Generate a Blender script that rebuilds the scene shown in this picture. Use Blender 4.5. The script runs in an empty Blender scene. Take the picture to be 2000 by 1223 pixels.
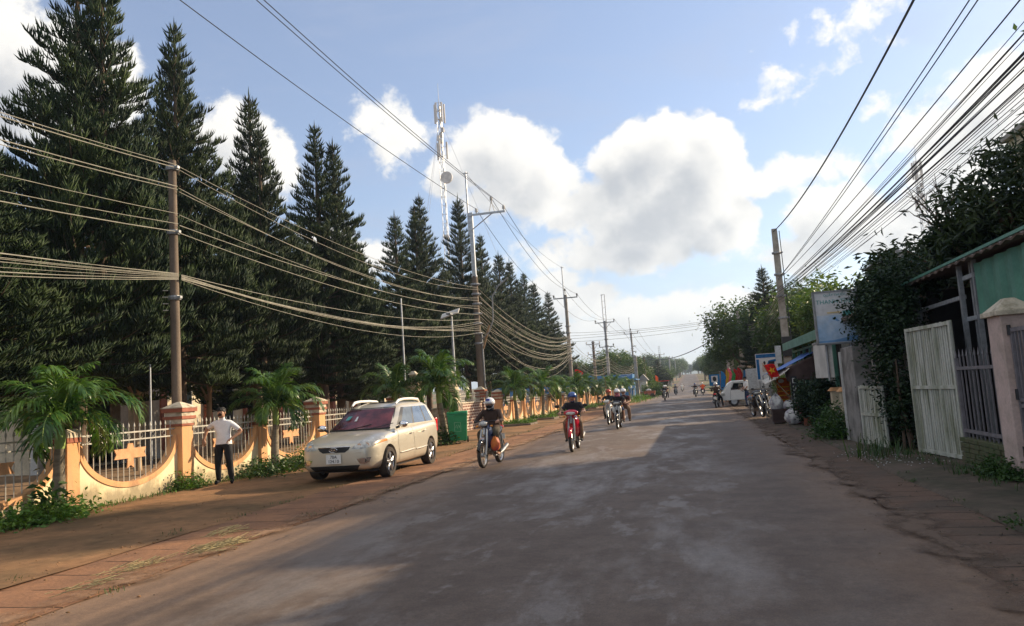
import bpy, bmesh, math, random
import numpy as np
from mathutils import Vector, Matrix, Euler
rnd = random.Random(11)
rs = np.random.RandomState(5)
S = bpy.context.scene
COL = S.collection
PI = math.pi
V = Vector

# ------------------------------------------------------------------ node helpers
class NT:
    def __init__(s, tree): s.t = tree
    def n(s, typ, ins=None, **props):
        nd = s.t.nodes.new(typ)
        for k, v in props.items(): setattr(nd, k, v)
        if ins:
            for k, v in ins.items():
                sk = nd.inputs[k]
                if isinstance(v, bpy.types.NodeSocket): s.t.links.new(v, sk)
                else: sk.default_value = v
        return nd
    def m(s, op, a, b=None, c=None, clamp=False):
        ins = {0: a}
        if b is not None: ins[1] = b
        if c is not None: ins[2] = c
        nd = s.n('ShaderNodeMath', ins, operation=op); nd.use_clamp = clamp
        return nd.outputs[0]
    def mix(s, f, a, b, blend='MIX'):
        nd = s.n('ShaderNodeMix', None, data_type='RGBA', blend_type=blend)
        for k, v in ((0, f), (6, a), (7, b)):
            if isinstance(v, bpy.types.NodeSocket): s.t.links.new(v, nd.inputs[k])
            else: nd.inputs[k].default_value = v if k == 0 else (*v[:3], 1)
        return nd.outputs[2]
    def noise(s, vec, scale, detail=6, rough=.55, dist=0, out=0):
        return s.n('ShaderNodeTexNoise', {'Vector': vec, 'Scale': scale, 'Detail': detail, 'Roughness': rough, 'Distortion': dist}).outputs[out]
    def rng(s, v, a, b, c=0., d=1., smooth=True):
        return s.n('ShaderNodeMapRange', {0: v, 1: a, 2: b, 3: c, 4: d}, interpolation_type='SMOOTHSTEP' if smooth else 'LINEAR').outputs[0]
    def vmul(s, v, k):
        return s.n('ShaderNodeVectorMath', {0: v, 1: k}, operation='MULTIPLY').outputs[0]

def newmat(name):
    m = bpy.data.materials.new(name); m.use_nodes = True
    nt = NT(m.node_tree)
    p = m.node_tree.nodes['Principled BSDF']
    return m, nt, p

def pm(name, col, rough=.7, metal=0., var=.18, scale=5., bump=0., bscale=40., spec=.4, col2=None, stretch=(1, 1, 1), thr=(.3, .7), coat=0., fine=.10, det=6):
    m, nt, p = newmat(name)
    if col2 is None: col2 = tuple(c*(1-var*1.6) for c in col)
    tc = nt.n('ShaderNodeTexCoord').outputs['Object']
    vec = nt.vmul(tc, stretch)
    a = nt.rng(nt.noise(vec, scale, det), thr[0], thr[1])
    c = nt.mix(a, col, col2)
    if fine:
        f = nt.rng(nt.noise(tc, scale*9, 4), .3, .7, 1-fine, 1+fine, False)
        c = nt.mix(1., c, nt.n('ShaderNodeCombineColor', {0: f, 1: f, 2: f}).outputs[0], 'MULTIPLY')
    nt.t.links.new(c, p.inputs['Base Color'])
    r = nt.rng(a, 0, 1, rough*.92, min(1, rough*1.1), False)
    nt.t.links.new(r, p.inputs['Roughness'])
    p.inputs['Metallic'].default_value = metal
    p.inputs['Specular IOR Level'].default_value = spec
    if coat:
        p.inputs['Coat Weight'].default_value = coat; p.inputs['Coat Roughness'].default_value = .06
    if bump:
        b = nt.n('ShaderNodeBump', {'Strength': bump, 'Distance': .02, 'Height': nt.noise(tc, bscale, 5)})
        nt.t.links.new(b.outputs[0], p.inputs['Normal'])
    return m

def leafmat(name, c1, c2, trans=.25, scale=.9, rough=.5, spec=.35, tc2=None):
    m, nt, p = newmat(name)
    tc = nt.n('ShaderNodeTexCoord').outputs['Object']
    oi = nt.n('ShaderNodeObjectInfo').outputs['Random']
    a = nt.rng(nt.noise(tc, scale, 5, .65), .35, .68)
    c = nt.mix(a, c1, c2)
    f = nt.rng(nt.noise(tc, 14, 3), .25, .75, .65, 1.35, False)
    f = nt.m('MULTIPLY', f, nt.rng(oi, 0, 1, .85, 1.15, False))
    c = nt.mix(1., c, nt.n('ShaderNodeCombineColor', {0: f, 1: f, 2: f}).outputs[0], 'MULTIPLY')
    nt.t.links.new(c, p.inputs['Base Color'])
    p.inputs['Roughness'].default_value = rough
    p.inputs['Specular IOR Level'].default_value = spec
    tr = nt.n('ShaderNodeBsdfTranslucent', {'Color': nt.mix(1., c, (1.25, 1.3, .5), 'MULTIPLY')})
    ms = nt.n('ShaderNodeMixShader', {0: trans, 1: p.outputs[0], 2: tr.outputs[0]})
    nt.t.links.new(ms.outputs[0], m.node_tree.nodes['Material Output'].inputs[0])
    return m

# ------------------------------------------------------------------ objects
def tag(o, label=None, cat=None, group=None, kind=None):
    if label: o['label'] = label
    if cat: o['category'] = cat
    if group: o['group'] = group
    if kind: o['kind'] = kind
    return o

def thing(name, label, cat, loc=(0, 0, 0), rz=0., group=None, rot=None):
    o = bpy.data.objects.new(name, None); COL.objects.link(o)
    o.empty_display_size = .2
    o.location = loc; o.rotation_euler = rot or (0, 0, rz)
    return tag(o, label, cat, group)

def link(name, me, parent=None, loc=None):
    o = bpy.data.objects.new(name, me); COL.objects.link(o)
    if parent is not None: o.parent = parent
    if loc is not None: o.location = loc
    return o

def copy_tree(o, parent=None):
    c = o.copy(); COL.objects.link(c)
    if parent is not None: c.parent = parent
    for ch in list(o.children): copy_tree(ch, c)
    return c

def shade(me, ang=35):
    me.polygons.foreach_set('use_smooth', [True]*len(me.polygons))
    try: me.set_sharp_from_angle(angle=math.radians(ang))
    except Exception: pass

class MB:
    def __init__(s): s.v = []; s.f = []; s.mi = []
    def add(s, vs, fs, mi=0, M=None):
        b = len(s.v)
        for p in vs:
            s.v.append(tuple(M @ V(p)) if M is not None else tuple(p))
        for f in fs:
            s.f.append(tuple(b+i for i in f)); s.mi.append(mi)
        return s
    def box(s, c, d, mi=0, M=None, taper=1.):
        x, y, z = (k/2 for k in d); t = taper
        vs = [(-x, -y, -z), (x, -y, -z), (x, y, -z), (-x, y, -z), (-x*t, -y*t, z), (x*t, -y*t, z), (x*t, y*t, z), (-x*t, y*t, z)]
        vs = [(a+c[0], b+c[1], e+c[2]) for a, b, e in vs]
        return s.add(vs, [(3, 2, 1, 0), (4, 5, 6, 7), (0, 1, 5, 4), (1, 2, 6, 5), (2, 3, 7, 6), (3, 0, 4, 7)], mi, M)
    def tube(s, pts, r, n=8, mi=0, cap=True, M=None):
        pts = [V(p) for p in pts]
        rr = r if isinstance(r, (list, tuple)) else [r]*len(pts)
        vs = []; fs = []; pv = None
        for i, p in enumerate(pts):
            t = (pts[min(i+1, len(pts)-1)]-pts[max(i-1, 0)]).normalized()
            if pv is None:
                a = V((0, 0, 1)) if abs(t.z) < .9 else V((1, 0, 0))
                u = t.cross(a).normalized()
            else:
                u = (pv-t*pv.dot(t)).normalized()
            pv = u; w = t.cross(u)
            for k in range(n):
                an = 2*PI*k/n
                vs.append(p+(u*math.cos(an)+w*math.sin(an))*rr[i])
        for i in range(len(pts)-1):
            for k in range(n):
                fs.append((i*n+k, i*n+(k+1) % n, (i+1)*n+(k+1) % n, (i+1)*n+k))
        if cap:
            fs.append(tuple(range(n))[::-1]); fs.append(tuple((len(pts)-1)*n+k for k in range(n)))
        return s.add(vs, fs, mi, M)
    def lathe(s, prof, n=16, mi=0, axis='Z', c=(0, 0, 0), M=None, cap=True):
        vs = []; fs = []
        for r, h in prof:
            for k in range(n):
                a = 2*PI*k/n; x, y = r*math.cos(a), r*math.sin(a)
                p = (x, y, h) if axis == 'Z' else ((h, x, y) if axis == 'X' else (x, h, y))
                vs.append((p[0]+c[0], p[1]+c[1], p[2]+c[2]))
        for i in range(len(prof)-1):
            for k in range(n):
                fs.append((i*n+k, i*n+(k+1) % n, (i+1)*n+(k+1) % n, (i+1)*n+k))
        if cap and prof[0][0] > 1e-6: fs.append(tuple(range(n))[::-1])
        if cap and prof[-1][0] > 1e-6: fs.append(tuple((len(prof)-1)*n+k for k in range(n)))
        return s.add(vs, fs, mi, M)
    def ball(s, c, r, n=12, m=8, mi=0, M=None, zmin=-1.):
        r = r if isinstance(r, (tuple, list)) else (r, r, r)
        vs = []; fs = []
        a0 = math.asin(max(-1, zmin))
        for i in range(m+1):
            a = a0+(PI/2-a0)*i/m
            for k in range(n):
                b = 2*PI*k/n
                vs.append((c[0]+r[0]*math.cos(a)*math.cos(b), c[1]+r[1]*math.cos(a)*math.sin(b), c[2]+r[2]*math.sin(a)))
        for i in range(m):
            for k in range(n):
                fs.append((i*n+k, i*n+(k+1) % n, (i+1)*n+(k+1) % n, (i+1)*n+k))
        return s.add(vs, fs, mi, M)
    def prism(s, poly, d0, d1, plane='XZ', mi=0, M=None):
        # polygon (a, b) extruded from d0 to d1 along the remaining axis
        def P(a, b, d): return {'XZ': (a, d, b), 'YZ': (d, a, b), 'XY': (a, b, d)}[plane]
        n = len(poly)
        vs = [P(a, b, d0) for a, b in poly]+[P(a, b, d1) for a, b in poly]
        fs = [tuple(range(n)), tuple(range(n, 2*n))[::-1]]+[(i, (i+1) % n, n+(i+1) % n, n+i)[::-1] for i in range(n)]
        return s.add(vs, fs, mi, M)
    def mesh(s, name, mats, smooth=None):
        me = bpy.data.meshes.new(name)
        me.from_pydata(s.v, [], s.f)
        for m in (mats if isinstance(mats, (list, tuple)) else [mats]): me.materials.append(m)
        me.polygons.foreach_set('material_index', s.mi)
        bm = bmesh.new(); bm.from_mesh(me)
        bmesh.ops.remove_doubles(bm, verts=bm.verts, dist=1e-5)
        bmesh.ops.recalc_face_normals(bm, faces=bm.faces)
        bm.to_mesh(me); bm.free()
        if smooth: shade(me, smooth)
        me.update()
        return me
    def build(s, name, mats, parent=None, smooth=None, loc=None, bevel=0.):
        o = link(name, s.mesh(name, mats, smooth), parent, loc)
        if bevel:
            b = o.modifiers.new('Bevel', 'BEVEL'); b.width = bevel; b.segments = 2; b.limit_method = 'ANGLE'
        return o

def mesh_np(name, verts, faces, mats, smooth=False, mi=None):
    me = bpy.data.meshes.new(name)
    verts = np.asarray(verts, np.float32); faces = np.asarray(faces, np.int32)
    k = faces.shape[1]
    me.vertices.add(len(verts)); me.vertices.foreach_set('co', verts.ravel())
    me.loops.add(faces.size); me.loops.foreach_set('vertex_index', faces.ravel())
    me.polygons.add(len(faces))
    me.polygons.foreach_set('loop_start', np.arange(0, faces.size, k, dtype=np.int32))
    for m in (mats if isinstance(mats, (list, tuple)) else [mats]): me.materials.append(m)
    if mi is not None: me.polygons.foreach_set('material_index', np.asarray(mi, np.int32))
    if smooth: me.polygons.foreach_set('use_smooth', [True]*len(faces))
    me.update(calc_edges=True); me.validate()
    return me

def hz(y):
    if y < 130: return 0.
    t = min(1., (y-130)/520.)
    return 8.6*t*t*(3-2*t)

# ------------------------------------------------------------------ materials
M = {}
def mat(k, *a, **kw): M[k] = pm(k, *a, **kw)
def plaster(name, c1, c2, dirt):
    m, nt, p = newmat(name); tc = nt.n('ShaderNodeTexCoord').outputs['Object']; z = nt.n('ShaderNodeSeparateXYZ', {0: tc}).outputs[2]
    c = nt.mix(nt.rng(nt.noise(tc, 2.2, 6), .3, .7), c1, c2)
    n1 = nt.noise(nt.vmul(tc, (1, 1, .6)), 3.2, 7, .65)
    s = nt.rng(nt.m('SUBTRACT', nt.m('MULTIPLY', n1, 1.05), z), .08, .42)
    c = nt.mix(nt.m('MULTIPLY', s, .85), c, dirt)
    dr = nt.rng(nt.noise(nt.vmul(tc, (9, 9, .5)), 1., 5), .58, .72)
    c = nt.mix(nt.m('MULTIPLY', dr, .28), c, (.30, .24, .15))
    sp = nt.rng(nt.noise(tc, 9, 6, .7), .62, .70); c = nt.mix(nt.m('MULTIPLY', sp, .4), c, (.42, .36, .27))
    nt.t.links.new(c, p.inputs['Base Color']); p.inputs['Roughness'].default_value = .9
    b = nt.n('ShaderNodeBump', {'Strength': .3, 'Distance': .02, 'Height': nt.noise(tc, 18, 6)}); nt.t.links.new(b.outputs[0], p.inputs['Normal'])
    M[name] = m
plaster('cream_plaster', (.76, .65, .42), (.68, .56, .33), (.25, .20, .12))
plaster('orange_paint', (.70, .37, .17), (.62, .32, .14), (.20, .13, .08))
mat('brick_red', (.36, .12, .07), .8, scale=4)
mat('cap_stone', (.60, .52, .40), .9, col2=(.26, .22, .15), scale=7, thr=(.4, .75))
mat('rail_white', (.52, .49, .42), .5, scale=12)
mat('plate_peach', (.66, .34, .16), .7, scale=6)
mat('concrete', (.36, .33, .29), .9, col2=(.24, .21, .18), scale=3, bump=.25)
mat('concrete_brown', (.20, .15, .11), .9, col2=(.11, .085, .065), scale=2, stretch=(1, 1, .3), bump=.3)
mat('galv', (.50, .52, .54), .45, metal=.6, scale=8)
mat('steel_grey', (.30, .31, .32), .5, metal=.4, scale=8)
mat('cable_lit', (.33, .31, .25), .7, scale=3, fine=0)
mat('cable_dark', (.03, .03, .04), .6, scale=3, fine=0)
mat('bark', (.16, .11, .075), .95, col2=(.08, .055, .04), scale=6, stretch=(1, 1, .25), bump=.5)
mat('bark_pale', (.45, .34, .22), .95, col2=(.30, .21, .13), scale=5, stretch=(1, 1, .3), bump=.4)
mat('palm_trunk', (.27, .23, .17), .9, col2=(.17, .14, .10), scale=18, stretch=(.2, .2, 1), bump=.3)
mat('palm_shaft', (.30, .40, .10), .5, col2=(.20, .30, .08), scale=4, stretch=(1, 1, .4))
mat('car_gold', (.58, .53, .43), .34, metal=.40, var=.04, fine=0, coat=.7, spec=.5)
mat('car_rail', (.82, .80, .74), .35, fine=0, var=.03)
mat('black_plastic', (.018, .018, .02), .45, fine=0)
mat('rubber', (.02, .019, .018), .85, col2=(.06, .045, .035), scale=9)
mat('alloy', (.55, .55, .56), .3, metal=.85, fine=0)
mat('chrome', (.75, .75, .78), .12, metal=1., fine=0, var=.02)
mat('glass_red', (.19, .048, .052), .06, spec=.5, col2=(.06, .02, .024), scale=2.2, thr=(.35, .6), fine=0)
mat('glass_dark', (.015, .02, .025), .04, spec=.8, fine=0)
mat('glass_sky', (.16, .20, .26), .03, spec=1., metal=.35, fine=0)  # pale blue base puts the sky's reflection into the glass colour
mat('lamp_glass', (.62, .62, .58), .12, spec=.7, col2=(.30, .30, .29), scale=12, fine=0)
mat('amber', (.75, .28, .03), .25, fine=0)
mat('red_lamp', (.75, .02, .03), .2, fine=0)
mat('white_paint', (.78, .78, .77), .4, var=.06, scale=3)
mat('plate_white', (.72, .72, .70), .5, var=.05)
mat('ink', (.02, .02, .025), .6, fine=0)
mat('bin_green', (.02, .27, .11), .42, var=.12, scale=3)
mat('skin', (.42, .23, .145), .55, var=.12, scale=9, fine=.04)
mat('hair', (.012, .010, .009), .6)
mat('shirt_white', (.80, .80, .80), .85, var=.06, scale=7)
mat('trouser_black', (.014, .014, .017), .9)
mat('jeans', (.03, .05, .12), .9)
mat('jacket_brown', (.055, .030, .022), .85, scale=9)
mat('shirt_dark', (.022, .022, .028), .85)
mat('shirt_maroon', (.10, .03, .035), .85)
mat('trouser_olive', (.09, .075, .05), .9, scale=8)
mat('trouser_khaki', (.22, .14, .09), .9)
mat('cloth_black', (.012, .012, .015), .9)
mat('pink_cloth', (.55, .16, .22), .85)
mat('helmet_white', (.78, .78, .80), .25, fine=0)
mat('helmet_blue', (.03, .08, .28), .18, fine=0, coat=.6)
mat('helmet_red', (.42, .06, .03), .25, fine=0)
mat('sticker_blue', (.03, .05, .3), .4, fine=0)
mat('bike_red', (.52, .01, .035), .2, fine=0, coat=.7)
mat('bike_black', (.012, .012, .016), .2, fine=0, coat=.5)
mat('bike_white', (.75, .74, .70), .25, fine=0, coat=.5)
mat('bike_blue', (.02, .035, .10), .25, fine=0, coat=.5)
mat('engine', (.38, .36, .33), .4, metal=.7, scale=12, col2=(.15, .12, .10))
mat('seat_vinyl', (.02, .02, .022), .5)
mat('bag_orange', (.72, .22, .04), .55, col2=(.45, .05, .07), scale=5, fine=0)
mat('wood', (.30, .19, .10), .8, stretch=(1, 1, .2), scale=10)
mat('house_cream', (.66, .56, .40), .9, col2=(.50, .42, .30), scale=1.5)
mat('house_pink', (.55, .36, .26), .9, scale=1.5)
mat('house_white', (.66, .64, .60), .9, scale=1.5)
mat('roof_tile', (.26, .10, .06), .85, scale=3)
mat('roof_grey', (.30, .29, .28), .8, scale=2)
mat('roof_rust', (.19, .14, .11), .7, scale=3, metal=.2)
mat('blue_metal', (.05, .19, .40), .5, var=.1, scale=1)
mat('green_metal', (.10, .26, .19), .55, var=.14, scale=2, metal=.1)
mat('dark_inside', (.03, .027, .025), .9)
mat('weathered_white', (.52, .52, .46), .75, col2=(.24, .25, .17), scale=2.6, stretch=(2, 2, .35), thr=(.35, .72), bump=.1)
mat('grey_steel', (.20, .185, .20), .55, scale=6)
mat('pink_plaster', (.56, .42, .37), .9, col2=(.40, .31, .26), scale=3, thr=(.4, .75), bump=.2)
mat('mossy_brick', (.11, .10, .055), .95, col2=(.07, .09, .035), scale=4, bump=.6, bscale=14)
mat('moss', (.07, .10, .03), 1., col2=(.12, .12, .05), scale=5)
mat('grey_wall', (.30, .28, .26), .9, col2=(.12, .11, .10), scale=2, thr=(.35, .7), bump=.3)
mat('tarp_blue', (.03, .10, .42), .6, col2=(.10, .22, .55), scale=4)
mat('tarp_white', (.62, .58, .52), .7, scale=5)
mat('tarp_brown', (.07, .042, .038), .85, scale=5)
mat('flag_red', (.62, .03, .025), .7, var=.1)
mat('flag_yellow', (.80, .52, .04), .7)
mat('flag_blue', (.03, .22, .62), .7)
mat('flag_pink', (.80, .20, .28), .7)
mat('flag_green', (.06, .42, .12), .7)
mat('banner_orange', (.55, .13, .03), .75)
mat('sign_white', (.62, .62, .63), .6, var=.08, scale=1.2)
mat('sign_blue', (.26, .42, .62), .6, col2=(.55, .60, .66), scale=1.1, thr=(.35, .65))
mat('sign_strip', (.16, .33, .58), .6)
mat('sign_teal', (.08, .34, .33), .6, fine=0)
mat('sign_tan', (.70, .55, .30), .6, fine=0)
mat('plastic_white', (.58, .58, .57), .5, col2=(.25, .22, .26), scale=9, thr=(.4, .7))
mat('stone_clad', (.24, .19, .15), .9, scale=4)
mat('statue', (.70, .66, .58), .8, scale=5)
mat('straw', (.42, .33, .16), .95, scale=9)
M['pine'] = leafmat('pine', (.008, .021, .010), (.044, .070, .019), .15, 1.0, .6, .2)
M['palm'] = leafmat('palm', (.026, .085, .016), (.105, .180, .035), .30, 2.5, .36, .5)
M['palm_new'] = leafmat('palm_new', (.16, .30, .04), (.22, .36, .06), .3, 3, .4, .4)
for k_, a_, b_ in (('flag_red', (.66, .03, .025), (.5, .02, .02)), ('flag_yellow', (.80, .52, .04), (.7, .45, .03)), ('flag_blue', (.03, .22, .62), (.02, .18, .5)), ('flag_pink', (.80, .20, .28), (.7, .15, .2)), ('flag_green', (.06, .42, .12), (.05, .35, .1)), ('banner_orange', (.62, .15, .03), (.5, .11, .02))):
    M[k_] = leafmat(k_+'_cloth', a_, b_, .45, 2., .7, .2)
M['broad'] = leafmat('broad', (.030, .070, .014), (.085, .130, .028), .25)
M['broad_light'] = leafmat('broad_light', (.05, .10, .02), (.12, .16, .032), .28)
M['mango'] = leafmat('mango', (.014, .030, .012), (.046, .070, .022), .22, 1.2, .4, .4)
M['vine'] = leafmat('vine', (.012, .030, .012), (.028, .055, .018), .12, 2, .5, .3)
M['weed'] = leafmat('weed', (.05, .13, .02), (.12, .20, .04), .3, 3)
M['weed_dark'] = leafmat('weed_dark', (.03, .075, .018), (.06, .11, .03), .25, 3)
M['blossom'] = leafmat('blossom', (.55, .38, .02), (.65, .45, .05), .3, 3)
# ------------------------------------------------------------------ camera, light, sky
cam = bpy.data.cameras.new('camera'); co = bpy.data.objects.new('camera', cam); COL.objects.link(co)
cam.sensor_width = 36.; cam.lens = 27.; cam.clip_end = 9000; cam.clip_start = .05
PITCH, YAW, ROLL = math.radians(6.078), math.radians(12.889), math.radians(3.8)
fwd = V((-math.sin(YAW)*math.cos(PITCH), math.cos(YAW)*math.cos(PITCH), math.sin(PITCH)))
r0 = V((math.cos(YAW), math.sin(YAW), 0)); u0 = r0.cross(fwd)
cr, sr = math.cos(ROLL), math.sin(ROLL)
right = r0*cr-u0*sr; up = r0*sr+u0*cr
R = Matrix((right, up, -fwd)).transposed().to_4x4()
co.matrix_world = Matrix.Translation((0, 0, 1.6)) @ R
S.camera = co

SUN_EL, SUN_AZ = math.radians(24), math.radians(49)   # azimuth clockwise from +Y
sd = V((math.sin(SUN_AZ)*math.cos(SUN_EL), math.cos(SUN_AZ)*math.cos(SUN_EL), math.sin(SUN_EL)))
sl = bpy.data.lights.new('sun', 'SUN'); so = bpy.data.objects.new('sun', sl); COL.objects.link(so)
sl.energy = 4.4; sl.angle = math.radians(.55); sl.color = (1., .80, .55)
so.rotation_euler = (-sd).to_track_quat('-Z', 'Y').to_euler()
so.location = (40, 40, 40)

S.view_settings.view_transform = 'Standard'
try: S.view_settings.look = 'None'
except Exception: pass
EXPO = 1.0
S.view_settings.exposure = EXPO; S.view_settings.gamma = 1.; S.view_settings.use_curve_mapping = False
S.cycles.max_bounces = 6; S.cycles.diffuse_bounces = 3; S.cycles.glossy_bounces = 3; S.cycles.transmission_bounces = 4
S.cycles.transparent_max_bounces = 8; S.cycles.volume_bounces = 0
S.cycles.use_denoising = True

W = bpy.data.worlds.new('World'); S.world = W; W.use_nodes = True
nt = NT(W.node_tree); nt.t.nodes.clear()
sky = nt.n('ShaderNodeTexSky', None, sky_type='NISHITA')
sky.sun_disc = False; sky.sun_elevation = SUN_EL; sky.sun_rotation = SUN_AZ
sky.air_density = 1.; sky.dust_density = .6; sky.ozone_density = 1.5
gen = nt.n('ShaderNodeTexCoord').outputs['Generated']
xyz = nt.n('ShaderNodeSeparateXYZ', {0: gen})
az = nt.m('MULTIPLY', nt.m('ARCTAN2', xyz.outputs[0], xyz.outputs[1]), 57.2958)
el = nt.m('MULTIPLY', nt.m('ARCSINE', xyz.outputs[2]), 57.2958)
P = nt.n('ShaderNodeCombineXYZ', {0: az, 1: el, 2: 0.}).outputs[0]

# cloud field: clumps of cumulus at (azimuth, elevation) in degrees, with radii and weight
BLOBS = [(-13.61, 18.43, 2.92, 2.46, 1), (-11.74, 17.02, 3.78, 2.99, 1), (-9.26, 16.1, 2.75, 2.11, 1), (-16.07, 16.9, 2.41, 2.11, 0.9), (-1.24, 13.1, 5.16, 3.87, 1.15), (-0.91, 16.73, 3.61, 2.64, 1.1), (2.49, 15.2, 2.92, 3.51, 1.1), (2.73, 17.61, 1.55, 1.41, 0.9), (2.68, 11.54, 3.09, 2.81, 1.1), (-3.8, 16.33, 2.41, 2.46, 1), (-2.62, 10.26, 3.78, 2.11, 1), (4.11, 11.36, 1.89, 2.11, 0.9), (-7.3, 13.7, 4.13, 2.11, 0.65), (-12.32, 14.46, 4.81, 1.41, 0.6), (-21.16, 19.54, 2.92, 2.28, 0.45), (-22.29, 20.16, 2.06, 1.76, 0.35), (-45.74, 21.69, 5.44, 4.57, 1.1), (-49.03, 23.76, 4.3, 5.27, 1), (-32.82, 18.9, 2.58, 2.81, 0.8), (-30.38, 17.78, 2.41, 2.81, 0.8), (-39.75, 21.85, 2.01, 3.16, 0.8), (-23.3, 11.22, 2.06, 1.23, 0.7), (-26.25, 11.66, 2.06, 2.11, 0.6), (-7.86, 6.54, 3.09, 1.58, 0.75), (-3.8, 5.08, 3.44, 1.48, 0.8), (-0.07, 5.33, 2.92, 1.62, 0.8), (2.83, 5.43, 2.58, 1.69, 0.8), (-2.1, 3.25, 8.25, 1.19, 0.75), (-7.27, 4.21, 3.78, 1.27, 0.7), (-9.3, 7.8, 2.06, 1.41, 0.8), (11.21, 10.37, 3.15, 2.28, 1.05), (13.35, 9.35, 2.58, 1.93, 1.05), (9.32, 11.36, 2.01, 1.76, 0.9), (15.51, 9.35, 2.01, 2.11, 1), (18.25, 12.52, 2.58, 2.46, 0.9), (-6.8, 10.26, 7.56, 1.58, 0.42), (8.0, 8.33, 3.44, 1.58, 0.4), (7.07, 19.35, 2.15, 0.7, 0.24), (12.93, 22.69, 3.15, 1.58, 0.17), (8.77, 20.46, 2.01, 1.05, 0.14), (9.95, 14.07, 5.44, 1.41, 0.32), (13.61, 17.46, 1.15, 0.63, 0.2), (6.15, 13.96, 3.09, 1.05, 0.6), (17.1, 15.38, 3.15, 1.41, 0.6), (20.95, 16.07, 3.44, 3.16, 0.8), (60, 24, 12, 7, 1), (75, 14, 14, 6, 1), (110, 30, 16, 9, 1), (160, 20, 20, 9, 1), (-150, 25, 18, 9, 1), (-100, 35, 18, 10, 1), (-70, 16, 14, 8, 1), (45, 10, 10, 5, 1), (180, 45, 40, 14, 1), (-120, 48, 30, 14, 1), (105, 52, 32, 14, 1), (140, 62, 40, 12, 1), (-160, 65, 50, 12, 1), (-80, 62, 30, 12, 1), (60, 48, 12, 8, 0.9), (-175, 30, 30, 10, 1), (0, 78, 180, 7, 1)]  # large clumps behind and overhead are added to neutralise the ambient light
grp = bpy.data.node_groups.new('cloud_field', 'ShaderNodeTree')
grp.interface.new_socket('P', in_out='INPUT', socket_type='NodeSocketVector')
grp.interface.new_socket('D', in_out='OUTPUT', socket_type='NodeSocketFloat')
gt = NT(grp); gi = gt.n('NodeGroupInput'); go = gt.n('NodeGroupOutput')
gp = gi.outputs[0]
wv = gt.n('ShaderNodeTexNoise', {'Vector': gp, 'Scale': .22, 'Detail': 3, 'Roughness': .5}).outputs[1]
wv = gt.n('ShaderNodeVectorMath', {0: wv, 1: (.5, .5, .5)}, operation='SUBTRACT').outputs[0]
gw = gt.n('ShaderNodeVectorMath', {0: gt.vmul(wv, (3., 2.6, 0)), 1: gp}, operation='ADD').outputs[0]
acc = None
for (a, e, ra, re, wgt) in BLOBS:
    d = gt.n('ShaderNodeVectorMath', {0: gw, 1: (a, e, 0)}, operation='SUBTRACT').outputs[0]
    L = gt.n('ShaderNodeVectorMath', {0: gt.vmul(d, (1/ra, 1/re, 0))}, operation='LENGTH').outputs['Value']
    v = gt.m('MULTIPLY', gt.m('SUBTRACT', 1.15, L), wgt)
    acc = v if acc is None else gt.m('SMOOTH_MAX', acc, v, .22)
nz = gt.noise(gt.vmul(gp, (1, 1.15, 1)), .46, 10, .62, .2)
nz2 = gt.n('ShaderNodeTexVoronoi', {'Vector': gw, 'Scale': .55}, feature='SMOOTH_F1').outputs['Distance']
d = gt.m('ADD', acc, gt.m('MULTIPLY', gt.m('SUBTRACT', nz, .5), 1.15))
d = gt.m('SUBTRACT', d, gt.m('MULTIPLY', gt.m('SUBTRACT', nz2, .45), .30))
gt.t.links.new(d, go.inputs[0])
def field(off):
    q = nt.n('ShaderNodeVectorMath', {0: P, 1: off}, operation='ADD').outputs[0]
    g = nt.n('ShaderNodeGroup'); g.node_tree = grp; nt.t.links.new(q, g.inputs[0]); return g.outputs[0]
D0 = field((0, 0, 0)); D1 = field((1.1, 1.0, 0)); D2 = field((2.6, 2.4, 0))
alpha = nt.rng(D0, .0, .32)
shd = nt.m('MULTIPLY', nt.m('ADD', nt.rng(D1, .20, 1.15), nt.rng(D2, .0, 1.1)), .5)
cl = nt.mix(shd, (1.14, 1.10, 1.03), (.55, .57, .61))
# high thin veil and streaks
wn = nt.noise(nt.vmul(P, (.055, .20, 0)), 1., 7, .6, .6)
veil = nt.m('MULTIPLY', nt.rng(wn, .44, .80), nt.rng(el, 2., 30., .85, .40, False))
low = nt.rng(el, -1., 17., .80, .0)
veil = nt.m('MULTIPLY_ADD', nt.m('SUBTRACT', 1., veil), .26, veil)
veil = nt.m('MAXIMUM', veil, nt.m('MULTIPLY', low, nt.rng(nt.noise(nt.vmul(P, (.06, .35, 0)), 1., 6), .30, .65, .35, .9)))
k = 10./(2**EXPO)
skc = nt.mix(1., sky.outputs[0], (.88, .88, .94), 'MULTIPLY')
c1 = nt.mix(veil, skc, (.50*k, .56*k, .73*k))
clk = nt.mix(1., cl, (k, k, k), 'MULTIPLY')
c2 = nt.mix(alpha, c1, clk)
bg = nt.n('ShaderNodeBackground', {'Color': c2, 'Strength': .1})
wo = nt.n('ShaderNodeOutputWorld', {0: bg.outputs[0]})
W.cycles.sampling_method = 'MANUAL'; W.cycles.sample_map_resolution = 512
# ------------------------------------------------------------------ ground, road, verges
YS = [-40, -20, -8, 0]+[y for y in range(2, 40, 2)]+[45, 50, 60, 70, 80, 90, 100, 115, 130]+list(range(150, 660, 25))+[700, 900, 1200, 1800, 2400]

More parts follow.
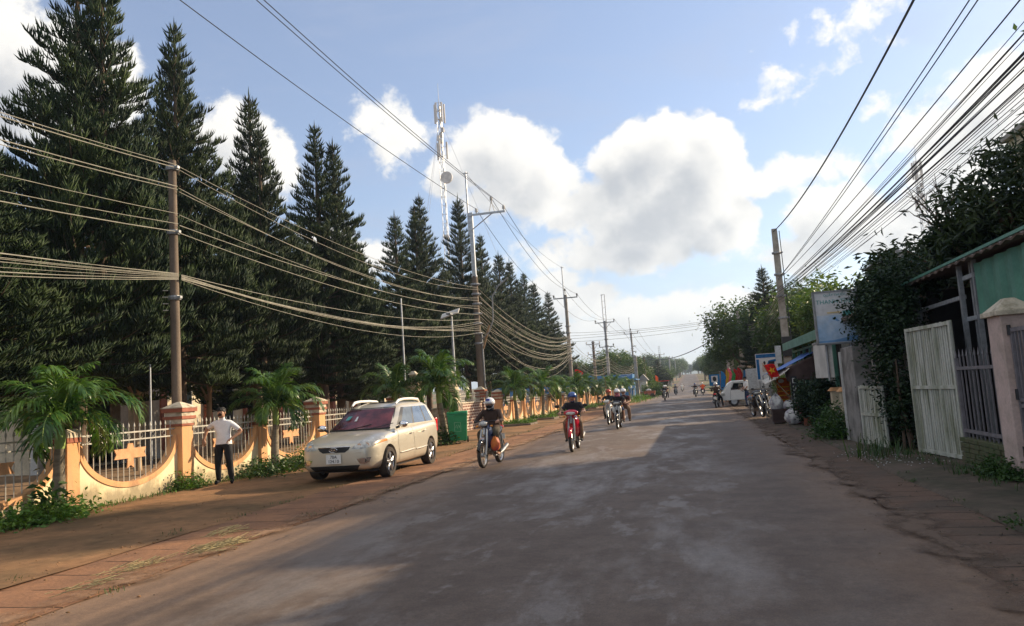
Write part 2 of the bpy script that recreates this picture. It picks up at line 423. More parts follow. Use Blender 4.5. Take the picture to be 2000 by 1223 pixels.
def strip(name, xs, z, m, wob=0., ys=YS, bumpy=0., zf=None, seed=1):
    r = random.Random(seed); v = []; f = []
    for y in ys:
        w0, w1 = r.uniform(-wob, wob), r.uniform(-wob, wob)
        for i, x in enumerate(xs):
            xx = x+(w0 if i == 0 else w1 if i == len(xs)-1 else 0)
            v.append((xx, y, hz(y)+z+(zf(x, y) if zf else 0)+r.uniform(-bumpy, bumpy)))
    n = len(xs)
    for j in range(len(ys)-1):
        for i in range(n-1): f.append((j*n+i, j*n+i+1, (j+1)*n+i+1, (j+1)*n+i))
    me = bpy.data.meshes.new(name); me.from_pydata(v, [], f); me.materials.append(m)
    shade(me, 60)
    return tag(link(name, me), kind='structure')

def fine_ys(y0, y1, st):
    out = []; y = y0
    while y <= y1: out.append(y); y += st
    return out

# earth
m, nt, p = newmat('earth')
tc = nt.n('ShaderNodeTexCoord').outputs['Object']
sx = nt.n('ShaderNodeSeparateXYZ', {0: tc})
g = nt.rng(nt.noise(tc, .05, 6), .38, .6)
c = nt.mix(nt.rng(nt.noise(tc, .9, 6), .3, .7), (.17, .085, .045), (.24, .13, .07))
c = nt.mix(nt.m('MULTIPLY', g, nt.rng(sx.outputs[1], 60, 160)), c, (.07, .10, .03))
nt.t.links.new(c, p.inputs['Base Color']); p.inputs['Roughness'].default_value = .95
M['earth'] = m
def hillz(x, y):
    return 0.
strip('ground', [-2500, -800, -250, -90, -40, -11.5, 2, 6, 40, 90, 250, 800, 2500], -.03, m)

# asphalt: dusty red at the edges, paler patches in the wheel tracks, part wear, part damp sheen put into the colour
m, nt, p = newmat('asphalt')
tc = nt.n('ShaderNodeTexCoord').outputs['Object']
sx = nt.n('ShaderNodeSeparateXYZ', {0: tc}); X = sx.outputs[0]; Y = sx.outputs[1]
big = nt.noise(nt.vmul(tc, (.55, .20, 1)), 1., 8, .66, .15)
patch = nt.rng(big, .47, .64)
patch2 = nt.rng(nt.noise(nt.vmul(tc, (1.1, .5, 1)), 1.3, 8, .68, .2), .52, .62)
track = nt.m('MULTIPLY', nt.rng(X, -5.2, -3.6), nt.rng(X, 1.2, -.4))
pale = nt.m('MULTIPLY', nt.m('MAXIMUM', nt.m('MULTIPLY', patch, .9), nt.m('MULTIPLY', patch2, .6)), nt.m('MULTIPLY_ADD', track, .62, .20))
c = nt.mix(nt.rng(nt.noise(tc, 2.2, 6), .3, .7), (.088, .061, .045), (.122, .089, .068))
c = nt.mix(pale, c, (.200, .172, .152))
edge = nt.m('MAXIMUM', nt.rng(nt.m('MULTIPLY_ADD', nt.noise(tc, .7, 6), 2.2, X), -2.6, -4.7), nt.m('MULTIPLY', nt.rng(nt.m('MULTIPLY_ADD', nt.noise(tc, .8, 6), 1.6, X), 1.7, 3.1), .6))
c = nt.mix(nt.m('MULTIPLY', edge, .85), c, (.25, .155, .095))
c = nt.mix(nt.m('MULTIPLY', nt.rng(nt.noise(tc, .33, 6, .6), .52, .7), .5), c, (.13, .085, .06))
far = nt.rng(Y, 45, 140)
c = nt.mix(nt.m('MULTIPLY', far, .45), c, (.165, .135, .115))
gr = nt.m('MULTIPLY', nt.rng(nt.noise(tc, 70, 4, .75), .25, .75, .62, 1.38, False), nt.rng(nt.noise(tc, 14, 5, .7), .25, .75, .80, 1.20, False))
c = nt.mix(1., c, nt.n('ShaderNodeCombineColor', {0: gr, 1: gr, 2: gr}).outputs[0], 'MULTIPLY')
# cracks
vo = nt.n('ShaderNodeTexVoronoi', {'Vector': nt.n('ShaderNodeVectorMath', {0: nt.vmul(nt.n('ShaderNodeTexNoise', {'Vector': tc, 'Scale': 1.5, 'Detail': 4}).outputs[1], (.8, .8, 0)), 1: nt.vmul(tc, (1, .55, 1))}, operation='ADD').outputs[0], 'Scale': .6}, feature='DISTANCE_TO_EDGE').outputs['Distance']
crk = nt.m('MULTIPLY', nt.rng(vo, .010, .003), nt.rng(nt.noise(tc, .3, 3), .55, .65))
c = nt.mix(nt.m('MULTIPLY', crk, .7), c, (.035, .03, .028))
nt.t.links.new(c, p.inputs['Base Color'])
nt.t.links.new(nt.rng(pale, 0, 1, .74, .42, False), p.inputs['Roughness'])
p.inputs['Specular IOR Level'].default_value = .38
b = nt.n('ShaderNodeBump', {'Strength': .35, 'Distance': .012, 'Height': nt.m('ADD', nt.noise(tc, 75, 3, .7), nt.m('MULTIPLY', nt.noise(tc, 1.2, 4), 3.))})
nt.t.links.new(b.outputs[0], p.inputs['Normal'])
M['asphalt'] = m
RY = fine_ys(-40, 60, 1.)+[65, 70, 80, 90, 100, 115, 130]+list(range(150, 660, 25))+[700, 900]
def crown(x, y): return .05*(1-((x+1.7)/3.8)**2)
strip('road', [-5.62, -4.6, -3.5, -2.4, -1.2, 0, 1.1, 2.08], .0, m, .10, RY, zf=crown, seed=3)

def slabmat(name, c1, c2, cj, step, amt=1.):
    m, nt, p = newmat(name)
    tc = nt.n('ShaderNodeTexCoord').outputs['Object']
    sx = nt.n('ShaderNodeSeparateXYZ', {0: tc}); Y = sx.outputs[1]
    yy = nt.m('DIVIDE', nt.m('MULTIPLY_ADD', nt.noise(tc, 2.2, 3), .06, Y), step)
    fr = nt.m('ABSOLUTE', nt.m('SUBTRACT', nt.m('FRACT', yy), .5))
    j = nt.rng(fr, .035/step*.5, .012/step*.5)
    cell = nt.n('ShaderNodeTexWhiteNoise', {'W': nt.m('FLOOR', nt.m('ADD', yy, .5))}, noise_dimensions='1D').outputs[0]
    j = nt.m('MULTIPLY', j, nt.rng(nt.noise(tc, 1.1, 5), .40, .52))
    c = nt.mix(nt.rng(nt.noise(tc, 1.3, 7, .6), .32, .68), c1, c2)
    f = nt.m('MULTIPLY', nt.rng(cell, 0, 1, .94, 1.05, False), nt.rng(nt.noise(tc, 35, 4), .25, .75, .8, 1.2, False))
    c = nt.mix(1., c, nt.n('ShaderNodeCombineColor', {0: f, 1: f, 2: f}).outputs[0], 'MULTIPLY')
    c = nt.mix(nt.m('MULTIPLY', j, amt), c, cj)
    nt.t.links.new(c, p.inputs['Base Color']); p.inputs['Roughness'].default_value = .92
    p.inputs['Specular IOR Level'].default_value = .25
    h = nt.m('SUBTRACT', nt.m('MULTIPLY', nt.noise(tc, 22, 5), .5), nt.m('MULTIPLY', j, 1.5))
    b = nt.n('ShaderNodeBump', {'Strength': .6, 'Distance': .03, 'Height': h})
    nt.t.links.new(b.outputs[0], p.inputs['Normal'])
    return m
M['slab_red'] = slabmat('slab_red', (.29, .145, .075), (.19, .10, .058), (.035, .022, .016), .62)
M['slab_dark'] = slabmat('slab_dark', (.15, .095, .068), (.095, .072, .055), (.018, .014, .012), .42)
M['verge'] = pm('verge', (.27, .145, .07), .95, col2=(.13, .082, .042), scale=.55, thr=(.35, .66), bump=.7, bscale=9, fine=.2, spec=.2)
M['pave_r'] = pm('pave_r', (.115, .085, .066), .95, col2=(.065, .06, .042), scale=.7, thr=(.35, .65), bump=.6, bscale=12, fine=.2, spec=.2)
M['yard'] = pm('yard', (.30, .19, .11), .95, col2=(.19, .13, .08), scale=.4, bump=.4, bscale=8, spec=.2)
FY = fine_ys(-30, 60, 1.5)+[70, 80, 90, 100, 115, 130]+list(range(150, 660, 25))+[700]
strip('drain_slabs', [-7.0, -6.3, -5.55], .012, M['slab_red'], .06, [y for y in FY if y < 40], .012, seed=4)
strip('verge', [-11.9, -10.6, -9.4, -8.2, -6.9], .006, M['verge'], .05, [y for y in FY if y < 131], .022, seed=5)
strip('red_shoulder', [-7.4, -6.5, -5.5], .010, M['slab_red'], .1, [y for y in FY if 39 < y < 131], .01, seed=6)
strip('drain_slabs', [2.05, 2.45, 2.88], .012, M['slab_dark'], .04, [y for y in FY if y < 60], .010, seed=7)
strip('pavement', [2.84, 2.89, 3.6, 4.8, 7.], .045, M['pave_r'], .03, [y for y in FY if y < 80], .012, zf=lambda x, y: -.05 if x < 2.86 else 0, seed=8)
strip('yard', [-75, -40, -20, -11.7], -.012, M['yard'], 0, [y for y in FY if y < 110], .02, seed=9)

# earth washed over the edges of the asphalt
m, nt, p = newmat('dirt_spill'); tc = nt.n('ShaderNodeTexCoord').outputs['Object']; X = nt.n('ShaderNodeSeparateXYZ', {0: tc}).outputs[0]
side_ = nt.rng(X, -1, 1)
nt.t.links.new(nt.mix(side_, nt.mix(nt.noise(tc, 3, 6), (.20, .115, .065), (.27, .155, .085)), nt.mix(nt.noise(tc, 3, 6), (.105, .072, .052), (.15, .10, .07))), p.inputs['Base Color']); p.inputs['Roughness'].default_value = .97
da = nt.m('MINIMUM', nt.m('ABSOLUTE', nt.m('ADD', X, 5.6)), nt.m('ABSOLUTE', nt.m('SUBTRACT', X, 2.08)))
nn_ = nt.m('ADD', nt.noise(nt.vmul(tc, (1, .6, 1)), 1.4, 8, .65), nt.m('MULTIPLY', nt.noise(tc, 12, 4), .18))
al = nt.rng(nt.m('SUBTRACT', nn_, nt.m('MULTIPLY', da, .62)), .42, .66)
bb = nt.n('ShaderNodeBump', {'Strength': .7, 'Distance': .03, 'Height': nt.noise(tc, 16, 6)}); nt.t.links.new(bb.outputs[0], p.inputs['Normal'])
ms = nt.n('ShaderNodeMixShader', {0: al, 1: nt.n('ShaderNodeBsdfTransparent').outputs[0], 2: p.outputs[0]})
nt.t.links.new(ms.outputs[0], m.node_tree.nodes['Material Output'].inputs[0])
strip('dirt_spill', [-6.4, -6., -5.6, -5.2, -4.8], .029, m, 0, [y for y in FY if y < 60], .003, seed=31)
strip('dirt_spill', [1.4, 1.75, 2.08, 2.4, 2.7], .030, m, 0, [y for y in FY if y < 60], .003, seed=32)
# far ridge
me_v = []; me_f = []; nx, ny = 60, 8
for j in range(ny):
    for i in range(nx):
        x = -1600+3600*i/(nx-1); y = 2300+160*j
        h = 78*math.exp(-((x-420)/520)**2)+36*math.exp(-((x+500)/600)**2)+40*math.exp(-((x-1500)/500)**2)
        me_v.append((x, y, 8+h*math.sin(PI*min(1, (j+.4)/ny*1.1))+6*math.sin(x*.013+j)+4*math.sin(x*.031)))
for j in range(ny-1):
    for i in range(nx-1): me_f.append((j*nx+i, j*nx+i+1, (j+1)*nx+i+1, (j+1)*nx+i))
me = bpy.data.meshes.new('hills'); me.from_pydata(me_v, [], me_f); shade(me, 80)
M['hill'] = pm('hill', (.06, .09, .05), 1., col2=(.13, .14, .07), scale=.01, fine=0)
me.materials.append(M['hill']); tag(link('hills', me), kind='structure')

# ------------------------------------------------------------------ skinned bodies (evaluated early, while the scene is small)
def skin_mesh(name, nodes, edges, mats, seg_mat, sub=2, hem=None):
    me = bpy.data.meshes.new(name+'_t')
    me.from_pydata([n[0] for n in nodes], edges, [])
    ob = bpy.data.objects.new(name+'_t', me); COL.objects.link(ob)
    ob.modifiers.new('Skin', 'SKIN')
    if not me.skin_vertices: me.attributes
    sk = me.skin_vertices[0].data
    for i, n in enumerate(nodes):
        r = n[1]; sk[i].radius = (r, r) if not isinstance(r, tuple) else r
        sk[i].use_root = (i == 0)
    ss = ob.modifiers.new('Sub', 'SUBSURF'); ss.levels = sub; ss.render_levels = sub
    dg = bpy.context.evaluated_depsgraph_get()
    out = bpy.data.meshes.new_from_object(ob.evaluated_get(dg))
    bpy.data.objects.remove(ob); bpy.data.meshes.remove(me)
    out.name = name
    out.materials.clear()
    for m in mats: out.materials.append(m)
    A = np.array([nodes[a][0] for a, b in edges]); B = np.array([nodes[b][0] for a, b in edges])
    def rad(i):
        r = nodes[i][1]; return r if not isinstance(r, tuple) else max(r)
    Rr = np.array([(rad(a)+rad(b))/2 for a, b in edges])
    sm = np.array(seg_mat)
    n = len(out.polygons); C = np.empty(n*3, np.float32); out.polygons.foreach_get('center', C); C = C.reshape(-1, 3)
    AB = B-A; L2 = (AB**2).sum(1)+1e-9
    t = np.clip(((C[:, None]-A[None])*AB[None]).sum(2)/L2, 0, 1)
    D = np.linalg.norm(C[:, None]-(A[None]+t[..., None]*AB[None]), axis=2)/Rr[None]
    near = D.argmin(1); idx_ = sm[near].astype(np.int32)
    if hem is not None:
        tr_ = np.isin(near, hem[1]); idx_[tr_] = np.where(C[tr_, 2] > hem[0]-.3*np.abs(C[tr_, 1])*0, 1, 2)
    out.polygons.foreach_set('material_index', idx_)
    out.polygons.foreach_set('use_smooth', [True]*n)
    return out

def person(label, loc, rz, J, top, bottom, shoe, skin_arm=True, helmet=None, hair=True, mask=None, sticker=False, group=None, fine=True, bare_leg=False):
    """J: joints of the pose, in the person's own frame (facing -Y)."""
    root = thing('person', label, 'person', loc, rz, group)
    nodes = []; idx = {}; edges = []; sm = []
    mats = [M['skin'], M[top], M[bottom], M[shoe]]
    def nd(k, p, r): idx[k] = len(nodes); nodes.append((tuple(p), r)); return idx[k]
    def ed(a, b, m): edges.append((idx[a], idx[b])); sm.append(m)
    s = J.get('s', 1.)
    nd('pel', J['pel'], (.135*s, .105*s)); nd('wai', J['wai'], (.135*s, .10*s)); nd('che', J['che'], (.155*s, .115*s))
    nd('nb', J['nb'], .062*s); nd('nt', J['nt'], .052*s); nd('chin', V(J['hd'])+V((0, -.02, -.035)), (.066*s, .075*s)); nd('hd', V(J['hd'])+V((0, 0, .045)), (.078*s, .092*s)); nd('cr', V(J['hd'])+V((0, .01, .105)), (.055*s, .065*s))
    ed('pel', 'wai', 1); ed('wai', 'che', 1); ed('che', 'nb', 1); ed('nb', 'nt', 0); ed('nt', 'chin', 0); ed('chin', 'hd', 0); ed('hd', 'cr', 0)
    for k in 'LR':
        sg = -1 if k == 'L' else 1
        sh, elb, wr = V(J['sh'+k]), V(J['el'+k]), V(J['wr'+k])
        nd('sh'+k, sh, .062*s); mid = sh.lerp(elb, .62); nd('ua'+k, mid, .052*s); nd('el'+k, elb, .040*s); nd('wr'+k, wr, .027*s)
        d = (wr-elb).normalized(); hd = J.get('hand'+k, d); hd = V(hd).normalized()
        nd('pa'+k, wr+hd*.055, (.036*s, .020*s)); nd('kn_'+k, wr+hd*.085, (.038*s, .017*s))
        ed('che', 'sh'+k, 1); ed('sh'+k, 'ua'+k, 1); ed('ua'+k, 'el'+k, 0 if skin_arm else 1); ed('el'+k, 'wr'+k, 0 if skin_arm else 1); ed('wr'+k, 'pa'+k, 0); ed('pa'+k, 'kn_'+k, 0)
        if fine:
            side = hd.cross(V((0, 0, 1)) if abs(hd.z) < .8 else V((0, 1, 0))).normalized()
            nrm = side.cross(hd)
            if nrm.z > 0: nrm = -nrm
            for q in range(4):
                o = (q-1.5)*.021; ln = (.070, .080, .076, .060)[q]
                b = wr+hd*.088+side*o
                nd(f'f{q}a'+k, b+hd*.012, .009); nd(f'f{q}b'+k, b+hd*ln*.55+nrm*.012, .0085); nd(f'f{q}c'+k, b+hd*ln*.8+nrm*.036, .0075)
                ed('kn_'+k, f'f{q}a'+k, 0); ed(f'f{q}a'+k, f'f{q}b'+k, 0); ed(f'f{q}b'+k, f'f{q}c'+k, 0)
            nd('t1'+k, wr+hd*.05-side*.042*sg+nrm*.01, .0105); nd('t2'+k, wr+hd*.085-side*.055*sg+nrm*.026, .009)
            ed('pa'+k, 't1'+k, 0); ed('t1'+k, 't2'+k, 0)
        hp, kn, an, to = (V(J[q+k]) for q in ('hp', 'kn', 'an', 'to'))
        nd('hp'+k, hp, .098*s); nd('th'+k, hp.lerp(kn, .5), .088*s); nd('kn'+k, kn, .070*s); nd('ca'+k, kn.lerp(an, .35), .066*s); nd('an'+k, an, .050*s)
        ft = V(J.get('he'+k, an+V((0, .03, -.045))))
        nd('he'+k, ft, .036*s); nd('to'+k, to, (.042*s, .026*s))
        ed('pel', 'hp'+k, 2); ed('hp'+k, 'th'+k, 2); ed('th'+k, 'kn'+k, 2); ed('kn'+k, 'ca'+k, 0 if bare_leg else 2); ed('ca'+k, 'an'+k, 0 if bare_leg else 2); ed('an'+k, 'he'+k, 3); ed('he'+k, 'to'+k, 3)
    # nose and ears belong to the head
    h = V(J['hd'])
    nd('no', h+V((0, -.098, .018)), .014); ed('hd', 'no', 0)
    inv = {v: k for k, v in idx.items()}
    te = [i for i, (a, b_) in enumerate(edges) if inv[a][:2] in ('pe', 'wa', 'hp') and inv[b_][:2] in ('wa', 'ch', 'hp', 'th')]
    me = skin_mesh('body', nodes, edges, mats, sm, 3 if fine else 2, (J.get('hem', J['pel'][2]+.02), te))
    link('body', me, root)
    # face
    for sx_ in (-1, 1):
        e = MB(); e.ball(h+V((sx_*.033, -.083, .042)), (.014, .010, .008), 8, 6); e.build('eye', M['ink'], root, 60)
        e = MB(); e.ball(h+V((sx_*.083, .012, .022)), (.014, .022, .034), 8, 6); e.build('ear', M['skin'], root, 60)
    e = MB(); e.ball(h+V((0, -.088, -.038)), (.028, .008, .007), 8, 6); e.build('mouth', M['shirt_maroon'], root, 60)
    if mask:
        e = MB(); e.ball(h+V((0, -.02, -.035)), (.088, .088, .062), 14, 8); e.build('face_mask', M[mask], root, 60)
        e = MB(); e.lathe([(.085, -.03), (.10, .0), (.085, .05)], 14, c=h+V((0, .03, -.11))); e.build('scarf', M[mask], root, 60)
    if helmet:
        e = MB(); e.ball(h+V((0, .012, .050)), (.122, .142, .118), 20, 10, zmin=-.25)
        pk = [(math.cos(a)*.125, -.10+math.sin(a)*-.11) for a in [PI*i/10 for i in range(11)]]
        e.prism([(x, y) for x, y in pk], .048+h.z, .060+h.z, 'XY', M=Matrix.Translation((h.x, h.y, 0)))
        e.tube([h+V((-.12, 0, .03)), h+V((-.085, -.04, -.06)), h+V((0, -.06, -.10)), h+V((.085, -.04, -.06)), h+V((.12, 0, .03))], .008, 6)
        hm = e.build('helmet', M[helmet], root, 50)
        if sticker:
            e = MB(); e.box(h+V((0, -.128, .115)), (.085, .05, .04)); e.build('sticker', M['sticker_blue'], hm)
    elif hair:
        e = MB(); e.ball(h+V((0, .016, .062)), (.094, .108, .098), 16, 9, zmin=-.15)
        for q in range(40):
            a = rnd.uniform(0, 2*PI); b = rnd.uniform(.0, 1.3)
            c_ = h+V((math.cos(a)*math.cos(b)*.088, .016+math.sin(a)*math.cos(b)*.100, .062+math.sin(b)*.090))
            if c_.y-h.y < -.085 and c_.z-h.z < .09: continue
            e.ball(c_, .017, 5, 4)
        e.build('hair', M['hair'], root, 60)
    return root

def rider_pose(dy=0., lean=0., pas=False, tilt=0., s=1., foot=-.02, k_=.90):
    b = dict(s=s)
    def q(x, y, z):
        z = .80+(z-.80)*k_ if z > .8 else z
        return (x+tilt*(z-.8), y+dy-lean*(z-.8), z)
    b['pel'] = q(0, .22, .84); b['wai'] = q(0, .21, .98); b['che'] = q(0, .17, 1.15); b['nb'] = q(0, .14, 1.30); b['nt'] = q(0, .11, 1.36); b['hd'] = q(0, .09, 1.43)
    for k, sg in (('L', -1), ('R', 1)):
        b['sh'+k] = q(sg*.20, .15, 1.235)
        if pas:
            b['el'+k] = q(sg*.25, .02, 1.02); b['wr'+k] = q(sg*.14, -.14, .98)
        else:
            b['el'+k] = q(sg*.315, -.06, 1.02); b['wr'+k] = (sg*.30, -.285+dy, 1.005)
            b['hand'+k] = (0, -1, -.12)
        b['hp'+k] = q(sg*.09, .18, .81); b['kn'+k] = (sg*.19, -.19+dy, .73); b['an'+k] = (sg*.195, foot+dy, .32); b['to'+k] = (sg*.20, foot-.17+dy, .265)
        b['he'+k] = (sg*.195, foot+.03+dy, .275)
    return b

# man leaning on the railing
pose = dict(s=1.2, hem=.90, pel=(0, 0, .95), wai=(0, 0, 1.10), che=(-.01, 0, 1.29), nb=(-.02, 0, 1.45), nt=(-.02, -.01, 1.51), hd=(-.025, -.03, 1.60),
    shL=(-.20, 0, 1.385), shR=(.175, 0, 1.375), elL=(-.40, .06, 1.26), wrL=(-.46, .0, 1.02), handL=(0, -.1, -1),
    elR=(.40, .06, 1.17), wrR=(.22, -.10, 1.02), handR=(-.7, -.4, -.5),
    hpL=(-.095, 0, .90), hpR=(.095, 0, .90), knL=(-.13, -.03, .50), knR=(.14, -.05, .50), anL=(-.14, .02, .09), anR=(.17, 0, .09),
    heL=(-.14, .05, .045), heR=(.17, .03, .045), toL=(-.17, -.14, .03), toR=(.21, -.16, .03))
person('man in white short sleeved shirt and black trousers leaning on the church railing', (-10.78, 16.1, .01), math.radians(14), pose, 'shirt_white', 'trouser_black', 'cloth_black')
e = None
# ------------------------------------------------------------------ text
def text_mesh(txt, size, name, m, depth=.002):
    cu = bpy.data.curves.new(name, 'FONT'); cu.body = txt; cu.size = size; cu.align_x = 'CENTER'; cu.align_y = 'CENTER'; cu.extrude = depth
    cu.resolution_u = 3
    ob = bpy.data.objects.new(name, cu); COL.objects.link(ob)
    dg = bpy.context.evaluated_depsgraph_get()
    me = bpy.data.meshes.new_from_object(ob.evaluated_get(dg))
    bpy.data.objects.remove(ob); bpy.data.curves.remove(cu)
    me.name = name; me.materials.clear(); me.materials.append(m)
    return me

def text(txt, size, name, m, parent, loc, rot, sx=1.):
    o = link(name, text_mesh(txt, size, name, m), parent, loc); o.rotation_euler = rot; o.scale = (sx, 1, 1)
    return o

# ------------------------------------------------------------------ wheels
def wheel(parent, loc, r, w, rim_r, kind='alloy', name='wheel', out=1, disc=True, n=28):
    """axle along X; out = side that shows the spokes. wheel > tyre, rim"""
    t = MB(); h = w/2
    t.lathe([(rim_r, -h*.8), (rim_r+.012, -h), (r*.95, -h), (r, -h*.6), (r, h*.6), (r*.95, h), (rim_r+.012, h), (rim_r, h*.8), (rim_r, -h*.8)], n, 0, 'X', cap=False)
    hub = bpy.data.objects.new(name, t.mesh('tyre', M['rubber'], 50)); COL.objects.link(hub); hub.parent = parent; hub.location = loc
    q = MB()
    if kind == 'alloy':
        q.lathe([(rim_r, -h*.75), (rim_r*.96, h*.6*out if out > 0 else -h*.6), (rim_r, h*.75)], n, 0, 'X', cap=False)
        x = out*h*.72
        for k in range(5):
            a = 2*PI*k/5+.3
            for da in (-.16, .16):
                q.tube([(x, math.cos(a)*.05, math.sin(a)*.05), (x*.95, math.cos(a+da)*rim_r*.97, math.sin(a+da)*rim_r*.97)], [.028, .018], 6)
        q.lathe([(.0, x*1.02), (.06, x*1.0), (.065, x*.6)], 14, 0, 'X')
        q.lathe([(0, x*.3), (rim_r*.98, x*.3)], n, 1, 'X')
    elif kind == 'steel':
        q.lathe([(0, out*h*.5), (.08, out*h*.55), (.09, out*h*.35), (rim_r*.8, out*h*.3), (rim_r, out*h*.7)], n, 0, 'X')
    else:
        q.lathe([(rim_r, -h*.7), (rim_r*.93, -h*.3), (rim_r*.93, h*.3), (rim_r, h*.7)], n, 0, 'X', cap=False)
        for k in range(18):
            a = 2*PI*k/18; b = a+(.5 if k % 2 else -.5)
            q.tube([((-.02 if k % 3 else .02), math.cos(b)*.04, math.sin(b)*.04), (0, math.cos(a)*rim_r*.95, math.sin(a)*rim_r*.95)], .0035, 4, 0, False)
        q.lathe([(0, -.05), (.045, -.05), (.05, 0), (.045, .05), (0, .05)], 12, 0, 'X')
    o = q.build('rim', [M['alloy'], M['black_plastic']], hub, 40)
    return hub

# ------------------------------------------------------------------ parked people carrier
car = thing('parked_car', 'pale gold people carrier parked on the dirt verge by the fence, white roof rails', 'car', (-7.47, 17.28, .02), 0)
st = [(-2.245, .33, .70, .56), (-2.20, .25, .765, .70), (-2.05, .20, .83, .815), (-1.72, .19, .905, .88), (-1.35, .19, .955, .90), (-.98, .19, .995, .905),
      (-.80, .19, 1.01, .91), (.12, .19, 1.02, .912), (1.0, .19, 1.05, .91), (1.35, .20, 1.065, .905), (1.85, .24, 1.085, .88), (2.10, .28, 1.09, .83), (2.22, .36, 1.05, .74)]
def sect(y, zb, zt, w):
    zm = (zb+zt)/2
    return [(0, zb), (w*.82, zb), (w*.965, zb+.07), (w, zb+.26), (w*.995, zm+.10), (w*.965, zt-.055), (w*.84, zt), (w*.45, zt+.018), (0, zt+.025)]
b = MB(); rows = []
for y, zb, zt, w in st:
    s_ = sect(y, zb, zt, w)
    ring = [(x, y, z) for x, z in s_]+[(-x, y, z) for x, z in s_[-2:0:-1]]
    rows.append(ring)
n = len(rows[0]); vs = [p_ for r_ in rows for p_ in r_]; fs = []
for i in range(len(rows)-1):
    for k in range(n): fs.append((i*n+k, i*n+(k+1) % n, (i+1)*n+(k+1) % n, (i+1)*n+k))
fs.append(tuple(range(n))); fs.append(tuple((len(rows)-1)*n+k for k in range(n))[::-1])
b.add(vs, fs)
bo = b.build('car_t', [M['car_gold'], M['black_plastic']])
ss = bo.modifiers.new('s', 'SUBSURF'); ss.levels = 3; ss.render_levels = 3
cut = MB()
for y in (-1.35, 1.35):
    for sg in (-1, 1): cut.lathe([(0, sg*.62), (.375, sg*.62), (.375, sg*1.2), (0, sg*1.2)], 40, 0, 'X', (0, y, .325))
co_ = cut.build('cut_t', M['black_plastic'])
bl = bo.modifiers.new('b', 'BOOLEAN'); bl.object = co_; bl.operation = 'DIFFERENCE'; bl.solver = 'EXACT'
dg = bpy.context.evaluated_depsgraph_get()
body = bpy.data.meshes.new_from_object(bo.evaluated_get(dg))
bpy.data.objects.remove(bo); bpy.data.objects.remove(co_)
body.name = 'body'; body.materials.clear(); body.materials.append(M['car_gold']); body.materials.append(M['black_plastic'])
bm = bmesh.new(); bm.from_mesh(body)
doorsets = {'front': [], 'rear': []}
for f in bm.faces:
    c = f.calc_center_median(); f.material_index = 0; f.smooth = True
    for y in (-1.35, 1.35):
        rr_ = math.hypot(c.y-y, c.z-.325)
        if rr_ < .372 and abs(c.x) > .6: f.material_index = 1
    if c.z < .235 and abs(c.x) < .8: f.material_index = 1
bm.to_mesh(body)
def patch(name, poly, plane, keep, off, m, parent=None):
    """piece of the bodywork cut out along a convex outline, set slightly proud of it"""
    b2 = bm.copy()
    b2.normal_update()
    bmesh.ops.delete(b2, geom=[f for f in b2.faces if not keep(f.calc_center_median()) or f.material_index or (plane == 'XZ' and f.normal.y > -.05)], context='FACES')
    cx_ = sum(p_[0] for p_ in poly)/len(poly); cz_ = sum(p_[1] for p_ in poly)/len(poly)
    for i in range(len(poly)):
        (a0, c0), (a1, c1) = poly[i], poly[(i+1) % len(poly)]
        nx_, nz_ = (c1-c0), -(a1-a0)
        if nx_*(cx_-a0)+nz_*(cz_-c0) > 0: nx_, nz_ = -nx_, -nz_
        no = (nx_, 0, nz_) if plane == 'XZ' else (0, nx_, nz_)
        pc = (a0, 0, c0) if plane == 'XZ' else (0, a0, c0)
        bmesh.ops.bisect_plane(b2, geom=b2.verts[:]+b2.edges[:]+b2.faces[:], plane_co=pc, plane_no=no, clear_outer=True)
    b2.normal_update()
    for v in b2.verts: v.co += v.normal*off
    me = bpy.data.meshes.new(name); b2.to_mesh(me); b2.free(); me.materials.clear(); me.materials.append(M[m]); shade(me, 60)
    return link(name, me, parent)
def front(c): return c.y < -1.45
def mir(poly, sg): return [(sg*a_, c_) for a_, c_ in poly]
shade(body, 40)
link('body', body, car)
for sg in (-1, 1):
    for y0, y1, hy in ((-.84, .13, -.02), (.15, 1.0, .86)):
        dp = [(-.80, .30), (.13, .30), (.13, 1.02), (-.74, 1.02), (-.86, .70)] if y0 < 0 else [(.15, .30), (.86, .30), (1.02, .62), (1.02, 1.02), (.15, 1.02)]
        d = patch('door', dp, 'YZ', lambda c: c.x*sg > .70, .005, 'car_gold', car)
        e = MB(); e.tube([(sg*.918, hy-.10, .86), (sg*.945, hy-.07, .865), (sg*.945, hy+.05, .87), (sg*.918, hy+.08, .87)], .012, 6)
        e.build('handle', M['car_gold'], d, 50)
        e = MB(); e.tube([(sg*.924, y0+.06, .455+.01), (sg*.930, (y0+y1)/2, .47), (sg*.926, y1-.04, .485)], [.012, .016, .012], 6); e.build('side_moulding', M['car_gold'], d, 50)
# greenhouse
LV = [(.93, -1.10, 2.14, .845), (1.02, -1.02, 2.12, .835), (1.07, -.95, 2.10, .825), (1.47, -.26, 1.90, .665), (1.545, -.06, 1.78, .60), (1.60, .25, 1.55, .46), (1.615, .5, 1.3, .30)]
TS = [0, .10, .37, .405, .70, .735, .93, 1.]
def ring(z, yf, yr, w):
    pts = [(q*w, yf+.16*q*q) for q in (0, .45, .86)]
    ya, yd = yf+.26, yr-.10
    pts += [(w*(1-.05*abs(t-.45)), ya+(yd-ya)*t) for t in TS]
    pts += [(q*w*.95, yr-.05*q*q) for q in (.84, .45, 0)]
    full = pts+[(-x, y) for x, y in pts[-2:0:-1]]
    return [(x, y, z) for x, y in full]
rg = [ring(*l) for l in LV]; n = len(rg[0])
nh = 3+len(TS)+3
types = ['ws', 'ws', 'p']+['tri', 'win', 'pb', 'win', 'pb', 'win', 'p']+['p', 'rw', 'rw']
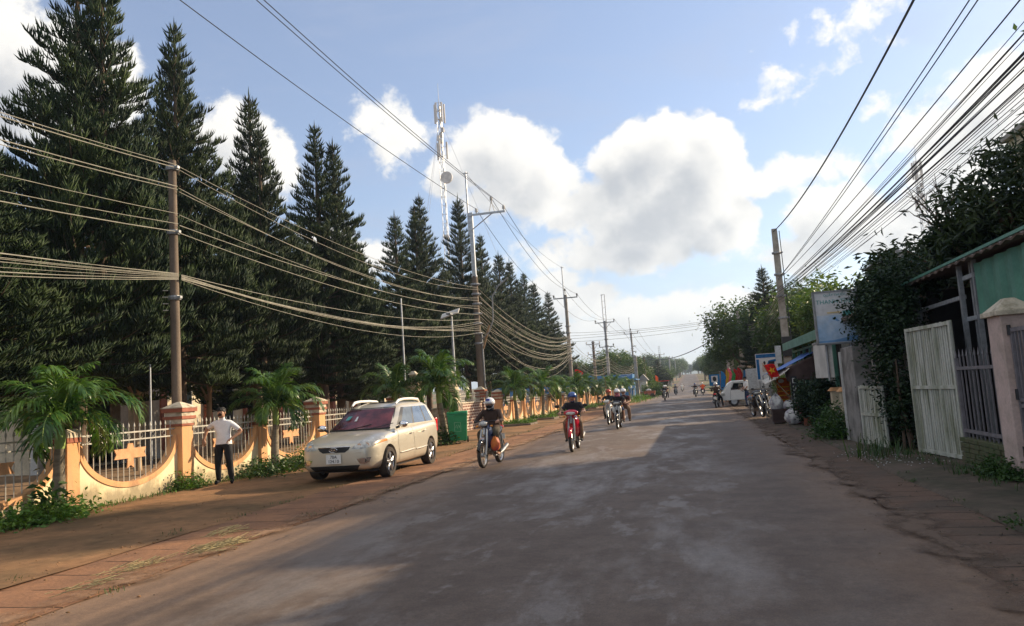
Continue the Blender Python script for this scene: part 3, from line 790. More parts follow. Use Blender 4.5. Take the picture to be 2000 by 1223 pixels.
types = types[:nh-1]; types = types+types[::-1]
cab = MB(); glass = {}
for i in range(len(rg)-1):
    for k in range(n):
        f4 = [rg[i][k], rg[i][(k+1) % n], rg[i+1][(k+1) % n], rg[i+1][k]]
        ty = types[k] if i == 2 else 'p'
        if i == 1 and types[k] == 'ws': ty = 'ws'
        if ty == 'p': cab.add(f4, [(0, 1, 2, 3)], 0)
        elif ty in ('pb', 'tri'): cab.add(f4, [(0, 1, 2, 3)], 1)
        else:
            side = 'm' if ty in ('ws', 'rw') else ('r' if f4[0][0] > 0 else 'l')
            glass.setdefault((ty, side, 0 if ty in ('ws', 'rw') else min(k, n-k)), []).append(f4)
cab.add(rg[-1], [tuple(range(n))], 0)
cab.build('roof', [M['car_gold'], M['black_plastic']], car, 30)
for (ty, side, k), fl in glass.items():
    g = MB()
    for f4 in fl: g.add(f4, [(0, 1, 2, 3)])
    g.build('windscreen' if ty == 'ws' else 'window', M['glass_red'] if ty == 'ws' else M['glass_sky'], car, 60)
e = MB(); e.box((0, .55, 1.622), (.72, .62, .006)); e.build('sunroof', M['glass_dark'], car, bevel=.002)
# dark frame along the screen edges
e = MB()
for sg in (-1, 1): e.tube([(sg*.72, -.80, 1.035), (sg*.585, -.15, 1.475)], .014, 6)
e.tube([(x, -1.03+.16*(x/.83)**2, 1.03) for x in (-.74, -.4, 0, .4, .74)], .018, 6)
e.tube([(x, -.215+.16*(x/.665)**2, 1.478) for x in (-.57, -.3, 0, .3, .57)], .02, 6)
e.build('screen_trim', M['black_plastic'], car, 60)
for x in (-.25, .28):
    e = MB(); e.tube([(x, -1.02, 1.035), (x+.30, -.93, 1.085), (x+.52, -.86, 1.13)], .008, 5); e.build('wiper', M['black_plastic'], car)
# interior shapes that show through the red-tinted screen edge: stickers
e = MB(); e.add([(-.43, -.52, 1.315), (-.33, -.53, 1.318), (-.36, -.655, 1.235), (-.46, -.645, 1.235)], [(0, 1, 2, 3)]); e.v = [(x, y-.014, z+.012) for x, y, z in e.v]
e.build('sticker', M['sign_teal'], car)
e = MB(); e.add([(-.20, -.56, 1.30), (-.165, -.56, 1.30), (-.15, -.70, 1.20), (-.215, -.70, 1.20)], [(0, 1, 2, 3)]); e.v = [(x, y-.016, z+.014) for x, y, z in e.v]
e.build('sticker', M['plate_white'], car)
for sg in (-1, 1):
    e = MB(); e.tube([(sg*.555, -.06, 1.56), (sg*.565, .10, 1.635), (sg*.575, .40, 1.66), (sg*.575, .95, 1.66), (sg*.56, 1.40, 1.635), (sg*.54, 1.60, 1.56)], [.022, .034, .032, .032, .034, .020], 10)
    e.build('roof_rail', M['car_rail'], car, 60)
    e = MB(); e.tube([(sg*.84, -.80, 1.02), (sg*.93, -.80, 1.05)], .028, 8); e.ball((sg*1.0, -.79, 1.09), (.115, .075, .078), 14, 10, 1)
    e.build('wing_mirror', [M['black_plastic'], M['chrome']], car, 60)
    hlo = patch('headlight', mir([(.40, .685), (.60, .665), (.79, .70), (.865, .80), (.84, .875), (.70, .885), (.52, .80)], sg), 'XZ', front, .008, 'lamp_glass', car)
    for dx, dy, r_ in ((.56, -2.185, .046), (.70, -2.10, .050)):
        q = MB(); q.lathe([(r_, -.008), (r_*.9, .004), (r_*.5, .012), (0, -.004)], 16, 0, 'Y', (sg*dx, dy-.01, .745)); q.build('lamp_bowl', M['chrome'], hlo, 50)
    patch('indicator', mir([(.80, .72), (.88, .78), (.87, .83), (.80, .79)], sg), 'XZ', front, .012, 'amber', hlo)
    fo = patch('fog_light', mir([(.50, .475), (.77, .49), (.74, .395), (.66, .36), (.57, .37)], sg), 'XZ', front, .008, 'chrome', car)
    q = MB(); q.lathe([(.050, .0), (.042, -.012), (0, -.004)], 16, 0, 'Y', (sg*.655, -2.185, .43)); q.build('lens', M['glass_dark'], fo, 50)
    q = MB(); q.box((sg*.72, 2.165, .95), (.16, .10, .34)); q.build('tail_light', M['red_lamp'], car, bevel=.02)
gr_ = patch('grille', [(-.37, .725), (.37, .725), (.33, .665), (.25, .615), (-.25, .615), (-.33, .665)], 'XZ', front, .008, 'black_plastic', car)
e = MB(); e.tube([(-.37, -2.215, .728), (-.2, -2.255, .733), (0, -2.272, .735), (.2, -2.255, .733), (.37, -2.215, .728)], .010, 8); e.build('chrome_bar', M['chrome'], gr_, 60)
e = MB()
for i in range(25):
    pass
oval = [(math.cos(a)*.088, math.sin(a)*.045) for a in [2*PI*i/28 for i in range(28)]]
e.tube([(x, -2.276, .672+z) for x, z in oval+[oval[0]]], .006, 6, 0, False)
bd = e.build('badge', M['chrome'], gr_, 60)
text('KIA', .062, 'badge_lettering', M['chrome'], bd, (0, -2.276, .672), (PI/2, 0, 0), 1.15)
patch('lower_grille', [(-.57, .345), (.57, .345), (.47, .225), (-.47, .225)], 'XZ', front, .008, 'black_plastic', car)
e = MB(); e.box((0, -2.272, .485), (.34, .012, .19)); pl_ = e.build('number_plate', M['plate_white'], car, bevel=.003)
text('78A', .092, 'plate_lettering', M['ink'], pl_, (0, -2.280, .530), (PI/2, 0, 0))
text('124.10', .092, 'plate_lettering', M['ink'], pl_, (0, -2.280, .440), (PI/2, 0, 0))
for y in (-1.35, 1.35):
    for sg in (-1, 1): wheel(car, (sg*.80, y, .315), .325, .21, .215, 'alloy', 'wheel', sg)
e = MB(); e.box((0, 0, .22), (1.5, 3.6, .10)); e.build('underbody', M['black_plastic'], car)

# ------------------------------------------------------------------ motorbikes
def bike(label, loc, rz, col='bike_black', col2='bike_black', style='moped', group=None, mirrors=True, roll=0., cat='motorbike'):
    b = thing('motorbike', label, cat, loc, rz, group, rot=(0, roll, rz))
    r = .285
    fw_ = (0, -.63, r); rw = (0, .60, r)
    wheel(b, fw_, r, .078, .225, 'spoke', 'wheel', 1, n=24); wheel(b, rw, r, .09, .225, 'spoke', 'wheel', 1, n=24)
    e = MB()
    for sg in (-1, 1):
        e.tube([(sg*.075, -.63, r), (sg*.075, -.50, .62), (sg*.06, -.42, .84)], [.022, .027, .024], 8)
    e.tube([(0, -.46, .72), (0, -.38, .96)], .03, 8)
    e.build('fork', M['steel_grey'] if style == 'moped' else M['alloy'], b, 50)
    e = MB()   # front fender: arched strip around the tyre
    pr = []
    for i in range(13):
        a = math.radians(20+i*11.5); R_ = r+.035+.012*math.sin(i/12*PI)
        pr.append((fw_[1]-math.cos(a)*R_, fw_[2]+math.sin(a)*R_))
    vs = []; fs = []
    for i, (y, z) in enumerate(pr):
        w_ = .062*(1-.35*abs(i-6)/6)
        vs += [(-w_, y, z-.05), (-w_*.8, y, z), (0, y-.01, z+.018), (w_*.8, y, z), (w_, y, z-.05)]
    for i in range(12):
        for k in range(4): fs.append((i*5+k, i*5+k+1, (i+1)*5+k+1, (i+1)*5+k))
    e.add(vs, fs); o = e.build('front_fender', M[col], b, 50); o.modifiers.new('s', 'SOLIDIFY').thickness = .006
    # leg shield + body
    e = MB()
    wd = .20 if style != 'old' else .15
    prof = [(-.36, .93, wd*.55), (-.40, .80, wd*.9), (-.36, .62, wd), (-.27, .46, wd*.95), (-.22, .36, wd*.7)]
    vs = []; fs = []
    for y, z, w_ in prof:
        for k, (fx, fy) in enumerate(((-1, .14), (-.6, .03), (0, -.05), (.6, .03), (1, .14))): vs.append((fx*w_, y+fy, z))
    for i in range(len(prof)-1):
        for k in range(4): fs.append((i*5+k, i*5+k+1, (i+1)*5+k+1, (i+1)*5+k))
    e.add(vs, fs); o = e.build('leg_shield', M[col if style != 'old' else 'bike_blue'], b, 50); o.modifiers.new('s', 'SOLIDIFY').thickness = .02
    if style == 'sport':
        for sg in (-1, 1):
            e = MB(); e.ball((sg*.13, -.47, .74), (.055, .10, .13), 10, 8, M=None); e.build('side_fairing', M[col2], b, 60)
    e = MB()   # tail body
    vs = []; fs = []
    prof = [(-.20, .52, .07, .08), (.0, .60, .09, .10), (.25, .66, .12, .11), (.55, .72, .11, .09), (.78, .80, .06, .05)]
    for y, z, w_, h in prof:
        for k in range(10):
            a = 2*PI*k/10; vs.append((math.cos(a)*w_, y, z+math.sin(a)*h))
    for i in range(len(prof)-1):
        for k in range(10): fs.append((i*10+k, i*10+(k+1) % 10, (i+1)*10+(k+1) % 10, (i+1)*10+k))
    fs += [tuple(range(10))[::-1], tuple(range(40, 50))]
    e.add(vs, fs); e.build('tail_body', M[col], b, 50)
    e = MB(); vs = []; fs = []
    prof = [(.02, .70, .09, .03), (.2, .745, .12, .04), (.45, .775, .125, .045), (.68, .82, .10, .04), (.74, .83, .06, .02)]
    for y, z, w_, h in prof:
        for k in range(10):
            a = 2*PI*k/10; vs.append((math.cos(a)*w_, y, z+math.sin(a)*h))
    for i in range(len(prof)-1):
        for k in range(10): fs.append((i*10+k, i*10+(k+1) % 10, (i+1)*10+(k+1) % 10, (i+1)*10+k))
    fs += [tuple(range(10))[::-1], tuple(range(40, 50))]
    e.add(vs, fs); e.build('seat', M['seat_vinyl'], b, 50)
    # engine, step, exhaust, chain cover
    e = MB(); e.ball((0, .02, .34), (.11, .17, .11), 12, 8); e.lathe([(.05, -.34), (.062, -.3), (.062, -.12), (.07, -.05)], 12, 0, 'Y', (0, .05, .36))
    for sg in (-1, 1): e.lathe([(0, sg*.13), (.09, sg*.125), (.1, sg*.07)], 14, 0, 'X', (0, .05, .33))
    for i in range(5): e.box((0, -.10-.035*i, .36), (.15, .012, .13))
    e.tube([(-.24, -.02, .27), (.24, -.02, .27)], .014, 6)
    e.build('engine', M['engine'], b, 40)
    e = MB(); e.tube([(.06, -.18, .32), (.10, -.12, .22), (.13, .15, .23), (.15, .40, .30), (.16, .74, .40)], [.018, .018, .025, .045, .045], 10); e.build('exhaust', M['steel_grey'], b, 50)
    e = MB(); e.tube([(-.08, .1, .32), (-.08, .60, .285)], .02, 6)
    for sg in (-1, 1): e.tube([(sg*.10, .60, .30), (sg*.10, .50, .66)], .022, 8)
    e.build('swing_arm', M['steel_grey'], b, 50)
    e = MB(); pr = []
    for i in range(9):
        a = math.radians(30+i*15); pr.append((rw[1]-math.cos(a)*(r+.04), rw[2]+math.sin(a)*(r+.04)))
    vs = []; fs = []
    for y, z in pr: vs += [(-.06, y, z-.03), (0, y, z), (.06, y, z-.03)]
    for i in range(8):
        for k in range(2): fs.append((i*3+k, i*3+k+1, (i+1)*3+k+1, (i+1)*3+k))
    e.add(vs, fs); o = e.build('rear_fender', M['bike_black'], b, 50); o.modifiers.new('s', 'SOLIDIFY').thickness = .006
    # handlebar with cowl and lamp
    e = MB(); e.tube([(-.34, -.27, 1.0), (-.20, -.30, 1.01), (0, -.36, .99), (.20, -.30, 1.01), (.34, -.27, 1.0)], .013, 8)
    for sg in (-1, 1): e.tube([(sg*.24, -.29, 1.005), (sg*.35, -.268, 1.0)], .021, 8); e.tube([(sg*.22, -.33, 1.0), (sg*.33, -.34, .985)], .007, 5)
    hb = e.build('handlebar', M['black_plastic'], b, 50)
    e = MB()
    if style == 'old':
        e.ball((0, -.42, .95), (.10, .12, .085), 14, 10); cw = e.build('headlight_shell', M['bike_black'], b, 60)
        q = MB(); q.ball((0, -.485, .955), (.095, .07, .06), 14, 8); q.build('headlight', M['lamp_glass'], cw, 60)
        q = MB(); q.box((0, -.60, .635), (.11, .02, .05)); q.build('fender_tip', M['chrome'], b, bevel=.008)
    else:
        e.ball((0, -.39, .99), (.20, .10, .085), 16, 10); cw = e.build('headlight_cowl', M[col], b, 60)
        q = MB(); q.ball((0, -.455, .975), (.135, .055, .048), 16, 8); q.build('headlight', M['lamp_glass'], cw, 60)
    for sg in (-1, 1):
        q = MB(); q.ball((sg*(.19 if style != 'old' else .17), -.40, .90 if style != 'sport' else .86), (.038, .045, .025), 8, 6); q.build('indicator', M['amber'], b, 60)
        if mirrors:
            q = MB(); q.tube([(sg*.22, -.29, 1.01), (sg*.28, -.28, 1.10), (sg*.33, -.29, 1.15)], .007, 5); q.ball((sg*.37, -.29, 1.17), (.065, .02, .042), 12, 8); q.build('mirror', M['black_plastic'], b, 60)
    q = MB(); q.ball((0, .80, .82), (.085, .04, .045), 12, 8); q.build('tail_light', M['red_lamp'], b, 60)
    q = MB(); q.box((0, .86, .60), (.17, .008, .13), M=None); q.build('number_plate', M['plate_white'], b)
    return b

def at_rider(label, loc, rz, **kw):
    dy = kw.pop('dy', 0.); pas = kw.pop('pas', False); tilt = kw.pop('tilt', 0.); s = kw.pop('s', 1.06); lean = kw.pop('lean', 0.)
    return person(label, loc, rz, rider_pose(dy, lean, pas, tilt, s), **kw)

# nearest rider
L1 = (-4.62, 17.15, .045)
z1 = math.radians(-3)
bike('old dark blue moped with muddy spoked wheels ridden by the white helmeted rider', L1, z1, 'bike_black', 'bike_blue', 'old', mirrors=False)
at_rider('rider in dark brown jacket and white helmet on the nearest moped', L1, z1, top='jacket_brown', bottom='trouser_olive', shoe='skin', skin_arm=False, helmet='helmet_white', mask='cloth_black', sticker=True, s=1.1)
def bag(name, label, cat, loc, sz, m, rz=0, knot=True, seed=1):
    r_ = random.Random(seed); e = MB(); e.ball((0, 0, sz[2]), sz, 26, 18)
    ph = [r_.uniform(0, 6.28) for _ in range(8)]
    def crump(x, y, z):
        a = math.atan2(y, x); h = z/(2*sz[2])
        k = 1+.09*math.sin(3*a+ph[0]+4*h)+.07*math.sin(5*a+ph[1]-7*h)+.05*math.sin(9*a+ph[2]+5*h)+.04*math.sin(13*a+ph[3])+r_.uniform(-.02, .02)
        k *= 1.05-.10*max(0, h-.45)*2 if not knot else (1.08 if h < .5 else 1.08-.5*(h-.5)**1.3)
        sq = (abs(math.cos(a))**4+abs(math.sin(a))**4)**-.18
        return (x*k*sq, y*k*sq, max(0, z*(1+.05*math.sin(4*a+ph[4])*(h > .6))-.06*sz[2]))
    e.v = [crump(*p_) for p_ in e.v]
    if knot:
        t = sz[2]*1.72
        for k in range(5):
            a = ph[k]; e.tube([(0, 0, t-.04), (math.cos(a)*.01, math.sin(a)*.01, t+.03), (math.cos(a)*sz[0]*.35, math.sin(a)*sz[0]*.35, t+sz[2]*r_.uniform(.25, .5))], [sz[0]*.3, sz[0]*.10, sz[0]*.08], 6)
    o = e.build(name, m, None, 60); o.location = loc; o.rotation_euler = (0, 0, rz)
    return tag(o, label, cat)
bag('shopping_bag', 'orange and dark red plastic bag hanging in front of the nearest moped rider', 'bag', (L1[0]+.17, L1[1]-.22, .38), (.09, .10, .17), M['bag_orange'], seed=4)
# red scooter
L2 = (-3.20, 20.45, .045); z2 = math.radians(1)
bike('glossy red motorbike with dark leg shields ridden by the blue helmeted man', L2, z2, 'bike_red', 'bike_black', 'moped')
at_rider('rider in black short sleeved shirt and blue helmet on the red motorbike', L2, z2, top='shirt_dark', bottom='trouser_khaki', shoe='cloth_black', helmet='helmet_blue', s=1.12)
e = MB(); e.tube([(L2[0]-.10, L2[1]-.42, .95), (L2[0]-.42, L2[1]-.36, 1.42), (L2[0]-.66, L2[1]-.30, 1.80)], [.013, .011, .007], 6)
tag(e.build('bamboo_rod', M['wood'], None, 60), 'thin brown rod sticking up from the red motorbike', 'rod')
# pair riding side by side
L3 = (-2.95, 30.2, .045); z3 = 0.
bike('black motorbike with white side fairings carrying two people', L3, z3, 'bike_black', 'bike_white', 'sport')
at_rider('rider in black shirt with white helmet and pink mask on black motorbike', L3, z3, top='shirt_dark', bottom='jeans', shoe='cloth_black', helmet='helmet_white', mask='pink_cloth', bare_leg=True)
at_rider('pale helmeted passenger seated behind the pink masked rider', (L3[0]+.20, L3[1]+.05, .045), z3, dy=.42, pas=True, top='shirt_maroon', bottom='trouser_khaki', shoe='cloth_black', helmet='helmet_white')
L4 = (-3.72, 34.2, .045); z4 = 0.
bike('white motorbike riding on the inside of the black one', L4, z4, 'bike_white', 'bike_white', 'moped')
at_rider('rider in dark shirt and red helmet on the white motorbike', L4, z4, top='shirt_dark', bottom='trouser_black', shoe='cloth_black', helmet='helmet_red', mask=None)
e = MB(); e.tube([(L4[0]-.02, L4[1]-.1, 1.30), (L4[0]-.14, L4[1], 2.6)], [.014, .008], 6)
tag(e.build('bamboo_rod', M['wood'], None, 60), 'long thin rod held upright on the white motorbike', 'rod')

bm.free()
# farther traffic: (label bike, label rider, x, y, heading, colour, shirt, helmet, passenger label)
FAR = [('dark motorbike with a pillion coming along the left verge far up the road', 'rider in dark jacket approaching along the left edge of the road', -2.95, 79., 0, 'bike_black', 'shirt_dark', 'helmet_white', 'pillion passenger in pale helmet behind the rider near the left verge'),
       ('small dark motorbike approaching in the middle of the far road', 'rider in grey clothes and dark helmet in the middle of the far road', .1, 88., 0, 'bike_black', 'jacket_brown', 'helmet_blue', None),
       ('motorbike with orange panels riding away past the parked cars', 'rider in orange brown jacket riding away up the road', 1.0, 97., PI, 'bike_red', 'banner_orange', 'helmet_white', None),
       ('motorbike far off beside the green roadside bushes on the left', 'distant rider in dark clothes beside the left roadside bushes', -2.6, 112., 0, 'bike_black', 'shirt_dark', 'helmet_blue', None),
       ('tiny white motorbike far up the road on the left', 'distant rider in pale shirt far up the road on the left', -2.2, 150., 0, 'bike_white', 'shirt_white', 'helmet_white', None)]
for lb, lr, x, y, rz_, c_, sh_, he_, pl in FAR:
    z_ = hz(y)+.04
    bike(lb, (x, y, z_), rz_+rnd.uniform(-.08, .08), c_, c_, 'moped', 'distant motorbikes on the road')
    at_rider(lr, (x, y, z_), rz_, top=sh_, bottom='trouser_black', shoe='cloth_black', helmet=he_, group='distant riders on the road', fine=False)
    if pl: at_rider(pl, (x+.15, y, z_), rz_, dy=.42, pas=True, top='shirt_maroon', bottom='trouser_black', shoe='cloth_black', helmet='helmet_white', group='distant riders on the road', fine=False)
# rider seen from behind at the right edge
L5 = (1.28, 48.6, .03)
bike('dark motorbike with a red tail light stopped at the right road edge', L5, PI-.15, 'bike_black', 'bike_black', 'moped')
p5 = rider_pose(0, 0, False, 0, .98); p5['anL'] = (-.34, .05, .10); p5['heL'] = (-.34, .08, .05); p5['toL'] = (-.38, -.10, .03); p5['knL'] = (-.28, -.12, .55)
person('rider in brown jacket and white helmet seen from behind beside the white truck', L5, PI-.15, p5, 'jacket_brown', 'trouser_black', 'skin', False, helmet='helmet_white')
# parked motorbikes on the right pavement
bike('black and maroon motorbike parked on the right pavement facing the road', (2.45, 33.0, .06), math.radians(12), 'bike_black', 'bike_red', 'moped', roll=math.radians(-7))
bike('dark motorbike parked behind the black and maroon one', (2.95, 34.6, .06), math.radians(-8), 'bike_black', 'bike_black', 'sport', roll=math.radians(-7))
bike('scooter parked far up the right side near the trees', (2.6, 92., .06), math.radians(20), 'bike_white', 'bike_white', 'moped', roll=math.radians(-7))
# man standing by the truck
pose = dict(s=1.0, pel=(0, 0, .92), wai=(0, .01, 1.07), che=(0, .01, 1.25), nb=(0, -.01, 1.40), nt=(0, -.03, 1.46), hd=(0, -.06, 1.55), shL=(-.19, 0, 1.34), shR=(.19, 0, 1.34),
    elL=(-.25, -.08, 1.08), wrL=(-.16, -.30, 1.0), handL=(.2, -1, 0), elR=(.26, -.06, 1.08), wrR=(.17, -.28, .95), handR=(-.2, -1, -.2), hpL=(-.09, 0, .87), hpR=(.09, 0, .87), knL=(-.10, -.05, .48), knR=(.12, .02, .48),
    anL=(-.10, 0, .09), anR=(.13, .08, .09), heL=(-.10, .03, .045), heR=(.13, .11, .045), toL=(-.12, -.15, .03), toR=(.16, -.08, .03))
person('man in white shirt and blue jeans standing at the white truck door', (2.92, 46.4, .06), math.radians(-75), pose, 'shirt_white', 'jeans', 'cloth_black')

# ------------------------------------------------------------------ wheelie bin
bn = thing('wheelie_bin', 'green wheeled rubbish bin standing on the verge behind the nearest moped', 'bin', (-8.35, 26.6, .02), math.radians(16))
e = MB(); e.box((0, 0, .55), (.60, .66, .90), 0, None, 1.17)
for x in (-.15, 0, .15): e.box((x, -.372, .90), (.05, .02, .10))
e.box((0, 0, 1.0), (.74, .80, .06))
e.build('body', M['bin_green'], bn, bevel=.02)
e = MB(); e.prism([(-.42, 1.04), (.40, 1.04), (.46, 1.09), (.36, 1.13), (-.36, 1.11)], -.37, .37, 'YZ'); e.build('lid', M['bin_green'], bn, bevel=.02)
e = MB(); e.tube([(-.28, .46, 1.0), (-.28, .50, 1.05), (.28, .50, 1.05), (.28, .46, 1.0)], .016, 8); e.build('handle', M['bin_green'], bn, 50)
for sg in (-1, 1):
    e = MB(); e.lathe([(0, -.03), (.10, -.03), (.105, 0), (.10, .03), (0, .03)], 18, 0, 'X', (sg*.33, .32, .105)); e.build('wheel', M['rubber'], bn, 40)
lm = pm('bin_mark', (.35, .55, .40), .6)
e = MB()
fr = [(-.11, .74), (.11, .74), (.11, .42), (-.11, .42), (-.11, .74)]
e.tube([(x, -.352+.055*(.55-z)*.9-.006, z) for x, z in fr], .006, 5, 0, False)
e.tube([(x, -.356, z) for x, z in ((-.06, .56), (-.06, .62), (0, .68), (.06, .62), (.06, .56))], .011, 5, 0, False)
e.tube([(0, -.350, .62), (0, -.345, .53)], .016, 5)
e.box((0, -.343, .48), (.15, .006, .025))
e.build('bin_emblem', lm, bn)
# ------------------------------------------------------------------ church fence
def panel_mesh(Lp, zt=1.22, dep=.86, rimonly=False, N=44, flat=.10):
    """wall panel along +Y, X thickness .14, half-elliptic scoop in the top edge"""
    a = Lp/2-flat; c = Lp/2; t = .07
    us = [0, flat]+[c+a*math.sin(-PI/2+PI*i/N) for i in range(1, N)]+[Lp-flat, Lp]
    def z(u):
        q = (u-c)/a
        return zt if abs(q) >= 1 else zt-dep*math.sqrt(1-q*q)
    b = MB()
    if not rimonly:
        vs = []; fs = []
        for u in us:
            vs += [(t, u, -.3), (t, u, z(u)), (-t, u, z(u)), (-t, u, -.3)]
        for i in range(len(us)-1):
            for k in range(3): fs.append((i*4+k, i*4+k+1, (i+1)*4+k+1, (i+1)*4+k))
        fs += [(0, 3, 2, 1), tuple((len(us)-1)*4+k for k in (0, 1, 2, 3))]
        b.add(vs, fs)
    else:
        w = .105; x = t+.022; vs = []; fs = []
        for i in range(N+1):
            an = -PI/2+PI*i/N; yi = c+a*math.sin(an); zi = zt-dep*math.cos(an)
            yo = c+(a+w)*math.sin(an); zo = zt-(dep+w)*math.cos(an)
            yi = c+(a-.004)*math.sin(an); zi = zt-(dep-.004)*math.cos(an)
            vs += [(x, yi, zi), (x, yo, zo), (-x, yo, zo), (-x, yi, zi)]
        for i in range(N):
            for k in range(4): fs.append((i*4+k, i*4+(k+1) % 4, (i+1)*4+(k+1) % 4, (i+1)*4+k))
        fs += [(0, 1, 2, 3), tuple(N*4+k for k in (3, 2, 1, 0))]
        b.add(vs, fs)
    return b

def scoop_z(u, Lp, zt=1.22, dep=.86, flat=.10):
    a = Lp/2-flat; q = (u-Lp/2)/a
    return zt if abs(q) >= 1 else zt-dep*math.sqrt(1-q*q)

def rail_mb(Lp):
    b = MB(); n = int(Lp/.155)
    for i in range(1, n):
        u = Lp*i/n
        b.box((0, u, (scoop_z(u, Lp)+1.36)/2-.01), (.013, .013, 1.36-scoop_z(u, Lp)+.02))
        b.tube([(0, u, 1.36), (0, u, 1.44), (0, u, 1.47), (0, u, 1.50), (0, u, 1.555)], [.008, .008, .022, .018, .002], 5)
    b.box((0, Lp/2, 1.355), (.032, Lp, .03)); b.box((0, Lp/2, 1.20), (.03, Lp, .028))
    for i in range(1, 8):
        u = Lp*i/8
        b.tube([(0, u+.05*math.cos(2*PI*k/10), 1.278+.05*math.sin(2*PI*k/10)) for k in range(11)], .006, 4, 0, False)
    return b

def cross_mb(Lp):
    c = Lp/2; b = MB(); z = .93
    b.prism([(c-.46, z-.10), (c-.40, z), (c-.46, z+.10), (c+.46, z+.10), (c+.40, z), (c+.46, z-.10)], .018, .040, 'YZ')
    b.prism([(c-.10, z+.10), (c+.10, z+.10), (c+.07, z+.20), (c-.07, z+.20)], .018, .040, 'YZ')
    b.prism([(c-.085, z-.10), (c-.10, z-.30), (c, z-.24), (c+.10, z-.30), (c+.085, z-.10)], .018, .040, 'YZ')
    return b

def pillar(par, y, big, mshare):
    key = 'big' if big else 'small'
    if key not in mshare:
        w = .40 if big else .31; h = 1.40 if big else 1.26
        b = MB(); b.box((0, 0, h/2-.15), (w, w, h+.3)); pm_ = b.mesh('pillar', M['orange_paint'])
        c = MB(); z = h
        lay = [(.05, .05, 1), (.05, .10, 2), (.10, .07, 1), (.06, .09, 2), (.14, .09, 1)] if big else [(.04, .09, 1), (.05, .10, 2)]
        for wd, hh, mi in lay:
            c.box((0, 0, z+hh/2), (w+wd, w+wd, hh), mi-1); z += hh
        if big: c.box((0, 0, z+.012), (w+.16, w+.16, .024), 2); c.box((0, 0, z+.085), (w+.12, w+.12, .12), 2, None, .12)
        else: c.box((0, 0, z+.03), (w+.03, w+.03, .06), 2, None, .7)
        cm_ = c.mesh('cap', [M['brick_red'], M['cap_stone'], M['cap_stone']])
        mshare[key] = (pm_, cm_)
    a_, c_ = mshare[key]
    o = link('pillar', a_, par, (0, y, 0)); o.modifiers.new('b', 'BEVEL').width = .008
    link('cap', c_, o)

def fence(label, X, ys, big0=True):
    f = thing('church_fence', label, 'fence', (X, ys[0], 0)); sh = {}
    Lp = ys[1]-ys[0]; ml = {}
    for i, y in enumerate(ys):
        big = (i % 2 == 0) == big0
        pillar(f, y-ys[0], big, sh)
        if i == len(ys)-1: break
        if not ml:
            ml['w'] = panel_mesh(Lp-.34).mesh('wall_panel', M['cream_plaster'], 40); ml['r'] = panel_mesh(Lp-.34, rimonly=True).mesh('rim', M['orange_paint'], 40)
            ml['b'] = rail_mb(Lp-.34).mesh('railing', M['rail_white']); ml['c'] = cross_mb(Lp-.34).mesh('cross_plate', M['plate_peach'])
        w = link('wall_panel', ml['w'], f, (0, y-ys[0]+.17, 0)); link('rim', ml['r'], w)
        r = link('railing', ml['b'], f, (0, y-ys[0]+.17, 0)); link('cross_plate', ml['c'], r)
    return f
fence('near stretch of cream and orange fence with scooped panels and white railings', -11.42, [8.9+3.25*i for i in range(7)])
fence('far stretch of cream fence with scooped panels beyond the brick gateway', -9.95, [38.9+2.85*i for i in range(24)])

# brick gateway wall between the two stretches
m, nt, p = newmat('gate_brick')
tc = nt.n('ShaderNodeTexCoord').outputs['Object']
vx = nt.n('ShaderNodeSeparateXYZ', {0: tc})
vec = nt.n('ShaderNodeCombineXYZ', {0: nt.m('ADD', vx.outputs[0], vx.outputs[1]), 1: vx.outputs[2], 2: 0.}).outputs[0]
bt = nt.n('ShaderNodeTexBrick', {'Vector': vec, 'Color1': (.20, .075, .045, 1), 'Color2': (.15, .06, .04, 1), 'Mortar': (.55, .45, .36, 1), 'Scale': 1., 'Mortar Size': .028, 'Brick Width': .42, 'Row Height': .14})
nt.t.links.new(bt.outputs[0], p.inputs['Base Color']); p.inputs['Roughness'].default_value = .85
M['gate_brick'] = m
gw_ = thing('gateway_wall', 'brown brick wall with pale joints and white railing between the two fence stretches', 'wall', (-11.0, 33.4, 0))
e = MB(); e.box((0, 3.1, .66), (.22, 6.2, 1.34)); e.build('wall', M['gate_brick'], gw_)
e = MB(); e.box((0, 3.1, 1.37), (.30, 6.2, .07)); e.build('coping', M['cap_stone'], gw_, bevel=.01)
q = MB()
for i in range(24):
    u = .15+i*.25; q.tube([(0, u, 1.40), (0, u, 1.74), (0, u, 1.80), (0, u, 1.88)], [.012, .012, .03, .003], 5)
q.box((0, 3.05, 1.70), (.03, 6.1, .035)); q.box((0, 3.05, 1.48), (.03, 6.1, .035)); q.build('railing', M['rail_white'], gw_)
for y in (6.0,):
    c = MB(); c.box((0, y, .80), (.44, .44, 1.6))
    o = c.build('pillar', M['gate_brick'], gw_)
    c = MB(); z = 1.6
    for wd, hh, mi in ((.48, .09, 0), (.46, .05, 1), (.52, .10, 0), (.48, .05, 1), (.58, .10, 0)): c.box((0, y, z+hh/2), (wd, wd, hh), mi); z += hh
    c.box((0, y, z+.09), (.5, .5, .18), 1, None, .15); c.build('cap', [M['brick_red'], M['cap_stone']], o)
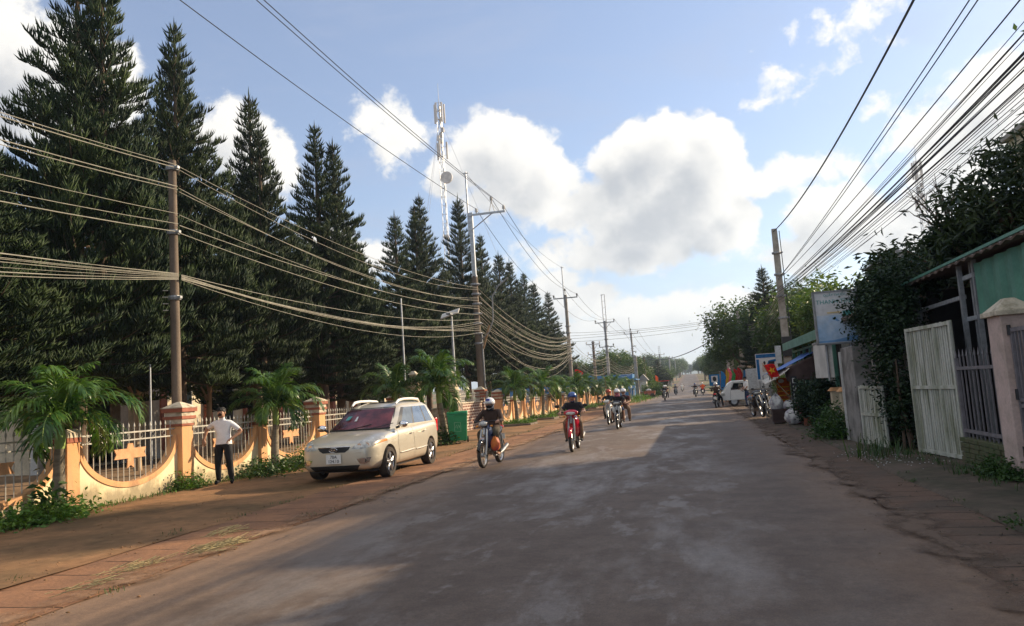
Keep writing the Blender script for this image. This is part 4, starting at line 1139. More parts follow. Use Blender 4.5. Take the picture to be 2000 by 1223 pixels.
def gate_pier(label, x, y):
    g = thing('gate_pier', label, 'gate pier', (x, y, 0))
    m_ = M.get('stonework')
    if m_ is None:
        m_, n2, p2 = newmat('stonework'); t2 = n2.n('ShaderNodeTexCoord').outputs['Object']
        vd = n2.n('ShaderNodeTexVoronoi', {'Vector': t2, 'Scale': 3.6}, feature='DISTANCE_TO_EDGE').outputs['Distance']
        vc = n2.n('ShaderNodeTexVoronoi', {'Vector': t2, 'Scale': 3.6}).outputs['Color']
        cc = n2.mix(n2.rng(vc, 0, 1), (.30, .23, .17), (.18, .14, .11)); cc = n2.mix(n2.rng(vd, .045, .02), cc, (.06, .05, .04))
        n2.t.links.new(cc, p2.inputs['Base Color']); p2.inputs['Roughness'].default_value = .9
        bb = n2.n('ShaderNodeBump', {'Strength': .8, 'Distance': .04, 'Height': n2.rng(vd, 0, .12)}); n2.t.links.new(bb.outputs[0], p2.inputs['Normal'])
        M['stonework'] = m_
    e = MB(); e.box((0, 0, .70), (.74, .74, 1.4)); e.build('base', m_, g, bevel=.02)
    e = MB(); z = 1.4
    for k in range(5):
        e.box((0, 0, z+.07), (.52, .52, .14), 0); e.box((0, 0, z+.17), (.64, .64, .06), 1); z += .20
    e.box((0, 0, z+.05), (.40, .40, .10), 1); e.box((0, 0, z+.19), (.26, .26, .20), 0); e.box((0, 0, z+.34), (.36, .36, .14), 1, None, .3)
    e.build('stepped_top', [M['house_cream'], M['cap_stone']], g)
    return g
gate_pier('stone clad gate pier with stepped top beside the brick gateway wall', -10.0, 31.2)
gate_pier('stone clad gate pier half hidden behind the palm by the parked car', -10.9, 29.2)

# statue
stt = thing('statue', 'pale draped statue standing behind the brick gateway wall', 'statue', (-13.2, 39.6, 0))
e = MB(); e.box((0, 0, .55), (.9, .9, 1.1)); e.box((0, 0, 1.13), (1.0, 1.0, .08)); e.build('pedestal', M['cap_stone'], stt, bevel=.02)
e = MB(); e.lathe([(.34, 1.16), (.30, 1.5), (.24, 1.9), (.21, 2.1), (.25, 2.35), (.17, 2.52), (.08, 2.58)], 18)
e.ball((.02, -.03, 2.72), (.13, .14, .17), 14, 10); e.tube([(-.2, 0, 2.42), (-.26, -.2, 2.15), (-.05, -.3, 2.25)], [.09, .08, .05], 8); e.tube([(.2, 0, 2.42), (.30, -.2, 2.2), (.42, -.26, 2.5)], [.09, .07, .045], 8)
e.build('draped_figure', M['statue'], stt, 60)

# ------------------------------------------------------------------ palms
def palm_meshes(seed, Ht, nfr, Lf, droop):
    r = random.Random(seed)
    t = MB(); pts = []; rad = []
    lx = r.uniform(.02, .07)
    for i in range(13):
        u = i/12; pts.append((lx*u*u*2, .03*math.sin(u*3+seed), Ht*u*.74)); rad.append(.105-.03*u+(.02 if i == 0 else 0)+(.006 if i % 2 else 0))
    t.tube(pts, rad, 12)
    s = MB(); p0 = V(pts[-1]); s.tube([p0-V((0, 0, .02)), p0+V((0, 0, Ht*.12)), p0+V((0, 0, Ht*.22)), p0+V((0, 0, Ht*.30))], [.078, .082, .06, .035], 12)
    top = p0+V((0, 0, Ht*.27))
    vs = []; fs = []; rach = MB(); spear = MB()
    def frond(az, e0, L, dr, nl):
        N = 12; P_ = top.copy(); a = e0; seg = L/N; path = [P_.copy()]; dirs = []
        for i in range(N):
            d = V((math.cos(az)*math.cos(a), math.sin(az)*math.cos(a), math.sin(a)))
            dirs.append(d); P_ = P_+d*seg; path.append(P_.copy()); a -= dr*(.35+1.3*i/N)/N
        rach.tube(path, [.016*(1-.85*i/N)+.002 for i in range(N+1)], 5)
        for i in range(nl):
            u = .10+.90*i/(nl-1); k = min(N-1, int(u*N)); f = u*N-k
            base = path[k].lerp(path[min(N, k+1)], f); d = dirs[k]
            side = d.cross(V((0, 0, 1))); side = side.normalized() if side.length > .05 else V((-math.sin(az), math.cos(az), 0))
            upv = side.cross(d).normalized()
            for sg in (-1, 1):
                ll = L*.33*(math.sin(PI*min(1, u*.80+.16))**.7)*r.uniform(.75, 1.15)
                w = .018*r.uniform(.75, 1.25)
                dl = (side*sg*r.uniform(.55, .95)+d*(.55+.5*u)+upv*r.uniform(-.1, .55)).normalized()
                wv_ = dl.cross(upv).normalized()*w
                m1 = base+dl*ll*.45; dl2 = (dl+V((0, 0, -.55-.4*r.random()))).normalized(); m2 = m1+dl2*ll*.35; dl3 = (dl2+V((0, 0, -.6))).normalized(); m3 = m2+dl3*ll*.28
                b0 = len(vs); vs.extend([base-wv_*.5, base+wv_*.5, m1+wv_, m1-wv_, m2+wv_*.75, m2-wv_*.75, m3+wv_*.1, m3-wv_*.1])
                fs.extend([(b0, b0+1, b0+2, b0+3), (b0+3, b0+2, b0+4, b0+5), (b0+5, b0+4, b0+6, b0+7)])
    for i in range(nfr):
        az = i*2.39996+r.uniform(-.25, .25); q = i/(nfr-1)
        frond(az, math.radians(84-78*q+r.uniform(-8, 8)), Lf*(.80+.30*math.sin(PI*min(1, q*.8+.15)))*r.uniform(.9, 1.1), droop*(.75+1.05*q)*r.uniform(.85, 1.15), 42)
    spear.tube([top, top+V((.02, .02, Lf*.35)), top+V((.05, .03, Lf*.62))], [.028, .022, .004], 6)
    return (t.mesh('trunk', M['palm_trunk'], 50), s.mesh('crownshaft', M['palm_shaft'], 50), mesh_np('fronds', [tuple(v) for v in vs], fs, M['palm']), rach.mesh('stalks', M['palm_shaft'], 50), spear.mesh('new_leaf', M['palm_new'], 50))
PK = [palm_meshes(1, 1.48, 17, 1.30, 2.0), palm_meshes(5, 1.5, 16, 1.24, 1.7), palm_meshes(9, 1.75, 14, 1.28, 1.6)]
def palm(label, loc, k, sc, rz):
    p_ = thing('palm_tree', label, 'palm', loc, rz, 'small palms planted along the church fence'); p_.scale = (sc, sc, sc)
    t, s, f, ra, sp = PK[k]
    link('trunk', t, p_); link('crownshaft', s, p_); c = link('crown', f, p_); link('stalks', ra, c); link('new_leaf', sp, c)
PAL = [((-11.0, 11.5), 0, 1.10, .3, 'large feathery palm before the nearest orange pillar, weeds at its foot'),
       ((-11.1, 8.9), 0, 1.02, 2.2, 'palm at the left edge of the picture with fronds hanging over the railing'),
       ((-10.95, 18.6), 1, 1.12, 1.2, 'palm between the standing man and the parked car'),
       ((-10.6, 26.2), 2, 1.10, .4, 'palm rising directly behind the parked car'),
       ((-8.95, 26.9), 1, 1.35, 3.2, 'tall leafy palm between the parked car and the green bin'),
       ((-9.15, 39.6), 1, 1.20, 4.1, 'first palm of the far row, right behind the nearest rider'),
       ((-9.1, 46.4), 2, 1.15, .9, 'second palm of the far row'), ((-9.1, 53.0), 0, 1.1, 1.9, 'third palm of the far row'),
       ((-9.0, 59.5), 1, 1.2, 5.1, 'fourth palm of the far row, behind the blue helmeted rider'), ((-9.0, 66.0), 2, 1.1, 2.7, 'fifth palm of the far row'),
       ((-8.9, 73.0), 0, 1.1, 3.6, 'sixth palm of the far row'), ((-8.9, 80.5), 1, 1.2, .2, 'seventh palm of the far row'),
       ((-8.8, 88.5), 2, 1.15, 4.4, 'eighth palm of the far row, left of the pair of riders'), ((-8.7, 97.), 0, 1.1, 1.5, 'ninth palm of the far row, over the pair of riders'), ((-8.6, 106.), 1, 1.2, 2.1, 'last palm of the far row')]
for (x, y), k, sc, rz_, lb in PAL: palm(lb, (x, y, 0), k, sc, rz_)

# ------------------------------------------------------------------ conifers with whorled plumes
def conifer(seed, H, R, base, leaders=1, dense=1.):
    r = random.Random(seed)
    bases = []; dirs = []; lens = []; rads = []; wood = MB()
    def plume(P0, az, e, L, lvl, hrel):
        N = max(4, int(L/.22)); seg = L/N; P_ = V(P0); a = e; path = [P_.copy()]; ds = []
        for i in range(N):
            u = i/N
            a += (.75*u-.12*(1-hrel))*seg*(1.1 if lvl == 0 else .7)
            a = min(a, 1.0)
            d = V((math.cos(az)*math.cos(a), math.sin(az)*math.cos(a), math.sin(a)))
            P_ = P_+d*seg; path.append(P_.copy()); ds.append(d)
        if lvl == 0: wood.tube(path, [max(.008, .045*(L/3)*(1-i/(N+.5))) for i in range(N+1)], 4, 0, False)
        step = (.046 if hrel > .4 else .060) if lvl == 0 else .068
        nt_ = int(L*.86/step)
        for i in range(nt_):
            u = .14+.86*(i+r.random()*.5)/nt_; k = min(N-1, int(u*N)); d = ds[k]
            q = path[k].lerp(path[k+1], min(1, u*N-k))
            side = d.cross(V((0, 0, 1))).normalized(); upv = side.cross(d)
            tl = ((.29 if hrel > .4 else .42)*(1-.5*u)+.09)*r.uniform(.75, 1.2)*(1. if lvl == 0 else .85)
            for sg in (-1, 1):
                v = (d*.70+side*sg*r.uniform(.25, .70)+upv*r.uniform(.25, .95)).normalized()
                bases.append(q); dirs.append(v); lens.append(tl); rads.append(r.uniform(.012, .021)*(1 if hrel > .4 else 1.3))
        bases.append(path[-2]); dirs.append(ds[-1]); lens.append(.3); rads.append(.028)
        if lvl == 0 and L > 1.15:
            ns = int((L-.5)/.36)
            for i in range(ns):
                u = .28+.62*(i+r.random()*.6)/ns; k = min(N-1, int(u*N))
                plume(path[k], az+r.choice((-1, 1))*r.uniform(.45, .85), math.asin(ds[k].z)*.5+r.uniform(-.15, .3), L*(1-u)*.55+.45, 1, hrel)
    for ld in range(leaders):
        ox, oy, hh = (0, 0, H) if ld == 0 else ((r.uniform(.7, 1.0), r.uniform(-.3, .3), H*(.95 if leaders == 2 else .87)) if ld == 1 else (r.uniform(-1.0, -.7), .2, H*.80))
        pts = [(ox*min(1, (i/14)*2.2), oy*min(1, (i/14)*2.2), hh*i/14) for i in range(15)]
        if ld: pts = pts[3:]
        wood.tube(pts, [.19*(1-i/14.2)**.8+.012 for i in range(15)][-len(pts):], 8)
        z = base if ld == 0 else hh*.5
        while z < hh-.15:
            t = (z-base)/(hh-base); hrel = t
            d_ = hh-z; L = min(R, .30*min(d_, 6.)+.42*max(0, d_-6.)+.14)*(.62+.38*min(1, t*6+.2))
            if ld: L = min(L, 1.3)
            nb = 7 if t < .5 else 5
            a0 = r.uniform(0, 6.28); cx_, cy_ = ox*min(1, z/hh*2.2), oy*min(1, z/hh*2.2)
            for i in range(nb):
                az_ = a0+2*PI*i/nb+r.uniform(-.18, .18)
                plume((cx_, cy_, z+r.uniform(-.08, .08)), az_, .05+.50*t+r.uniform(-.12, .12)-.15*(1-t), L*r.uniform(.74, 1.12), 0, hrel)
            z += (.36 if t < .5 else .42)*r.uniform(.9, 1.1)*(1-.35*t*t)
        bases.append(V((ox, oy, hh-.2))); dirs.append(V((0, 0, 1))); lens.append(.5); rads.append(.03)
    B = np.array(bases); D = np.array(dirs); L = np.array(lens)[:, None]; Rr = np.array(rads)[:, None]
    n = len(B); rnds = np.random.RandomState(seed)
    ref = rnds.normal(size=(n, 3)); U = np.cross(D, ref); U /= np.linalg.norm(U, axis=1)[:, None]; W_ = np.cross(D, U)
    upw = np.array([[0, 0, 1.]])
    Mid = B+D*L*.55; Tip = Mid+(D+upw*.35)*L*.5
    rings = []
    for c, f in ((B, .7), (Mid, 1.)):
        for k in range(3):
            an = 2*PI*k/3; rings.append(c+(U*math.cos(an)+W_*math.sin(an))*Rr*f)
    verts = np.stack(rings+[Tip], axis=1).reshape(-1, 3)
    o = np.arange(n)[:, None]*7
    tri = []
    for k in range(3):
        k2 = (k+1) % 3
        tri += [o+np.array([[k, k2, 3+k2]]), o+np.array([[k, 3+k2, 3+k]]), o+np.array([[3+k, 3+k2, 6]])]
    F = np.concatenate(tri, axis=0)
    return wood.mesh('trunk', M['bark'], 50), mesh_np('crown', verts, F, M['pine'], True), n
CK = []
for sd_, H_, R_, b_, ld in ((3, 14., 3.1, 2.7, 2), (8, 14., 2.9, 3.1, 1), (14, 13., 2.7, 2.6, 3), (21, 13., 2.3, 2.4, 1)):
    w_, c_, n_ = conifer(sd_, H_, R_, b_, ld); CK.append((w_, c_, H_)); print('conifer twigs', n_)
def pine(label, loc, k, H_, rz_, sxy=1., group='tall conifers behind the church fence'):
    t_ = thing('conifer_tree', label, 'conifer', loc, rz_, group)
    s_ = H_/CK[k][2]; t_.scale = (sxy, sxy, s_)
    link('trunk', CK[k][0], t_); link('crown', CK[k][1], t_)
PINES = [((-15.2, 16.6), 0, 14.6, .4, 1.0, 'tallest twin topped conifer, cut off by the top of the picture'),
 ((-14.8, 12.6), 1, 9.2, 1.1, 1.05, 'shorter conifer at the far left edge below the tallest tree'),
 ((-15.2, 20.6), 0, 14.0, 2.6, .95, 'twin topped conifer right behind the brown concrete pole'),
 ((-15.3, 25.0), 2, 13.4, 5.9, .95, 'conifer with three tops right of the brown concrete pole'),
 ((-15.2, 30.0), 0, 13.8, 1.0, 1.0, 'twin topped conifer above the parked car'),
 ((-16.5, 34.2), 1, 8.8, 1.0, 1.2, 'low spreading conifer in the gap above the car roof'),
 ((-15.0, 38.5), 3, 11.7, .5, 1.05, 'slender conifer left of the steel mast'),
 ((-15.2, 43.2), 0, 13.8, 5.0, .95, 'twin topped conifer in front of the lattice mast'),
 ((-15.0, 50.8), 3, 15.6, 2.2, 1.15, 'conifer directly behind the crossarm pole'),
 ((-15.2, 57.), 1, 14.0, 3.0, 1.0, 'first conifer right of the crossarm pole'),
 ((-15.0, 61.8), 3, 13.4, .2, 1.2, 'second conifer right of the crossarm pole'),
 ((-15.2, 66.6), 2, 13.6, 1.4, 1.0, 'third conifer right of the crossarm pole'),
 ((-15.0, 71.5), 1, 13.0, 4.4, 1.0, 'fourth conifer right of the crossarm pole'),
 ((-15.2, 77.0), 3, 12.9, 2.9, 1.2, 'fifth conifer right of the crossarm pole'),
 ((-15.0, 84.), 1, 12.6, .7, 1.0, 'last conifer of the row, standing clear beside the second tall pole'),
 ((-20.5, 22.5), 1, 11., 2., 1.15, 'back row conifer showing between the two nearest trees'), ((-20.5, 33.), 3, 10.5, .6, 1.3, 'back row conifer above the car'),
 ((-20., 46.), 1, 10., 1.9, 1.2, 'back row conifer behind the lattice mast'), ((-19.5, 12.8), 3, 10., 2.5, 1.3, 'back row conifer at the left edge')]
for (x, y), k, H_, rz_, sxy, lb in PINES: pine(lb, (x, y, 0), k, H_, rz_, sxy)
pine('lone thin conifer standing above the right hand roadside trees', (5.7, 60., 0), 3, 9.9, 1., 1.0, None)
# ------------------------------------------------------------------ poles and cables
def insul(b, x, y, z, mi=1, s=1.):
    b.lathe([(.03*s, z), (.03*s, z+.06*s), (.07*s, z+.07*s), (.05*s, z+.11*s), (.075*s, z+.12*s), (.05*s, z+.16*s), (.07*s, z+.17*s), (.03*s, z+.24*s), (0, z+.25*s)], 10, mi, 'Z', (x, y, 0))

def pole(label, x, y, h, r0, r1, m, square=False, arms=(), mast=0., hframe=False, steel_from=None, group=None, lean=0., clutter=0):
    p_ = thing('utility_pole', label, 'utility pole', (x, y, hz(y)), 0, group, rot=(0, lean, 0))
    b = MB(); hc = steel_from or h
    if square:
        b.box((0, 0, hc/2-.1), (2*r0, 2*r0*.8, hc+.2), 0, None, r1/r0)
    else: b.tube([(0, 0, -.2), (0, 0, hc*.5), (0, 0, hc)], [r0, (r0+r1)/2, r1], 14)
    b.build('shaft', M[m], p_, 40)
    if steel_from:
        b = MB(); b.box((0, 0, (steel_from+h)/2), (.20, .20, h-steel_from)); b.box((0, 0, steel_from), (.26, .26, .12)); b.build('steel_extension', M['galv'], p_)
    for (z, x0, x1, ins, brace) in arms:
        b = MB(); b.box(((x0+x1)/2, -.10, z), (x1-x0, .09, .10))
        if brace:
            xe = x1*.62 if abs(x1) > abs(x0) else x0*.62
            b.tube([(0, -.1, z-.85), (xe, -.1, z-.04)], .03, 6)
            if x0 < -.6 and x1 > .6: b.tube([(0, -.1, z-.85), (-xe, -.1, z-.04)], .03, 6)
        arm = b.build('crossarm', M['steel_grey'] if m != 'concrete_brown' else M['galv'], p_)
        for xi, dz in ins:
            b = MB(); insul(b, xi, -.1, z+.05+dz, 0, 1.25)
            if dz: b.tube([(xi-.16, -.1, z), (xi, -.1, z+dz+.1)], .022, 5); b.tube([(xi+.16, -.1, z), (xi, -.1, z+dz+.1)], .022, 5)
            b.build('insulator', M['black_plastic'] if m != 'concrete_brown' else M['house_white'], arm, 40)
    if mast:
        b = MB(); b.tube([(-.14, -.05, h-1.2), (-.14, -.05, mast)], .05, 8)
        if hframe:
            b.tube([(.22, -.05, h-1.2), (.22, -.05, mast)], .05, 8)
            for k in range(6):
                z = h-.9+(mast-h+.9)*k/5.; b.tube([(-.14, -.05, z), (.22, -.05, z)], .02, 5)
        b.tube([(-.26, -.05, mast-.08), (.02, -.05, mast-.08)], .03, 6)
        b.build('earth_mast', M['galv'], p_)
    if clutter:
        for k in range(clutter):
            z = 4.4+3.2*k/max(1, clutter-1); b = MB(); b.lathe([(r0+.025, z), (r0+.035, z+.05), (r0+.025, z+.1)], 12); b.box((r0+.03, -.05, z+.05), (.14, .08, .06))
            b.build('cable_clamp', M['steel_grey'], p_)
    return p_

pp = pole('round brown concrete pole standing behind the large fence pillar beside the man', -11.95, 16.02, 7.85, .120, .092, 'concrete_brown', clutter=3)
for i in range(4):
    b = MB(); b.tube([(-.10, -.10, 4.15+.16*i), (-.20, -.17, 4.15+.16*i)], .012, 5); b.build('step_peg', M['rail_white'], pp)
p2 = pole('tall dark pole with steel top and one sided crossarm above the brick gateway', -11.0, 39.6, 11.6, .20, .15, 'concrete_brown', arms=((11.45, -.15, 1.95, ((.35, 0.), (1.22, .55), (1.88, 0.)), True),), mast=13.9, steel_from=8.1, clutter=7)
b = MB(); b.tube([(.28, 0, 0), (.26, 0, 1.9)], .10, 8); b.build('white_duct', M['house_white'], p2, 50)
b = MB(); b.tube([(.22, -.02, 1.9), (.20, -.02, 5.0)], .05, 8); b.build('riser_duct', M['steel_grey'], p2, 50)
b = MB(); b.box((.45, -.1, 5.0), (.10, .05, 1.3), 0, Euler((0, math.radians(18), 0)).to_matrix().to_4x4()); b.v = [(x-1.5, y, z+.15) for x, y, z in b.v]; b.build('board', M['wood'], p2)
b = MB(); b.tube([(.15, -.1, 4.6), (.7, -.3, 5.0), (.95, -.3, 5.6), (1.0, -.3, 6.9), (1.35, -.3, 7.4), (1.9, -.3, 7.8)], .035, 8); b.build('lamp_arm', M['steel_grey'], p2, 60)
pole('second tall pole with symmetric crossarm at the end of the conifer row', -11.0, 71., 10.6, .20, .14, 'concrete', arms=((10.3, -1.15, 1.15, ((-1.1, 0.), (0, .55), (1.1, 0.)), False),), mast=13.3, clutter=6)
pole('tall pole with a ladder like double mast above the blue shed', -10., 94.5, 9.9, .20, .14, 'steel_grey', arms=((9.7, -1.2, 1.2, ((-1.15, 0.), (1.15, 0.)), True), (6.7, -.9, .9, ((-.85, 0.), (.85, 0.)), True)), mast=13.2, hframe=True, clutter=5)
pole('shorter dark pole with two stacked crossarms behind the ladder like one', -12.2, 99., 7.8, .19, .16, 'concrete_brown', arms=((7.4, -.9, .9, ((-.85, 0.), (.85, 0.)), True), (6.1, -.75, .75, ((-.7, 0.), (.7, 0.)), True)), clutter=4)
pole('thin tall pole with small crossarm left of the far road', -9., 123., 10.2, .19, .13, 'concrete', arms=((10., -1.1, 1.1, ((-1.05, 0.), (0, .5), (1.05, 0.)), False),), mast=12.6, clutter=4)
pole('thick pale concrete pole wrapped in cables by the far bushes', -8.2, 116., 6.2, .26, .22, 'concrete', square=True, clutter=5)
pole('short dark pole beside the orange pennant far on the left', -7.6, 128., 6.4, .17, .14, 'concrete_brown')
pole('distant pole with two crossarms left of the far road', -8., 203., 9.2, .2, .15, 'steel_grey', arms=((9., -1.3, 1.3, ((-1.2, 0.), (1.2, 0.)), False), (7.2, -1.2, 1.2, ((-1.1, 0.), (1.1, 0.)), False)), mast=11.2, hframe=True)
for i, (x, y, h_) in enumerate(((-6.6, 235, 8.8), (-7.8, 285, 10.), (-7.2, 345, 9.6), (-7.5, 410, 9.4), (-7, 480, 9))):
    pole('one of the tiny far poles lining the left of the rising road', x, y, h_, .2, .16, 'steel_grey', arms=((h_-.4, -1.2, 1.2, ((-1.1, 0.), (1.1, 0.)), False),), group='tiny far poles on the left')
pr_ = pole('square concrete pole carrying the thick bundle of black cables on the right', 4.5, 39.2, 8.85, .19, .125, 'concrete', square=True, clutter=4)
b = MB(); b.box((-.42, -.18, 2.68), (.26, .24, .85)); b.build('meter_box', M['galv'], pr_, bevel=.01)
b = MB(); b.box((.02, -.25, 3.05), (.46, .12, .95)); b.build('cable_wrap', M['black_plastic'], pr_, bevel=.02)
b = MB(); b.tube([(.2, -.2, 8.7), (.22, -.22, 6.), (.24, -.25, 3.4)], .02, 5); b.build('down_cable', M['cable_dark'], pr_)
pole('thin concrete pole in front of the right hand trees', 4.2, 68.5, 7.5, .20, .14, 'concrete', square=True, clutter=3)
pole('grey pole just left of the thin concrete one on the right', 3.7, 76., 6.9, .19, .14, 'concrete', square=True)
pole('pale pole farther along the right verge', 3.9, 89., 6.6, .19, .14, 'concrete', square=True)
for x, y in ((4.0, 122), (3.6, 160), (4.2, 210)): pole('one of the far poles along the right verge', x, y, 7., .19, .14, 'concrete', square=True, group='far poles on the right')

def cable(label, group, A, B, sag, r, m='cable_lit', n=18, twist=False):
    A, B = V(A), V(B); pts = []
    for i in range(n+1):
        t = i/n; p_ = A.lerp(B, t); p_.z -= 4*sag*t*(1-t); pts.append(p_)
    b = MB(); b.tube(pts, r*(.66 if m == 'cable_lit' else 1.), 5, 0, False)
    return tag(b.build('cable', M[m], None, 70), label, 'cable', group)

rc = random.Random(21)
# left spans
gA = 'cables from the left edge to the brown pole'
for z1_, z0, r_ in ((7.72, 7.9, .012), (7.64, 7.85, .016), (7.18, 7.55, .016), (7.10, 7.4, .014), (6.50, 7.1, .010), (6.25, 6.5, .011), (6.05, 6.35, .016)):
    cable('grey cable from the left edge to the upper half of the brown pole', gA, (-11.8, -16, z0), (-11.8, 16, z1_), .85, r_)
for k in range(9):
    cable('pale cable in the low bundle tied to the middle of the brown pole', 'low bundle left of the brown pole', (-11.7-.05*k, -16, 5.0-.09*k+rc.uniform(-.15, .15)), (-11.78, 15.95, 5.02-.018*k), .55+.06*k+rc.uniform(-.12, .12), rc.uniform(.007, .011))
P1z = [7.70, 7.62, 7.15, 7.06, 6.48, 6.22, 6.03]
P2z = [7.45, 7.35, 6.9, 6.75, 6.45, 6.3, 6.0]
for a_, b_ in zip(P1z, P2z):
    cable('cable running from the upper half of the brown pole to the crossarm pole', 'upper cables between the first two left poles', (-11.8, 16.05, a_), (-10.85, 39.5, b_), rc.uniform(.35, .8), rc.uniform(.011, .016))
for k in range(7):
    cable('cable of the low bundle running from the brown pole to the crossarm pole', 'low cables between the first two left poles', (-11.78, 16.05, 5.0-.02*k), (-10.85, 39.5, 5.75-.12*k), rc.uniform(.35, .75), rc.uniform(.010, .014))
for k in range(20):
    za = 7.4-2.6*k/19; zb = 6.7-2.1*k/19
    cable('thin sagging cable between the crossarm pole and the second tall pole', 'sagging cables past the end of the conifer row', (-10.82+rc.uniform(-.1, .1), 39.7, za), (-10.9, 70.9, zb), rc.uniform(.7, 1.5)+(.9 if k in (12, 15, 19) else 0), rc.uniform(.011, .017))
for k in range(9):
    cable('thin cable between the second tall pole and the ladder like pole', 'cables above the blue shed', (-10.9, 71.1, 6.6-.27*k), (-9.9, 94.4, 5.6-.22*k), rc.uniform(.6, 1.3), .014)
for k in range(8):
    cable('thin cable drooping before the far green tree on the left', 'cables before the far left tree', (-9.9, 94.6, 5.4-.22*k), (-8.4, 116, 4.9-.15*k), rc.uniform(.5, 1.1), .015)
for k in range(5):
    cable('thin cable along the left poles far up the road', 'far left cables', (-8.2, 116, 5.6-.2*k), (-8., 203, 7.2+hz(203)-.2*k), rc.uniform(.8, 1.6), .016)
# power lines on the crossarms
for dx, z0, z1_ in ((.35, 11.1, 11.75), (1.22, 12.1, 12.3), (1.88, 11.6, 11.75)):
    cable('bare power line over the conifers reaching the one sided crossarm', 'power lines on the crossarms', (-11.0+dx, -12, z0+.8), (-11.0+dx, 39.5, z1_), .75, .013, 'cable_dark', 26)
    x3 = {.35: -12.1, 1.22: -11., 1.88: -9.9}[dx]; z3 = 11.15 if dx == 1.22 else 10.6
    cable('bare power line between the one sided crossarm and the second tall pole', 'power lines on the crossarms', (-11.0+dx, 39.5, z1_), (x3, 70.9, z3), .9, .014, 'cable_dark')
    x4 = {.35: -11.15, 1.22: -10., 1.88: -8.85}[dx]
    cable('bare power line between the second tall pole and the ladder like pole', 'power lines on the crossarms', (x3, 70.9, z3), (x4, 94.4, 10.1), .9, .014, 'cable_dark')
    cable('bare power line between the ladder like pole and the thin pole', 'power lines on the crossarms', (x4, 94.4, 10.1), (x4+1., 123, 10.5), 1., .015, 'cable_dark')
    cable('bare power line running on to the far pole with two crossarms', 'power lines on the crossarms', (x4+1., 123, 10.5), (x4+2., 203, 9.2+hz(203)), 1.8, .017, 'cable_dark')
cable('single earth wire at the mast tops of the left poles', None, (-11.1, 39.5, 13.8), (-11.1, 70.9, 13.2), .6, .010, 'cable_dark')
# right spans: pass through a point, then on to a pole behind the viewer
def rcable(label, group, A, Pm, s, r, yB=-7.):
    A, Pm = V(A), V(Pm); t = (A.y-Pm.y)/(A.y-yB)
    B = A+(Pm-A)/t; zl = Pm.z+4*s*t*(1-t); B.z = A.z+(zl-A.z)/t
    return cable(label, group, A, B, s, r, 'cable_dark', 30)
rcable('thick twisted black cable rising from the top of the right hand pole', None, (4.45, 39.1, 8.7), (4.3, 14.2, 7.95), 1.35, .024)
for x_, y_, z_ in ((4.5, 12.3, 7.0), (4.5, 12.0, 6.85), (4.6, 11.2, 6.30)):
    rcable('upper black cable spaced apart above the dense bundle on the right', 'spaced cables above the right bundle', (4.42, 39.0, 6.35-.1*(7-z_)), (x_, y_, z_), .45, .011)
for k in range(22):
    q = k/21
    rcable('black cable in the dense bundle over the right hand shed', 'dense bundle of black cables on the right', (4.40+rc.uniform(-.1, .1), 39.0, 5.95-.75*q+rc.uniform(-.08, .08)), (4.62+rc.uniform(-.06, .06), 11.1, 6.0-1.15*q+rc.uniform(-.12, .12)), .32+rc.uniform(-.10, .22), rc.choice((.005, .006, .008, .011)))
for k in range(11):
    cable('grey cable drooping before the right hand trees between two poles', 'drooping cables before the right trees', (4.45, 39.3, 5.9-.12*k), (4.2, 68.4, 6.9-.16*k), rc.uniform(.5, 1.5), .013)
for k in range(7):
    cable('grey cable farther along the right hand trees', 'far cables on the right', (4.2, 68.6, 6.7-.16*k), (3.9, 89., 6.1-.15*k), rc.uniform(.4, 1.2), .014)
for k in range(4):
    cable('thin cable crossing high over the road between opposite poles', 'cables crossing over the road', (-10.9, 71., 7.0-.28*k), (4.2, 68.5, 7.05-.18*k), rc.uniform(.15, .35), .012, 'cable_dark')
cable('heavy dark cable crossing the far road from the right trees to a short pole', None, (4.2, 68.6, 6.6), (-7.6, 128., 6.2), 1.4, .045, 'cable_dark')

